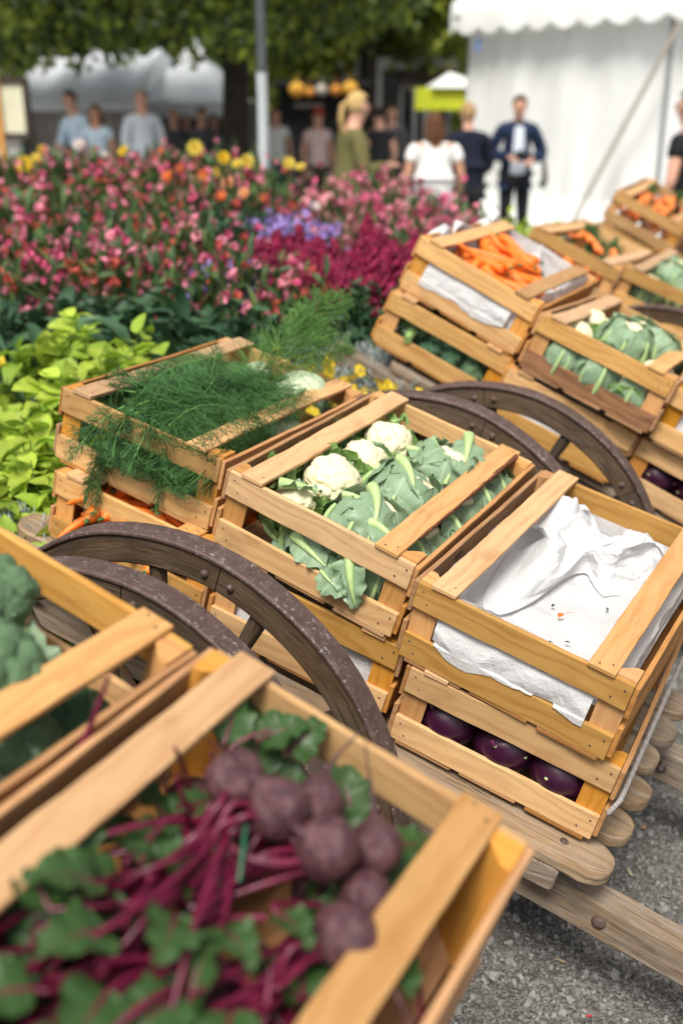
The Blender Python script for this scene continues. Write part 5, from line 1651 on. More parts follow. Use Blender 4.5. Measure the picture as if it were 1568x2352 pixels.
for i, (px, py, Y) in enumerate([(0, 650, 3.9), (90, 655, 3.8), (60, 700, 3.55), (200, 655, 3.85), (300, 650, 3.8), (390, 660, 3.7), (470, 665, 3.75), (360, 710, 3.5), (450, 720, 3.45), (530, 700, 3.6), (20, 750, 3.3), (560, 640, 3.9), (400, 780, 3.2), (480, 780, 3.25)]):
    plant_at('dark', 'broad_leaved_plant', 'dark green plant with broad drooping leaves behind the lime green clump', 'plant', GD, px, py, Y, smax=1.25)
GP = 'pink flowering plants filling the bed'
k = 0
for Y, py, xs in ((4.15, 560, range(-20, 530, 95)), (4.6, 505, range(-60, 530, 88)), (5.1, 455, range(-40, 560, 82)), (5.7, 405, range(-60, 560, 76)), (6.4, 362, range(-40, 560, 70)), (7.1, 345, range(-40, 540, 70))):
    for px in xs:
        k += 1
        plant_at('pink' if k % 2 else 'rose', 'flowering_plant', 'tall plant with pink and coral bell-shaped blossoms in the left part of the bed', 'flowering plant', GP, px + rq.uniform(-20, 20), py + rq.uniform(-12, 18), Y + rq.uniform(-.15, .15))
for px, py, Y in ((560, 610, 4.0), (620, 650, 3.9), (520, 620, 3.95)):
    k += 1; plant_at('rose', 'flowering_plant', 'tall plant with pink and coral bell-shaped blossoms in the left part of the bed', 'flowering plant', GP, px, py, Y)
GR = 'pale pink flowering mound in front of the people'
for px, py, Y in ((700, 490, 5.0), (780, 440, 5.3), (860, 430, 5.3), (940, 440, 5.2), (1010, 460, 5.1), (1060, 490, 5.0), (720, 380, 6.2), (790, 365, 6.3), (860, 360, 6.3), (930, 375, 6.2), (1000, 400, 6.0), (1060, 430, 5.7),
                 (680, 430, 5.6), (760, 395, 5.8), (840, 385, 5.8), (920, 400, 5.7), (990, 430, 5.5), (655, 500, 5.2), (1090, 465, 5.3), (980, 500, 4.8), (900, 490, 4.8)):
    plant_at('pale', 'flowering_plant', 'airy plant with pale pink blossoms in the mound in front of the strollers', 'flowering plant', GR, px, py + 22, Y)
GC = 'crimson snapdragons'
for px, py, Y in ((560, 540, 4.5), (590, 560, 4.3), (620, 590, 4.15), (660, 610, 4.1), (610, 520, 4.6), (660, 525, 4.6), (710, 540, 4.5), (760, 545, 4.5), (640, 560, 4.35), (700, 575, 4.3), (750, 585, 4.25), (800, 560, 4.35), (850, 505, 4.6), (900, 520, 4.5), (830, 550, 4.35), (880, 560, 4.3), (930, 545, 4.4), (720, 620, 4.1), (780, 590, 4.2), (870, 600, 4.15)):
    plant_at('crimson', 'snapdragon', 'snapdragon with dense dark crimson flower spikes', 'snapdragon', GC, px, py, Y)
GLi = 'lilac flower cushions'
for px, py, Y in ((640, 492, 5.0), (690, 485, 5.0), (600, 505, 4.9), (665, 510, 4.85), (725, 508, 4.9), (515, 600, 4.0), (550, 610, 4.0)):
    plant_at('lilac', 'ageratum', 'low cushion of small lilac flowers beside the crimson snapdragons', 'flowering plant', GLi, px, py, Y, smax=1.0)
GB_ = 'dark green bushes below the snapdragons'
for px, py, Y in ((830, 640, 4.0), (890, 630, 4.0), (770, 670, 3.85), (850, 690, 3.75), (700, 720, 3.6), (780, 730, 3.55), (630, 720, 3.6), (870, 745, 3.5), (560, 730, 3.5), (600, 780, 3.3)):
    plant_at('bush', 'small_leaved_bush', 'dark green small-leaved bush below the crimson snapdragons', 'bush', GB_, px, py, Y, smax=1.1)
# silver foliage and yellow flowers
def silver(px, py, Y, s=1.0):
    p = at(px, py, Y); rng = np.random.default_rng(int(px))
    P = []
    for i in range(420):
        a = rng.uniform(0, 6.28); q = math.sqrt(rng.uniform()) * .17
        b = np.array([q * math.cos(a), q * math.sin(a), -.22]); h = .22 + rng.uniform(-.05, .03) - q * .5
        tp = b * [1.3, 1.3, 1] + [rng.normal(0, .02), rng.normal(0, .02), h]
        P.append([b, (b + tp) / 2 + rng.normal(0, .006, 3), tp])
        for j in range(5):
            t = rng.uniform(.4, 1); c0 = b + (tp - b) * t; e_ = rng.normal(0, 1, 3); e_ /= np.linalg.norm(e_)
            P.append([c0, c0 + e_ * .012, c0 + e_ * .022 + [0, 0, .006]])
    mb = MB(); threads(mb, np.array(P) * s, np.full((len(P), 3), .0019), 4)
    o = mb.build('silver_ragwort', M['silver'], None, p)
    tag(o, 'low silver grey feathery plant between the bed and the cart wheels' if px > 300 else 'low silver grey feathery plant by the end of the cart at the left edge', 'plant', 'silver grey plants at the front of the bed' if px > 300 else None)
for a in ((730, 775, 3.45), (790, 790, 3.35), (850, 795, 3.3), (760, 810, 3.25), (820, 830, 3.2), (30, 1175, 2.28), (700, 800, 3.35)): silver(*a)
for px, py, Y in ((740, 835, 3.15), (800, 840, 3.1), (850, 870, 3.0), (780, 870, 3.0), (890, 900, 2.95), (690, 810, 3.2), (830, 900, 2.92)):
    plant_at('yellow', 'marigold', 'low plant with small bright yellow flowers behind the cauliflower crate', 'flowering plant', 'yellow flowers at the front of the bed', px, py, Y, smax=.9)
plant_at('yellow', 'marigold', 'small plant with a yellow flower at the left edge above the lime green clump', 'flowering plant', None, 5, 800, 3.3, smax=.7)
for px, py, Y in ((1165, 480, 6.3), (1200, 475, 6.3), (1235, 490, 6.2)):
    plant_at('limebush', 'lime_bush', 'bright lime green bush behind the tissue-lined carrot crate', 'bush', 'lime green bushes by the marquee', px, py, Y, smax=1.2)
for px, py, Y in ((1290, 500, 6.9), (1340, 503, 7.0), (1395, 505, 7.0)):
    plant_at('limebush', 'lime_bush', 'low yellow green bush in front of the marquee, beyond the carrot crates', 'bush', 'low bushes before the marquee', px, py, Y, smax=1.0)

# dahlias
def dahlia(px, py, Y, rpx, mat, face, label):
    p = at(px, py, Y); r = rpx / FPX * Y * 1.02
    e = empty('dahlia', (p.x, Y, p.z - .5)); tag(e, label, 'dahlia')
    rng = np.random.default_rng(int(px * 3 + py))
    fl = MB()
    V, F, UV, _ = leaf_grid(r * .62, r * .20, .5, .5, .0005, 2, 6, 5, .3, .9)
    for ring_, (cnt, tilt, s) in enumerate(((11, .15, 1.45), (10, .5, 1.25), (8, .9, .95), (6, 1.25, .6))):
        K = cnt; a = np.arange(K) * 2 * PI / K + ring_ * .3
        stamp(fl, V, F, rots(np.stack([np.zeros(K), -np.full(K, tilt), a], -1), np.zeros((K, 3)), np.full(K, s)), 0, UV)
    V, F = ICO[2]; fl.add(V * r * .24 + [0, 0, r * .15], F, 1)
    fo = fl.build('flower', [M[mat], M['yellowc'] if mat not in ('yellow', 'paleyellow') else M['orange_c']], e)
    fo.location = (0, 0, .5); fo.rotation_euler = (R(55 + face), 0, rng.uniform(-.5, .5))
    st = MB(); tube(st, [(0, .06, -.25), (.01, .05, .1), (0, .02, .4), (0, .012, .49)], .006, 6); st.build('stem', M['redstem'], e)
    lf = MB(); V, F, UV = TL['broad']
    K = 7
    stamp(lf, V, F, rots(np.stack([rng.normal(0, .3, K), -rng.uniform(.0, .6, K), rng.uniform(0, 6.28, K)], -1), np.stack([np.zeros(K), np.full(K, .05), rng.uniform(-.1, .36, K)], -1), np.full(K, .7)), 0, UV)
    lf.build('leaf', M['dkgreen'], e)
M['yellowc'] = simple('flower_centre_yellow', (.70, .45, .05), .7, .2, .2, 60)
M['orange_c'] = simple('flower_centre_orange', (.62, .32, .03), .7, .2, .2, 60)
DL = [(447, 340, 6.4, 21, 'paleyellow', 20, 'largest yellow dahlia, standing clear above the pink flowers'),
      (512, 363, 6.2, 18, 'yellow', 10, 'yellow dahlia left of the pair beside the lamp post'),
      (567, 372, 6.1, 20, 'paleyellow', 15, 'yellow dahlia right beside the lamp post, facing forward'),
      (545, 378, 6.3, 15, 'paleyellow', -10, 'pale yellow dahlia half behind the one by the lamp post'),
      (499, 397, 5.8, 13, 'yellow', 0, 'small yellow dahlia just below the pair by the lamp post'),
      (662, 375, 6.0, 17, 'paleyellow', 10, 'cream yellow dahlia just right of the lamp post'),
      (690, 385, 6.0, 14, 'paleyellow', -20, 'pale yellow dahlia seen edge on, right of the lamp post'),
      (56, 378, 6.0, 22, 'yellow', 15, 'yellow dahlia with a dark centre near the left edge'),
      (97, 343, 6.4, 12, 'yellow', 0, 'small yellow dahlia at the left, topmost of three'),
      (83, 362, 6.3, 13, 'paleyellow', 5, 'pale yellow dahlia between the other two at the left'),
      (285, 348, 6.5, 15, 'yellow', 0, 'greenish yellow dahlia below the man in the light blue shirt'),
      (372, 345, 6.6, 10, 'orange', 0, 'little orange yellow dahlia left of the largest yellow one'),
      (470, 405, 5.7, 20, 'orange', 20, 'deep orange dahlia facing forward in the middle of the bed'),
      (524, 420, 5.6, 18, 'peach', 10, 'peach coloured dahlia right of the deep orange one'),
      (385, 405, 5.8, 16, 'orange', 0, 'orange dahlia left of the deep orange one'),
      (413, 388, 5.9, 15, 'coral', 0, 'red orange dahlia above the two orange ones'),
      (560, 444, 5.4, 16, 'peach', 0, 'peach dahlia low beside the dark foliage'),
      (508, 450, 5.4, 14, 'orange', 0, 'small orange dahlia under the peach one'),
      (606, 455, 5.4, 13, 'coral', 0, 'red dahlia at the foot of the lamp post'),
      (562, 405, 5.9, 13, 'crimson', 0, 'dark red dahlia under the yellow one by the lamp post'),
      (182, 333, 6.5, 16, 'whitep', 0, 'white dahlia in front of the couple'),
      (240, 355, 6.4, 9, 'whitep', 0, 'tiny white dahlia right of the larger white one'),
      (724, 474, 5.2, 13, 'whitep', 0, 'cream flower among the pale pink mound')]
for a in DL: dahlia(*a)
GK = 'dark foliage around the dahlias'
for px, py, Y in ((530, 440, 5.2), (570, 470, 5.0), (500, 480, 4.9), (600, 430, 5.9), (640, 420, 6.2), (470, 440, 5.5), (540, 500, 4.8), (590, 400, 6.6), (640, 395, 6.9), (230, 470, 4.9), (240, 400, 6.0)):
    plant_at('bush', 'dahlia_bush', 'dark leafy bush among the dahlias by the lamp post', 'bush', GK, px, py, Y, smax=1.2)

# ------------------------------------------------------------------ lamp post
M['lampgrey'] = simple('pale_grey_paint', (.50, .54, .55), .5, .4, .12, 6)
M['lampdark'] = simple('dark_green_paint', (.06, .075, .075), .5, .4, .2, 6)
p = at(607, 415, 8.9)
e = empty('lamp_post', (p.x, 8.9, 0)); tag(e, 'tall round lamp post, pale grey below and dark green above, behind the flower bed', 'lamp post')
mb = MB(); lathe(mb, [(.075, 0), (.075, .05), (.052, .07), (.042, .12), (.040, 1.86)], 20); mb.build('lower_pole', M['lampgrey'], e)
mb = MB(); lathe(mb, [(.043, 1.86), (.043, 1.9), (.036, 1.92), (.034, 5.2)], 20); mb.build('upper_pole', M['lampdark'], e)
mb = MB(); lathe(mb, [(.044, 1.02), (.048, 1.03), (.048, 1.07), (.044, 1.08)], 20, cap=False); mb.build('collar', M['lampdark'], e)
mb = MB(); lathe(mb, [(.04, 5.2), (.20, 5.3), (.22, 5.45), (.10, 5.6), (.02, 5.65)], 20); mb.build('lantern', M['lampdark'], e)

# ------------------------------------------------------------------ tents, stalls
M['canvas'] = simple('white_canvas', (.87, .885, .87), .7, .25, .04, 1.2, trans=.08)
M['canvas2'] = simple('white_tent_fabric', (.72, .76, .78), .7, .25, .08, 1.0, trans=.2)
M['greycanvas'] = simple('grey_brown_canvas', (.30, .28, .26), .8, .2, .1, 1.0)  # grey-brown tone paints in the shade on the tent walls
M['strap'] = simple('beige_strap', (.42, .38, .32), .8, .2, .1, 20)
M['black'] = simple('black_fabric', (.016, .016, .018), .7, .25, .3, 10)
M['metal'] = simple('grey_metal', (.35, .36, .37), .45, .5, .1, 20, metal=.5)
M['limefab'] = simple('lime_awning_fabric', (.62, .68, .04), .7, .25, .08, 2, trans=.15)
M['brownfab'] = simple('brown_awning_fabric', (.26, .20, .18), .8, .2, .1, 2)
M['kioskwhite'] = simple('kiosk_white_paint', (.70, .70, .67), .5, .4, .06, 2)
M['darkglass'] = simple('dark_window', (.02, .02, .025), .2, .5, .3, 3)
M['orangewood'] = simple('orange_wood', (.55, .26, .06), .6, .3, .15, 6)
M['poster'] = simple('cream_poster', (.66, .64, .46), .6, .3, .12, 4)
M['darkbrown'] = simple('dark_brown_paint', (.045, .032, .026), .7, .3, .2, 6)

# big marquee on the right
A0 = at(1078, 60, 15.0); B0 = at(1545, 32, 12.55)
ax = Vector((A0.x, 15.0)); bx_ = Vector((B0.x, 12.55)); dr = (bx_ - ax).normalized(); nrm = Vector((dr.y, -dr.x))
if nrm.y > 0: nrm = -nrm
EAVE = A0.z
e = empty('marquee', (ax.x, ax.y, 0)); tag(e, 'large white marquee with a scalloped valance on the right', 'marquee')
loc = lambda s, o, z: ((dr.x * s + nrm.x * o), (dr.y * s + nrm.y * o), z)
Lm = (bx_ - ax).length
def wall_panel(s0, s1, seed, n=120):
    V = []; F = []
    zs = [0.0, .10, .25, .42, .54, .56, .58, .9, 1.3, 1.8, 2.2, EAVE + .05]
    rng = np.random.default_rng(seed)
    for i in range(n + 1):
        s = s0 + (s1 - s0) * i / n
        for z in zs:
            off = .012 * math.sin(s * 7 + z * .8 + seed) + .010 * math.sin(s * 17 + 1.5 * math.sin(z * 2)) * (1 - z / 3)
            if z < .55: off += (.55 - z) * .55
            V.append(loc(s, off, z))
    m = len(zs)
    F = [[i * m + j, (i + 1) * m + j, (i + 1) * m + j + 1, i * m + j + 1] for i in range(n) for j in range(m - 1)]
    mb = MB(); mb.add(V, F); return mb
o = wall_panel(0, Lm, 1).build('wall_panel', M['canvas'], e)
o = wall_panel(Lm + .05, Lm + 3.2, 5).build('wall_panel', M['canvas'], e)
mb = MB(); V = []; n = 400
for i in range(n + 1):
    s = -.12 + (Lm + 3.4) * i / n
    zb = EAVE - .03 - .085 * abs(math.sin(PI * s / .40))
    for (oo, z) in ((.34 + .012 * math.sin(s * 9), zb), (.335 + .01 * math.sin(s * 9), EAVE + .14), (.30, EAVE + .27), (-.1, EAVE + .50), (-2.6, EAVE + 2.2)):
        V.append(loc(s, oo - .10, z))
mb.add(V, [[i * 5 + j, (i + 1) * 5 + j, (i + 1) * 5 + j + 1, i * 5 + j + 1] for i in range(n) for j in range(4)])
mb.build('roof', M['canvas'], e)
for s in (0, Lm, Lm + 3.2):
    mb = MB(); tube(mb, [loc(s, -.03, 0), loc(s, -.03, EAVE + .2)], .035, 10); mb.build('pole', M['metal'], e)
for k_ in range(1, 4):
    mb = MB(); s = Lm * k_ / 4 + .1
    V = [loc(s + dx_, .045 + (.55 - z) * .55 * (z < .55), z) for z in (0.0, .25, .55, 1.0, 1.6, EAVE) for dx_ in (-.02, .02)]
    mb.add(V, [[2 * i, 2 * i + 1, 2 * i + 3, 2 * i + 2] for i in range(5)]); mb.build('seam', M['canvas'], e)
# left side wall going back
mb = MB(); V = [loc(0, -k * .4, z) for k in range(12) for z in (0, 1.2, EAVE + .05)]
mb.add(V, [[i * 3 + j, (i + 1) * 3 + j, (i + 1) * 3 + j + 1, i * 3 + j + 1] for i in range(11) for j in range(2)]); mb.build('side_wall', M['canvas'], e)
mb = MB(); p0 = at(1562, 48, 12.1); p1 = at(1287, 560, 13.35)
off = Vector((ax.x, ax.y, 0))
q0 = p0 - off; q1 = p1 - off
dd = (q1 - q0).normalized(); sd = dd.cross(Vector((nrm.x, nrm.y, 0))).normalized() * .03
mb.add([q0 - sd, q0 + sd, q1 + sd, q1 - sd, *(np.array([q0 - sd, q0 + sd, q1 + sd, q1 - sd]) - np.array([nrm.x, nrm.y, 0]) * .006)], [[0, 1, 2, 3], [7, 6, 5, 4], [0, 3, 7, 4], [1, 5, 6, 2], [0, 4, 5, 1], [3, 2, 6, 7]], smooth=False)
mb.build('guy_strap', M['strap'], e)
mb = MB(); q = at(1094, 100, 14.8) - off
box(mb, (q.x - .03, q.y - .16, q.z - .10), (q.x + .03, q.y - .15, q.z + .06)); mb.build('blue_tag', simple('blue_tag', (.12, .22, .45), .5, .3, .2, 9), e)

# pagoda tents on the left
def pagoda(name, label, X0, X1, Y0, D, eave, peak, wallz=None, back=True, rm='canvas2', open_front=True):
    e = empty(name, ((X0 + X1) / 2, Y0, 0)); tag(e, label, 'tent')
    cx, w = (X0 + X1) / 2, (X1 - X0) / 2
    n = 24; V = []; F = []
    for i in range(n + 1):
        for j in range(n + 1):
            u = -1 + 2 * i / n; v = -1 + 2 * j / n
            d = max(abs(u), abs(v))
            z = eave + (peak - eave) * (1 - d) ** 1.35
            V.append((u * w, D / 2 + v * D / 2, z - .03 * math.cos(u * 9) * d))
    F = [[i * (n + 1) + j, (i + 1) * (n + 1) + j, (i + 1) * (n + 1) + j + 1, i * (n + 1) + j + 1] for i in range(n) for j in range(n)]
    mb = MB(); mb.add(V, F); mb.build('roof', M[rm], e)
    mb = MB(); V = []; m = 80
    for i in range(m + 1):
        u = -1 + 2 * i / m
        V += [(u * w, -.01, eave + .01), (u * w, -.015 + .01 * math.sin(i), eave - .20 - .03 * abs(math.sin(i * .8)))]
    mb.add(V, [[2 * i, 2 * i + 2, 2 * i + 3, 2 * i + 1] for i in range(m)]); mb.build('valance', M[rm], e)
    for sx in (-1, 1):
        for yy in (0, D):
            mb = MB(); tube(mb, [(sx * w * .98, yy * .98 + .02, 0), (sx * w * .98, yy * .98 + .02, eave)], .03, 8); mb.build('pole', M['metal'], e)
    if back:
        mb = MB(); V = [(-w + 2 * w * i / 20, D * .96 + .05 * math.sin(i * 1.7), z) for i in range(21) for z in (0, eave)]
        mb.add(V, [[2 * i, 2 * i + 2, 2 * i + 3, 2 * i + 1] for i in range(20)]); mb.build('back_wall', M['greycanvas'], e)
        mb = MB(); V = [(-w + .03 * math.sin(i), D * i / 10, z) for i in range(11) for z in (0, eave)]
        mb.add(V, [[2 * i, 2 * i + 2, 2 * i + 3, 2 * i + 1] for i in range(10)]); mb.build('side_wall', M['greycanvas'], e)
    return e
a = at(35, 235, 17); b = at(330, 235, 17)
e = empty('ridge_tent', ((a.x + b.x) / 2, 17, 0)); tag(e, 'long low white tent behind the couple at the left', 'tent')
hw = (b.x - a.x) / 2; RZ = at(200, 118, 19.4).z; EZ = at(200, 226, 17).z
mb = MB(); V = []
for i in range(41):
    u = -1 + i / 20; xx = u * hw
    for (yy, zz_) in ((-.02, EZ - .17), (0, EZ), (.8, EZ + (RZ - EZ) * .42), (1.7, EZ + (RZ - EZ) * .80), (2.4, RZ), (3.1, EZ + (RZ - EZ) * .80), (4.0, EZ + (RZ - EZ) * .42), (4.8, EZ), (4.82, EZ - .17)):
        V.append((xx * (1 if zz_ < RZ - .01 else .93), yy, zz_ - .05 * math.cos(u * 9.4) * (0 < yy < 4.8) - .012 * math.sin(i * 2.0) * (yy < 0)))
mb.add(V, [[i * 9 + j, (i + 1) * 9 + j, (i + 1) * 9 + j + 1, i * 9 + j + 1] for i in range(40) for j in range(8)]); mb.build('roof', M['canvas2'], e)
for sx in (-1, 1):
    for yy in (0, 2.4, 4.8):
        mb = MB(); tube(mb, [(sx * hw * .98, yy, 0), (sx * hw * .98, yy, EZ)], .03, 8); mb.build('pole', M['metal'], e)
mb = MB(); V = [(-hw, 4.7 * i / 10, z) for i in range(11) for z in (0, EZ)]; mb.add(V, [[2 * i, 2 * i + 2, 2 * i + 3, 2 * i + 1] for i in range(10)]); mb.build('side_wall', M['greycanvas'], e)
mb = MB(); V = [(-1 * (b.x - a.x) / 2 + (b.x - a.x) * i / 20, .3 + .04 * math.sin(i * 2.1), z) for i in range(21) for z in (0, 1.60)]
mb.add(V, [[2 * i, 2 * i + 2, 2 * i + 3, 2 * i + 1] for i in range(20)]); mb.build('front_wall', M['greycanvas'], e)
a = at(290, 235, 18); b = at(545, 235, 18)
pagoda('pagoda_tent', 'white tent with a dark open front left of the tree trunk', a.x, b.x, 18, 4, 1.66, 2.72)
e = bpy.data.objects['pagoda_tent']
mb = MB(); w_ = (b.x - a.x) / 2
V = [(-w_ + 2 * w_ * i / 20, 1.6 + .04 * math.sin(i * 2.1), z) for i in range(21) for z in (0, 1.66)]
mb.add(V, [[2 * i, 2 * i + 2, 2 * i + 3, 2 * i + 1] for i in range(20)]); mb.build('inner_wall', M['black'], e)  # black sheet added for the shade inside the open front

# black booth with yellow lanterns
a = at(640, 230, 21); b = at(835, 230, 21)
e = empty('market_booth', (a.x, 21, 0)); tag(e, 'black market booth hung with yellow lanterns behind the blonde woman', 'booth')
mb = MB(); box(mb, (0, 0, 0), (b.x - a.x, 2.4, 1.95)); mb.build('body', M['black'], e)
mb = MB(); box(mb, (-.1, -.5, 1.95), (b.x - a.x + .1, 2.5, 2.03)); mb.build('roof', M['black'], e)
mb = MB(); box(mb, (.25, -.06, 1.52), (.85, -.02, 1.70)); mb.build('sign_board', M['darkbrown'], e)
mb = MB()
for i in range(9): box(mb, (.30 + i * .058, -.075, 1.58 + .01 * (i % 2)), (.335 + i * .058, -.062, 1.65))
mb.build('lettering', simple('pale_lettering', (.5, .5, .48), .6, .3, .1, 9), e)
mb = MB(); box(mb, (.55, -.25, 0), (1.3, -.05, .95)); mb.build('counter', M['darkbrown'], e)
M['lantern'] = simple('yellow_paper_lantern', (.78, .45, .07), .6, .3, .1, 9, trans=.3)
M['lantern2'] = simple('orange_paper_lantern', (.72, .33, .06), .6, .3, .1, 9, trans=.3)
for i, (px, py, r, mt, lab) in enumerate(((682, 205, 17, 'lantern', 'largest yellow round lantern on the black booth'), (711, 211, 11, 'lantern2', 'orange round lantern beside the largest yellow one'), (771, 206, 12, 'lantern2', 'orange yellow lantern left of the one above the blonde woman'), (804, 203, 17, 'lantern', 'yellow round lantern above the blonde woman'), (738, 206, 13, 'strap', 'pale beige lantern in the middle of the booth'))):
    p = at(px, py, 20.3); rr = r / FPX * 20.3
    mb = MB(); V, F = ICO[3]; W = V.copy(); W *= (1 + .03 * np.cos(W[:, 2] * 24))[:, None]; mb.add(W * rr * [1, 1, .95], F)
    lathe(mb, [(rr * .25, rr * .93), (rr * .25, rr * 1.02)], 12)
    tube(mb, [(0, 0, rr), (0, 0, rr + .15)], .006, 6)
    o = mb.build('paper_lantern', M[mt], None, p); tag(o, lab, 'lantern')
# white kiosk
a = at(830, 180, 24); b = at(1062, 180, 24)
e = empty('food_kiosk', (a.x, 24, 0)); tag(e, 'white flat-roofed kiosk with dark windows behind the strollers', 'kiosk'); w_ = b.x - a.x
zt = at(900, 133, 24).z; zb = at(900, 158, 24).z
mb = MB(); box(mb, (-.1, -.6, zb), (w_ - .1, 3, zt)); box(mb, (.2, -.2, zt), (.9, 2, zt + .12)); mb.build('roof', M['kioskwhite'], e)
mb = MB(); box(mb, (0, 0, 0), (w_ - .2, 2.8, zb - .002)); mb.build('wall', M['darkbrown'], e)
mb = MB(); box(mb, (.25, -.03, .9), (1.25, -.005, zb - .12)); mb.build('window', M['darkglass'], e)
for x in (.05, .30, 1.3):
    mb = MB(); box(mb, (x, -.07, 0), (x + .12, -.035, zb - .003)); mb.build('post', M['kioskwhite'], e)
for x in (.35, .75, 1.55, 1.75):
    mb = MB(); tube(mb, [(x, 0, zt + .12), (x, 0, zt + .42)], .035, 8); V, F = ICO[2]; mb.add(V * .09 + [x, 0, zt + .48], F); mb.build('roof_finial', M['kioskwhite'], e)
a2 = at(915, 200, 22.5); b2 = at(1010, 165, 22.5)
e = empty('awning', (a2.x, 22.5, 0)); tag(e, 'brown awning in front of the white kiosk', 'awning')
mb = MB(); V = [(0, 0, a2.z), (b2.x - a2.x + .3, 0, a2.z), (b2.x - a2.x + .3, 1, b2.z), (.25, 1, b2.z)]; V += [(x, y, z - .02) for x, y, z in V]
mb.add(V, [[0, 1, 2, 3], [7, 6, 5, 4], [0, 4, 5, 1], [1, 5, 6, 2], [2, 6, 7, 3], [3, 7, 4, 0]], smooth=False); mb.build('fabric', M['brownfab'], e)
for x in (.05, 1.0):
    mb = MB(); tube(mb, [(x, .1, 0), (x, .1, a2.z)], .03, 8); mb.build('pole', M['metal'], e)
# lime stall with white peak
a = at(952, 255, 17.5); b = at(1085, 200, 17.5)
e = empty('market_stall', ((a.x + b.x) / 2, 17.5, 0)); tag(e, 'market stall with a bright lime green awning and a small white peaked roof', 'market stall')
w_ = (b.x - a.x) / 2; zt = b.z; zb = at(952, 250, 17.5).z
mb = MB(); V = []; m = 40
for i in range(m + 1):
    x = -w_ + 2 * w_ * i / m
    V += [(x, 0, zt), (x, -.02 + .008 * math.sin(i), zb - .02 * (i % 2))]
mb.add(V, [[2 * i, 2 * i + 2, 2 * i + 3, 2 * i + 1] for i in range(m)])
V = [(-w_, 0, zt), (w_, 0, zt), (w_, 2, zt), (-w_, 2, zt)]; mb.add(V, [[0, 1, 2, 3]], smooth=False); mb.build('awning', M['limefab'], e)
mb = MB(); pk = at(1040, 163, 18.0).z
V = [(-w_ * .45, -.1, zt), (w_ + .3, -.1, zt), (w_ + .3, 1.8, zt), (-w_ * .45, 1.8, zt), (w_ * .35, .8, pk)]
mb.add(np.array(V[:5]), [[0, 1, 4], [1, 2, 4], [2, 3, 4], [3, 0, 4]], smooth=False); mb.build('peaked_roof', M['canvas'], e)
for x in (-w_, w_):
    mb = MB(); tube(mb, [(x, .02, 0), (x, .02, zt)], .025, 8); mb.build('pole', M['metal'], e)
mb = MB(); box(mb, (-w_ + .05, .1, 0), (w_ - .05, .6, .9)); mb.build('counter', M['darkbrown'], e)
# notice board on the left edge
a = at(-30, 195, 11.0)
e = empty('notice_board', (at(10, 240, 11).x, 11, 0)); tag(e, 'framed notice board with a cream poster at the left edge', 'notice board')
z0, z1 = at(10, 305, 11).z, at(10, 192, 11).z
mb = MB(); box(mb, (-.40, 0, z0), (.19, .03, z1)); mb.build('poster', M['poster'], e)
mb = MB(); box(mb, (-.46, -.02, z1), (.24, .06, z1 + .06)); box(mb, (-.46, -.02, z0 - .06), (.24, .06, z0)); box(mb, (.19, -.021, z0 - .06), (.24, .061, z1 + .06)); mb.build('frame', M['darkbrown'], e)
mb = MB(); box(mb, (-.08, -.05, 0), (-.025, -.022, z1 + .75)); mb.build('post', M['orangewood'], e)

# ------------------------------------------------------------------ trees
M['tleaf'] = fol('tree_leaf', (.028, .055, .014), tip=(.16, .21, .02), trans=.4, var=.3)  # brighter tip tone paints sunlit highlights into the dark crown
M['tleaf2'] = fol('tree_leaf_light', (.06, .11, .02), tip=(.34, .36, .04), trans=.4, var=.3)  # sunlit patches put into the leaf colour, brightest in the tip tone
def tree(name, label, X, Y, th, tr, clumps, nleaf, size, mat, seed, limbs=True):
    rng = np.random.default_rng(seed)
    e = empty(name, (X, Y, 0)); tag(e, label, 'tree')
    mb = MB()
    pts = [(0, 0, -.05), (.02, 0, .3), (-.02, .02, 1.2), (.03, 0, th * .6), (0, 0, th)]
    tube(mb, pts, [tr * 1.5, tr * 1.1, tr, tr * .9, tr * .7], 14)
    for (cx, cy, cz, r) in clumps:
        tube(mb, [(0, 0, th * .75), ((cx) * .4, cy * .4, th * .75 + (cz - th * .75) * .6), (cx * .9, cy * .9, cz)], [tr * .45, tr * .25, tr * .06], 7)
    mb.build('trunk', M['bark'], e)
    V, F, UV = TL['small']
    lf = MB(); tot = sum(c[3] ** 2 for c in clumps)
    for (cx, cy, cz, r) in clumps:
        K = int(nleaf * r * r / tot)
        # twigs first, leaves gathered along them, so the crown has gaps and tufts
        nt = max(6, K // 26)
        D = rng.normal(0, 1, (nt, 3)); D /= np.linalg.norm(D, axis=1)[:, None]
        tip = D * r * rng.uniform(.55, 1.05, (nt, 1)) * [1.15, 1.15, .75] + [cx, cy, cz]
        k = rng.integers(0, nt, K)
        P = tip[k] + rng.normal(0, .13 * r + .05, (K, 3)) * [1, 1, .6]
        P[:, 2] -= .10 * rng.uniform(0, 1, K)
        stamp(lf, V, F, rots(rng.uniform(0, 6.28, (K, 3)), P, size * rng.uniform(.7, 1.3, K)), 0, UV)
    lf.build('crown', M[mat], e)
rt = np.random.default_rng(9)
def mk(n, xr, yr, zr, rr):
    return [(rt.uniform(*xr), rt.uniform(*yr), rt.uniform(*zr), rt.uniform(*rr)) for _ in range(n)]
p = at(545, 330, 14)
cl = mk(26, (-4.6, 1.9), (-2.2, 2.4), (2.70, 3.5), (.6, .95)) + mk(16, (-4.5, 1.7), (-2, 2.5), (3.8, 6), (1.0, 1.4)) + [(-1.1, -1.5, 2.52, .55), (-2.2, -1.2, 2.6, .6), (-3.2, -1, 2.7, .6), (.5, -1.0, 2.6, .55), (-.4, -.8, 2.55, .5)]
tree('broadleaf_tree', 'big dark tree with a straight trunk, its low crown spreading over the white tents', p.x, 14, 4.2, .17, cl, 52000, 3.4, 'tleaf', 1)
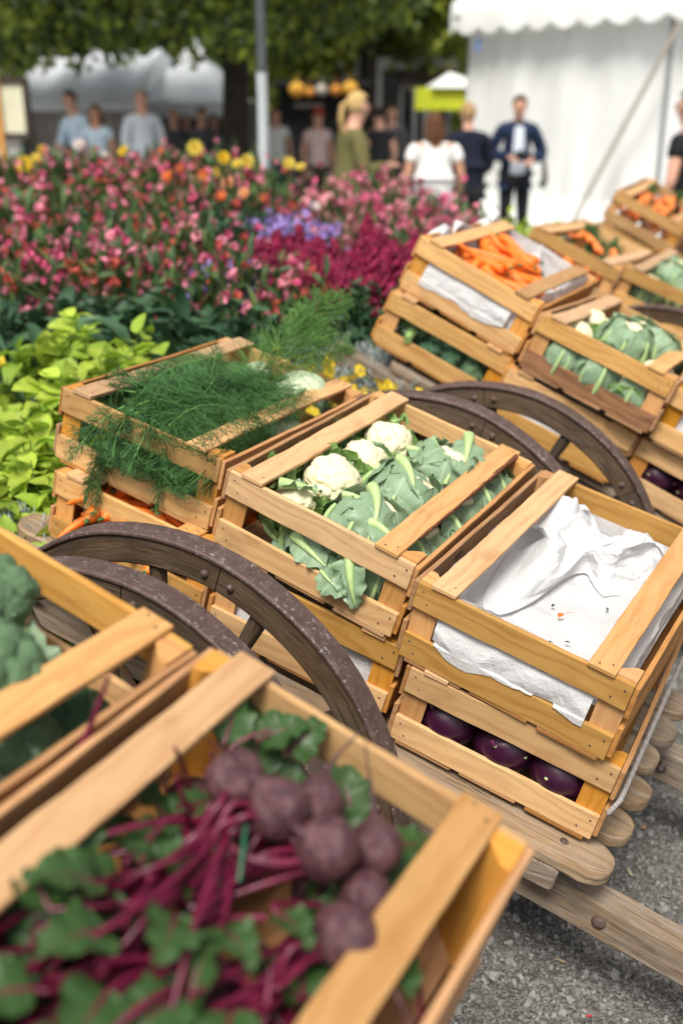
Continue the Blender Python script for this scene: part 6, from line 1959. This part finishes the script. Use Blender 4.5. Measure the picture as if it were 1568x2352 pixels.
cl = mk(24, (-2.8, 2.4), (-1.5, 2.5), (2.7, 3.9), (.7, 1.0)) + mk(14, (-2.5, 3), (-1, 3), (4, 6.5), (1.1, 1.6))
p = at(850, 300, 19.5)
tree('broadleaf_tree', 'lighter green tree behind the black booth and the white kiosk', p.x, 22.5, 4.2, .2, cl, 30000, 5.0, 'tleaf2', 2)
cl = mk(24, (-4, 4), (-1.5, 2), (2.6, 4.2), (.9, 1.3)) + mk(10, (-3.5, 3.5), (-1, 3), (4.5, 7), (1.3, 1.8))
tree('broadleaf_tree', 'dark tree standing behind the wide white tent at the far left', at(120, 200, 24).x, 25, 4.4, .22, cl, 26000, 5.5, 'tleaf', 3)
cl = mk(26, (-5, 5), (-1.5, 2), (1.6, 5), (1.1, 1.6)) + mk(12, (-4, 4), (-1, 3), (5, 8), (1.6, 2.2))
tree('broadleaf_tree', 'green tree farthest back beyond the kiosk', at(900, 200, 33).x, 33, 4.6, .25, cl, 22000, 8, 'tleaf2', 4)
cl = mk(26, (-5, 5), (-1.5, 2), (1.6, 5), (1.1, 1.6)) + mk(12, (-4, 4), (-1, 3), (5, 8), (1.6, 2.2))
tree('broadleaf_tree', 'dark green tree farthest back behind the lamp post', at(480, 200, 33).x, 34, 4.6, .25, cl, 22000, 8, 'tleaf', 5)
# long building closing the square
M['facade'] = simple('dim_facade', (.16, .15, .14), .8, .2, .25, .6)
e = empty('town_building', (-2, 44, 0)); tag(e, 'long dim building closing off the square behind the trees', 'building')
mb = MB(); box(mb, (-26, 0, 0), (30, 8, 9.5)); mb.build('wall', M['facade'], e)
mb = MB(); box(mb, (-26.4, -.5, 9.5), (30.4, 8.5, 9.9)); mb.build('roof', M['darkbrown'], e)
for i in range(18):
    for j in range(3):
        mb = MB(); x = -25 + i * 3; z = .9 + j * 3
        box(mb, (x, -.06, z), (x + 1.3, -.004, z + 1.7)); f = mb.build('window_frame', M['kioskwhite'], e)
        mb = MB(); box(mb, (x + .08, -.075, z + .08), (x + 1.22, -.062, z + 1.62)); mb.build('pane', M['darkglass'], f)
#@@NEXT
# ------------------------------------------------------------------ people
def skinmat(name, c):
    return simple(name, c, .5, .35, .08, 12)
M['skin'] = skinmat('skin', (.62, .34, .24)); M['skin2'] = skinmat('tanned_skin', (.50, .26, .17))
for nm, c in dict(lightblue=(.52, .66, .78), paleblue=(.62, .68, .76), navy=(.010, .013, .026), navyblue=(.012, .024, .058), olive=(.13, .12, .045), white=(.80, .79, .77), darkcl=(.018, .018, .022), black_cl=(.012, .012, .015),
                  jeans=(.045, .08, .16), palepinkcl=(.72, .55, .52), red_cl=(.45, .03, .04), brownh=(.075, .038, .020), blondh=(.52, .36, .15), darkh=(.020, .014, .010), greyh=(.45, .42, .40), auburn=(.11, .05, .025), greycl=(.10, .10, .11), sandh=(.36, .23, .11), teal=(.10, .25, .30)).items():
    M['c_' + nm] = simple('cloth_' + nm if not nm.endswith('h') else 'hair_' + nm, c, .8, .2, .12, 25, bump=.003)
M['eye'] = simple('dark_eye', (.03, .02, .015), .3, .5, .1, 30)
M['lip'] = simple('lips', (.45, .15, .12), .5, .4, .1, 30)

def skin_obj(name, joints, edges, mat, parent, sub=2, root=0):
    """joints: list of (pos, rx, ry)"""
    me = bpy.data.meshes.new(name)
    me.from_pydata([tuple(j[0]) for j in joints], edges, [])
    me.materials.append(mat)
    o = link(name, me, parent)
    md = o.modifiers.new('skin', 'SKIN')
    md.use_smooth_shade = True; md.branch_smoothing = .6
    if not me.skin_vertices: me.skin_vertices.new()
    for i, j in enumerate(joints):
        me.skin_vertices[0].data[i].radius = (j[1], j[2])
        me.skin_vertices[0].data[i].use_root = (i == root)
    s = o.modifiers.new('sub', 'SUBSURF'); s.levels = sub; s.render_levels = sub
    return o

def person(label, X, Y, yaw, h=1.75, top='c_white', legs='c_darkcl', hair='brownh', hairstyle='short', skin='skin', sleeves='long', elbows=None, hands=None, look=(0, 0), lean=0.0, group=None, z=0.0, extra=None, wide=1.0, jacket=None, cap=None):
    """own frame: x right, y forward, z up; feet at the origin"""
    e = empty('person', (X, Y, z), (0, 0, yaw)); tag(e, label, 'person', group)
    k = h / 1.75
    P = lambda x, y, zz: np.array([x * k, y * k, zz * k])
    ly = lean
    el = elbows or [(-.235, -.02, 1.13), (.235, -.02, 1.13)]
    hd = hands or [(-.225, .10, .88), (.225, .10, .88)]
    J = []; E = []
    def add(p, rx, ry=None, to=None):
        J.append((p, rx * k, (ry if ry is not None else rx) * k)); i = len(J) - 1
        if to is not None: E.append((to, i))
        return i
    w = wide
    pel = add(P(0, 0, .95), .15 * w, .115)
    wst = add(P(0, .00 + ly * .3, 1.12), .135 * w, .10, pel)
    chs = add(P(0, .01 + ly * .8, 1.30), .150 * w, .110, wst)
    upc = add(P(0, ly, 1.42), .12 * w, .085, chs)
    nk = add(P(0, .01 + ly * 1.15, 1.515), .052, .056, upc)
    hx, hy = look
    h0 = P(0 + hx * .3, .035 + ly * 1.3 + hy * .5, 1.58); j0 = add(h0, .068, .078, nk)
    h1 = P(hx * .8, .03 + ly * 1.35 + hy, 1.655); j1 = add(h1, .075, .092, j0)
    h2 = P(hx, .015 + ly * 1.35 + hy * .9, 1.705); j2 = add(h2, .058, .075, j1)
    arms = {}
    for si, s in enumerate((-1, 1)):
        sh = P(s * .163 * w, ly, 1.415); a = add(sh, .060, .058, upc)
        ep = P(*el[si]) + P(0, ly * .7, 0); b = add((sh + ep) / 2, .052, .05, a); c = add(ep, .041, .041, b)
        hp = P(*hd[si]) + P(0, ly * .7, 0)
        m = add(ep + (hp - ep) * .45, .040, .038, c)
        d = add(ep + (hp - ep) * .95, .026, .022, m)
        dv = (hp - ep) / np.linalg.norm(hp - ep)
        pal = add(hp + dv * .045 * k, .036, .018, d)
        arms[s] = (sh, ep, hp, dv)
    for s in (-1, 1):
        hip = add(P(s * .085, 0, .88), .088, .092, pel)
        kn = add(P(s * .10, .02, .50), .058, .06, hip)
        cf = add(P(s * .105, -.01, .34), .054, .056, kn)
        an = add(P(s * .11, -.02, .09), .036, .04, cf)
        add(P(s * .115, .05, .045), .042, .036, an); add(P(s * .12, .13, .035), .036, .026, len(J) - 1)
    body = skin_obj('body', J, E, M[skin], e)
    # hands: fingers of unequal length, slightly curled, and a thumb from the side of the palm
    for s in (-1, 1):
        sh, ep, hp, dv = arms[s]
        fm = MB()
        side = np.cross(dv, [0, 0, 1.0]); side /= np.linalg.norm(side) + 1e-9
        nrm_ = np.cross(side, dv)
        base = hp + dv * .075 * k
        for f, (o_, L_) in enumerate(((-.027, .066), (-.009, .075), (.009, .070), (.026, .055))):
            b0 = base + side * o_ * k; c1 = b0 + dv * L_ * .4 * k - nrm_ * .006 * k; c2 = b0 + dv * L_ * .75 * k - nrm_ * .02 * k; c3 = b0 + dv * L_ * .9 * k - nrm_ * .036 * k
            tube(fm, [b0 - dv * .02 * k, b0, c1, c2, c3], np.array([.009, .0095, .0085, .008, .006]) * k, 8)
        b0 = hp + dv * .03 * k + side * s * .033 * k
        tube(fm, [b0 - side * s * .012 * k, b0 + dv * .02 * k + side * s * .012 * k, b0 + dv * .045 * k + side * s * .014 * k - nrm_ * .012 * k], np.array([.012, .0105, .007]) * k, 8)
        fm.build('fingers', M[skin], e)
    # face and hair
    hc = (h0 + h1 * 2) / 3 + P(0, .0, .012)
    V, F = ICO[2]
    for s in (-1, 1):
        fc = MB(); fc.add(V * [.012 * k, .006 * k, .008 * k] + hc + P(s * .030, .083, .012), F, 0); fc.build('eye', M['eye'], e)
    fc = MB(); tube(fc, [hc + P(0, .082, .016), hc + P(0, .098, -.012), hc + P(0, .090, -.024)], np.array([.008, .013, .011]) * k, 8); fc.build('nose', M[skin], e)
    for s in (-1, 1):
        fc = MB(); fc.add(V * [.010 * k, .020 * k, .030 * k] + hc + P(s * .079, .0, -.002), F); fc.build('ear', M[skin], e)
    fc = MB(); fc.add(V * [.022 * k, .006 * k, .006 * k] + hc + P(0, .085, -.045), F); fc.build('mouth', M['lip'], e)
    if hairstyle != 'bald':
        V, F = ICO[4]
        W = V * [.082, .098, .102]
        bm_ = bumps(V, 220, 5, .006) + bumps(V, 60, 9, .008)
        W = W * (1 + bm_[:, None] * 2.5)
        front = V[:, 1]; zz_ = V[:, 2]
        keep = ~((front > .25) & (zz_ < .50)) & (zz_ > (-.62 if hairstyle != 'crop' else -.35))
        if hairstyle == 'balding': keep &= zz_ < .45
        fk = keep[F].all(1)
        hm = MB(); hm.add(W * k + hc + P(0, -.008, .018), F[fk])
        if hairstyle in ('long', 'bun', 'ponytail'):
            rg_ = np.random.default_rng(int(abs(X) * 100))
            if hairstyle == 'long':
                for i in range(60):
                    a = rg_.uniform(.12, PI - .12) + PI; r_ = .085
                    x_, y_ = r_ * math.cos(a) * 1.02, r_ * math.sin(a) * 1.05
                    if y_ > .02: y_ = .02
                    s0 = hc + P(x_, y_, .03)
                    tube(hm, [s0, s0 + P(x_ * .08, -.010, -.08), s0 + P(x_ * .12 + rg_.normal(0, .010), -.02, -.16), s0 + P(x_ * -.1 + rg_.normal(0, .02), -.02, -.16 - rg_.uniform(.04, .12))], np.array([.013, .014, .011, .003]) * k, 6)
            if hairstyle == 'bun':
                W2 = ICO[3][0] * .058 * (1 + bumps(ICO[3][0], 60, 3, .12))[:, None]; hm.add(W2 * k + hc + P(0, -.06, .115), ICO[3][1])
            if hairstyle == 'ponytail':
                for i in range(22):
                    s0 = hc + P(rg_.normal(0, .01), -.095, .04)
                    tube(hm, [s0, s0 + P(rg_.normal(0, .01), -.05, -.03), s0 + P(rg_.normal(0, .02), -.06, -.14), s0 + P(rg_.normal(0, .025), -.04, -.25)], np.array([.014, .016, .013, .004]) * k, 6)
        hm.build('hair', M['c_' + hair], e)
    if cap:
        V, F = ICO[3]; kp = V[:, 2] > .12; cm = MB(); cm.add(V * [.098 * k, .110 * k, .112 * k] + hc + P(0, 0, .035), F[kp[F].all(1)])
        cm.add(V * [.07 * k, .07 * k, .008 * k] + hc + P(0, .11, .045), F); cm.build('cap', M[cap], e)
    # clothes: a little larger than the body beneath
    g = .016 * k
    def cloth(name, ids, mat, grow=g, ext=()):
        mp = {}; JJ = []; EE = []
        for i in ids:
            mp[i] = len(JJ); JJ.append((J[i][0], J[i][1] + grow, J[i][2] + grow))
        for a, b in E:
            if a in mp and b in mp: EE.append((mp[a], mp[b]))
        for (fr, p, rx, ry) in ext:
            JJ.append((p, rx * k, ry * k)); EE.append((mp[fr], len(JJ) - 1))
        return skin_obj(name, JJ, EE, mat, e)
    L0 = 8
    arm_ids = []
    for b0 in (8, 14):
        arm_ids += {'long': [b0, b0 + 1, b0 + 2, b0 + 3, b0 + 4], 'short': [b0, b0 + 1], 'none': [b0]}[sleeves]
    leg0 = 20
    cloth('trousers', [0, leg0, leg0 + 1, leg0 + 2, leg0 + 3, leg0 + 6, leg0 + 7, leg0 + 8, leg0 + 9], M[legs], g * .9)
    if jacket:
        cloth('shirt', [0, 1, 2, 3], M[top], g)
        JJ = [0, 1, 2, 3] + arm_ids
        j = cloth('jacket', JJ, M[jacket], g * 2.0, ext=[(0, P(0, -.01, .80), .175 * w, .125), (3, P(0, -.005 + ly * 1.1, 1.50), .074, .070)])
    else:
        cloth('shirt', [0, 1, 2, 3] + arm_ids, M[top], g * 1.3, ext=[(0, P(0, 0, .88), .165 * w, .122), (3, P(0, .0 + ly * 1.1, 1.487), .068, .066)])
    for s in (-1, 1):
        sm = MB(); V, F = ICO[3]; W = V * [.048 * k, .135 * k, .05 * k]; W[:, 2] = np.maximum(W[:, 2], -.035 * k)
        sm.add(W + P(s * .116, .055, .037), F); sm.build('shoe', M['c_black_cl'], e)
    if extra: extra(e, k, P, hc)
    return e

def stand(px, py_head, Y, h=None):
    """standing place for someone whose head top is seen at (px, py)"""
    p = at(px, py_head, Y); return p.x, (p.z if h is None else h)
PI_ = PI
# photographer in navy jacket, facing the viewer and looking down at his camera
x_, h_ = stand(1193, 219, 12.4)
def with_camera(e, k, P, hc):
    c = MB(); board(c, P(-.07, .255, 1.075), P(.07, .315, 1.165), ch=.008); box(c, P(-.03, .26, 1.163), P(.03, .31, 1.195))
    lathe(c, [(.034, 0), (.036, .05), (.040, .055), (.040, .11), (.034, .112)], 18, 0, Matrix.Translation(P(0, .315, 1.12)) @ Matrix.Rotation(-PI / 2, 4, 'X'))
    c.build('camera', M['c_black_cl'], e)
    c = MB(); tube(c, [P(-.07, .26, 1.15), P(-.13, .14, 1.3), P(-.08, .02, 1.49), P(.08, .02, 1.49), P(.13, .14, 1.3), P(.07, .26, 1.15)], .008 * k, 6); c.build('strap', M['c_black_cl'], e)
    # open jacket: the shirt shows down the front
    c = MB(); V = []
    for i in range(11):
        t = i / 10; z = 1.44 - t * .52
        for j in range(7):
            u = -1 + j / 3; wd = .045 + .045 * t
            V.append(P(u * wd, .148 + .022 * math.sin(t * PI) - .02 * u * u - .018 * (t > .9), z))
    c.add(V, [[i * 7 + j, (i + 1) * 7 + j, (i + 1) * 7 + j + 1, i * 7 + j + 1] for i in range(10) for j in range(6)]); c.build('shirt_front', M['c_paleblue'], e)
    c = MB(); tube(c, [P(-.22, -.02, 1.40), P(-.30, .06, 1.1), P(-.33, .05, .86), P(-.30, .02, .80)], [.012, .02, .03, .045], 8); c.build('shoulder_bag', M['c_black_cl'], e)
person('man in an open navy jacket looking down at the camera in his hands', x_, 12.4, PI, h_, 'c_paleblue', 'c_black_cl', 'brownh', 'crop', elbows=[(-.30, -.03, 1.14), (.30, -.03, 1.14)], hands=[(-.13, .24, 1.09), (.10, .25, 1.11)], look=(0, .04), jacket='c_navyblue', extra=with_camera, wide=1.05)
x_, h_ = stand(1078, 236, 11.2)
person('fair-haired person in a dark navy suit seen from behind, next to the woman in white', x_, 11.2, .25, h_ , 'c_navy', 'c_black_cl', 'sandh', 'short', jacket='c_navy', elbows=[(-.27, .04, 1.12), (.27, .06, 1.12)], hands=[(-.20, .22, 1.0), (.20, .24, 1.02)], wide=1.12)
x_, h_ = stand(1000, 258, 10.2)
person('woman with long brown hair and a white sleeveless top seen from behind', x_, 10.2, .1, h_, 'c_white', 'c_jeans', 'auburn', 'long', skin='skin2', sleeves='short', elbows=[(-.29, -.03, 1.12), (.29, -.03, 1.12)], hands=[(-.27, .12, .90), (.27, .12, .90)], wide=1.3)
x_, h_ = stand(797, 212, 9.2)
person('blonde woman with long hair and an olive green shirt, turned to the right', x_, 9.2, -1.2, h_, 'c_olive', 'c_jeans', 'blondh', 'ponytail', elbows=[(-.26, .02, 1.14), (.26, .02, 1.14)], hands=[(-.16, .26, 1.12), (.15, .28, 1.18)], look=(0, .02), lean=.04)
x_, h_ = stand(176, 208, 15)
person('brown-haired man in a light blue shirt bending to the woman beside him', x_, 15, PI - .6, h_, 'c_lightblue', 'c_greycl', 'brownh', 'short', elbows=[(-.24, .02, 1.14), (.24, .06, 1.16)], hands=[(-.10, .24, 1.06), (.05, .28, 1.1)], look=(0, .05), lean=.05)
x_, h_ = stand(218, 240, 14.6)
person('dark-haired woman in a light blue top being held by the man at the left', x_, 14.6, PI - .1, h_, 'c_lightblue', 'c_greycl', 'auburn', 'long', sleeves='short', elbows=[(-.23, .0, 1.12), (.23, .0, 1.12)], hands=[(-.14, .22, 1.05), (.14, .22, 1.05)], skin='skin2')
x_, h_ = stand(322, 203, 14.6)
person('grey-haired man in a pale blue shirt standing alone before the tents', x_, 14.6, PI + .35, h_, 'c_paleblue', 'c_jeans', 'greyh', 'crop', elbows=[(-.235, -.04, 1.14), (.225, -.02, 1.14)], hands=[(-.17, .14, .92), (.20, .10, .90)], wide=1.0)
GRP = 'dim figures under the tent'
for px, py, Y, tp, hr, lab in ((397, 250, 17, 'c_greycl', 'blondh', 'fair-haired person in dark clothes, leftmost under the dark tent'), (425, 262, 17.2, 'c_darkcl', 'greyh', 'grey-haired person in black under the dark tent'),
                         (463, 246, 16.8, 'c_greycl', 'brownh', 'tall person in charcoal under the dark tent'), (488, 262, 17, 'c_darkcl', 'darkh', 'dark-haired person in black near the tree trunk'), (519, 268, 16.8, 'c_teal', 'darkh', 'person in a dull teal top right beside the tree trunk')):
    x_, h_ = stand(px, py, Y)
    person(lab, x_, Y, PI + (px % 7 - 3) * .2, h_, tp, 'c_darkcl', hr, 'short')
x_, h_ = stand(631, 246, 16.5)
person('person in a white shirt and blue jeans just right of the lamp post', x_, 16.5, PI + .2, h_, 'c_white', 'c_jeans', 'darkh', 'crop', sleeves='short')
x_, h_ = stand(728, 250, 15.5)
person('person with a red cap and a pale pink top before the black booth', x_, 15.5, PI + .4, h_, 'c_palepinkcl', 'c_darkcl', 'darkh', 'crop', sleeves='short', cap='c_red_cl')
x_, h_ = stand(872, 248, 15.0)
person('person in dark clothes walking between the blonde woman and the woman in white', x_, 15.0, .3, h_, 'c_darkcl', 'c_black_cl', 'darkh', 'crop', sleeves='short')
x_, h_ = stand(900, 240, 16.2)
person('person in a charcoal top before the white kiosk', x_, 16.2, PI, h_, 'c_greycl', 'c_darkcl', 'brownh', 'crop')
x_ = at(1585, 300, 8.2).x
person('person in a black apron cut off by the right edge, beside the marquee', x_, 8.2, .9, 1.72, 'c_black_cl', 'c_black_cl', 'darkh', 'short', sleeves='short', elbows=[(-.27, .0, 1.12), (.27, .0, 1.12)], hands=[(-.24, .12, .90), (.2, .2, 1.0)], wide=1.1)

# ------------------------------------------------------------------ rope holding the lowest crates to the cart
T2 = Matrix.Translation((0, 0, CAM_H)) @ Matrix.Rotation(R(-27.06), 4, 'Z') @ Matrix.Rotation(R(14.81), 4, 'Y')
mb = MB()
pts = [(.012, 1.560, -1.165), (.021, 1.575, -1.142), (.021, 1.62, -1.141), (.021, 1.70, -1.141), (.021, 1.80, -1.137), (.021, 1.90, -1.131), (.021, 2.0, -1.122), (.021, 2.12, -1.115), (.022, 2.25, -1.114), (.01, 2.28, -1.15)]
tt = np.linspace(0, len(pts) - 1, 70)
pp = np.stack([np.interp(tt, range(len(pts)), np.array(pts)[:, c]) for c in range(3)], 1)
pp = tf(pp, T2)
tube(mb, pp, .0045, 8)
for s in range(3):
    hel = []
    for i, q in enumerate(pp):
        a = i * .9 + s * 2.09
        hel.append(q + np.array([.003 * math.cos(a), 0, .003 * math.sin(a)]))
    tube(mb, hel, .0026, 6)
tag(mb.build('rope', simple('grey_rope', (.30, .28, .27), .85, .2, .25, 260, bump=.002)), 'weathered grey rope tied round the lowest crates at the end of the cart', 'rope')

litter(1478, 1908, .009, (.60, .28, .09), 'wood_chip', 'small orange wood chip lying on the gravel by the cart planks', 'wood chip', 1)
litter(1445, 2012, .013, (.42, .36, .24), 'dry_leaf', 'dry leaf on the gravel under the end of the front plank', 'dry leaf', 2)
litter(1305, 2135, .010, (.50, .46, .38), 'pale_chip', 'square pale wood chip on the gravel near the cart shaft', 'wood chip', 3)
litter(1285, 2215, .010, (.34, .27, .17), 'brown_leaf', 'curled brown leaf on the gravel below the cart shaft', 'dry leaf', 4)
litter(1352, 2343, .006, (.65, .02, .03), 'red_scrap', 'tiny red scrap on the gravel at the bottom of the photo', 'scrap', 5)
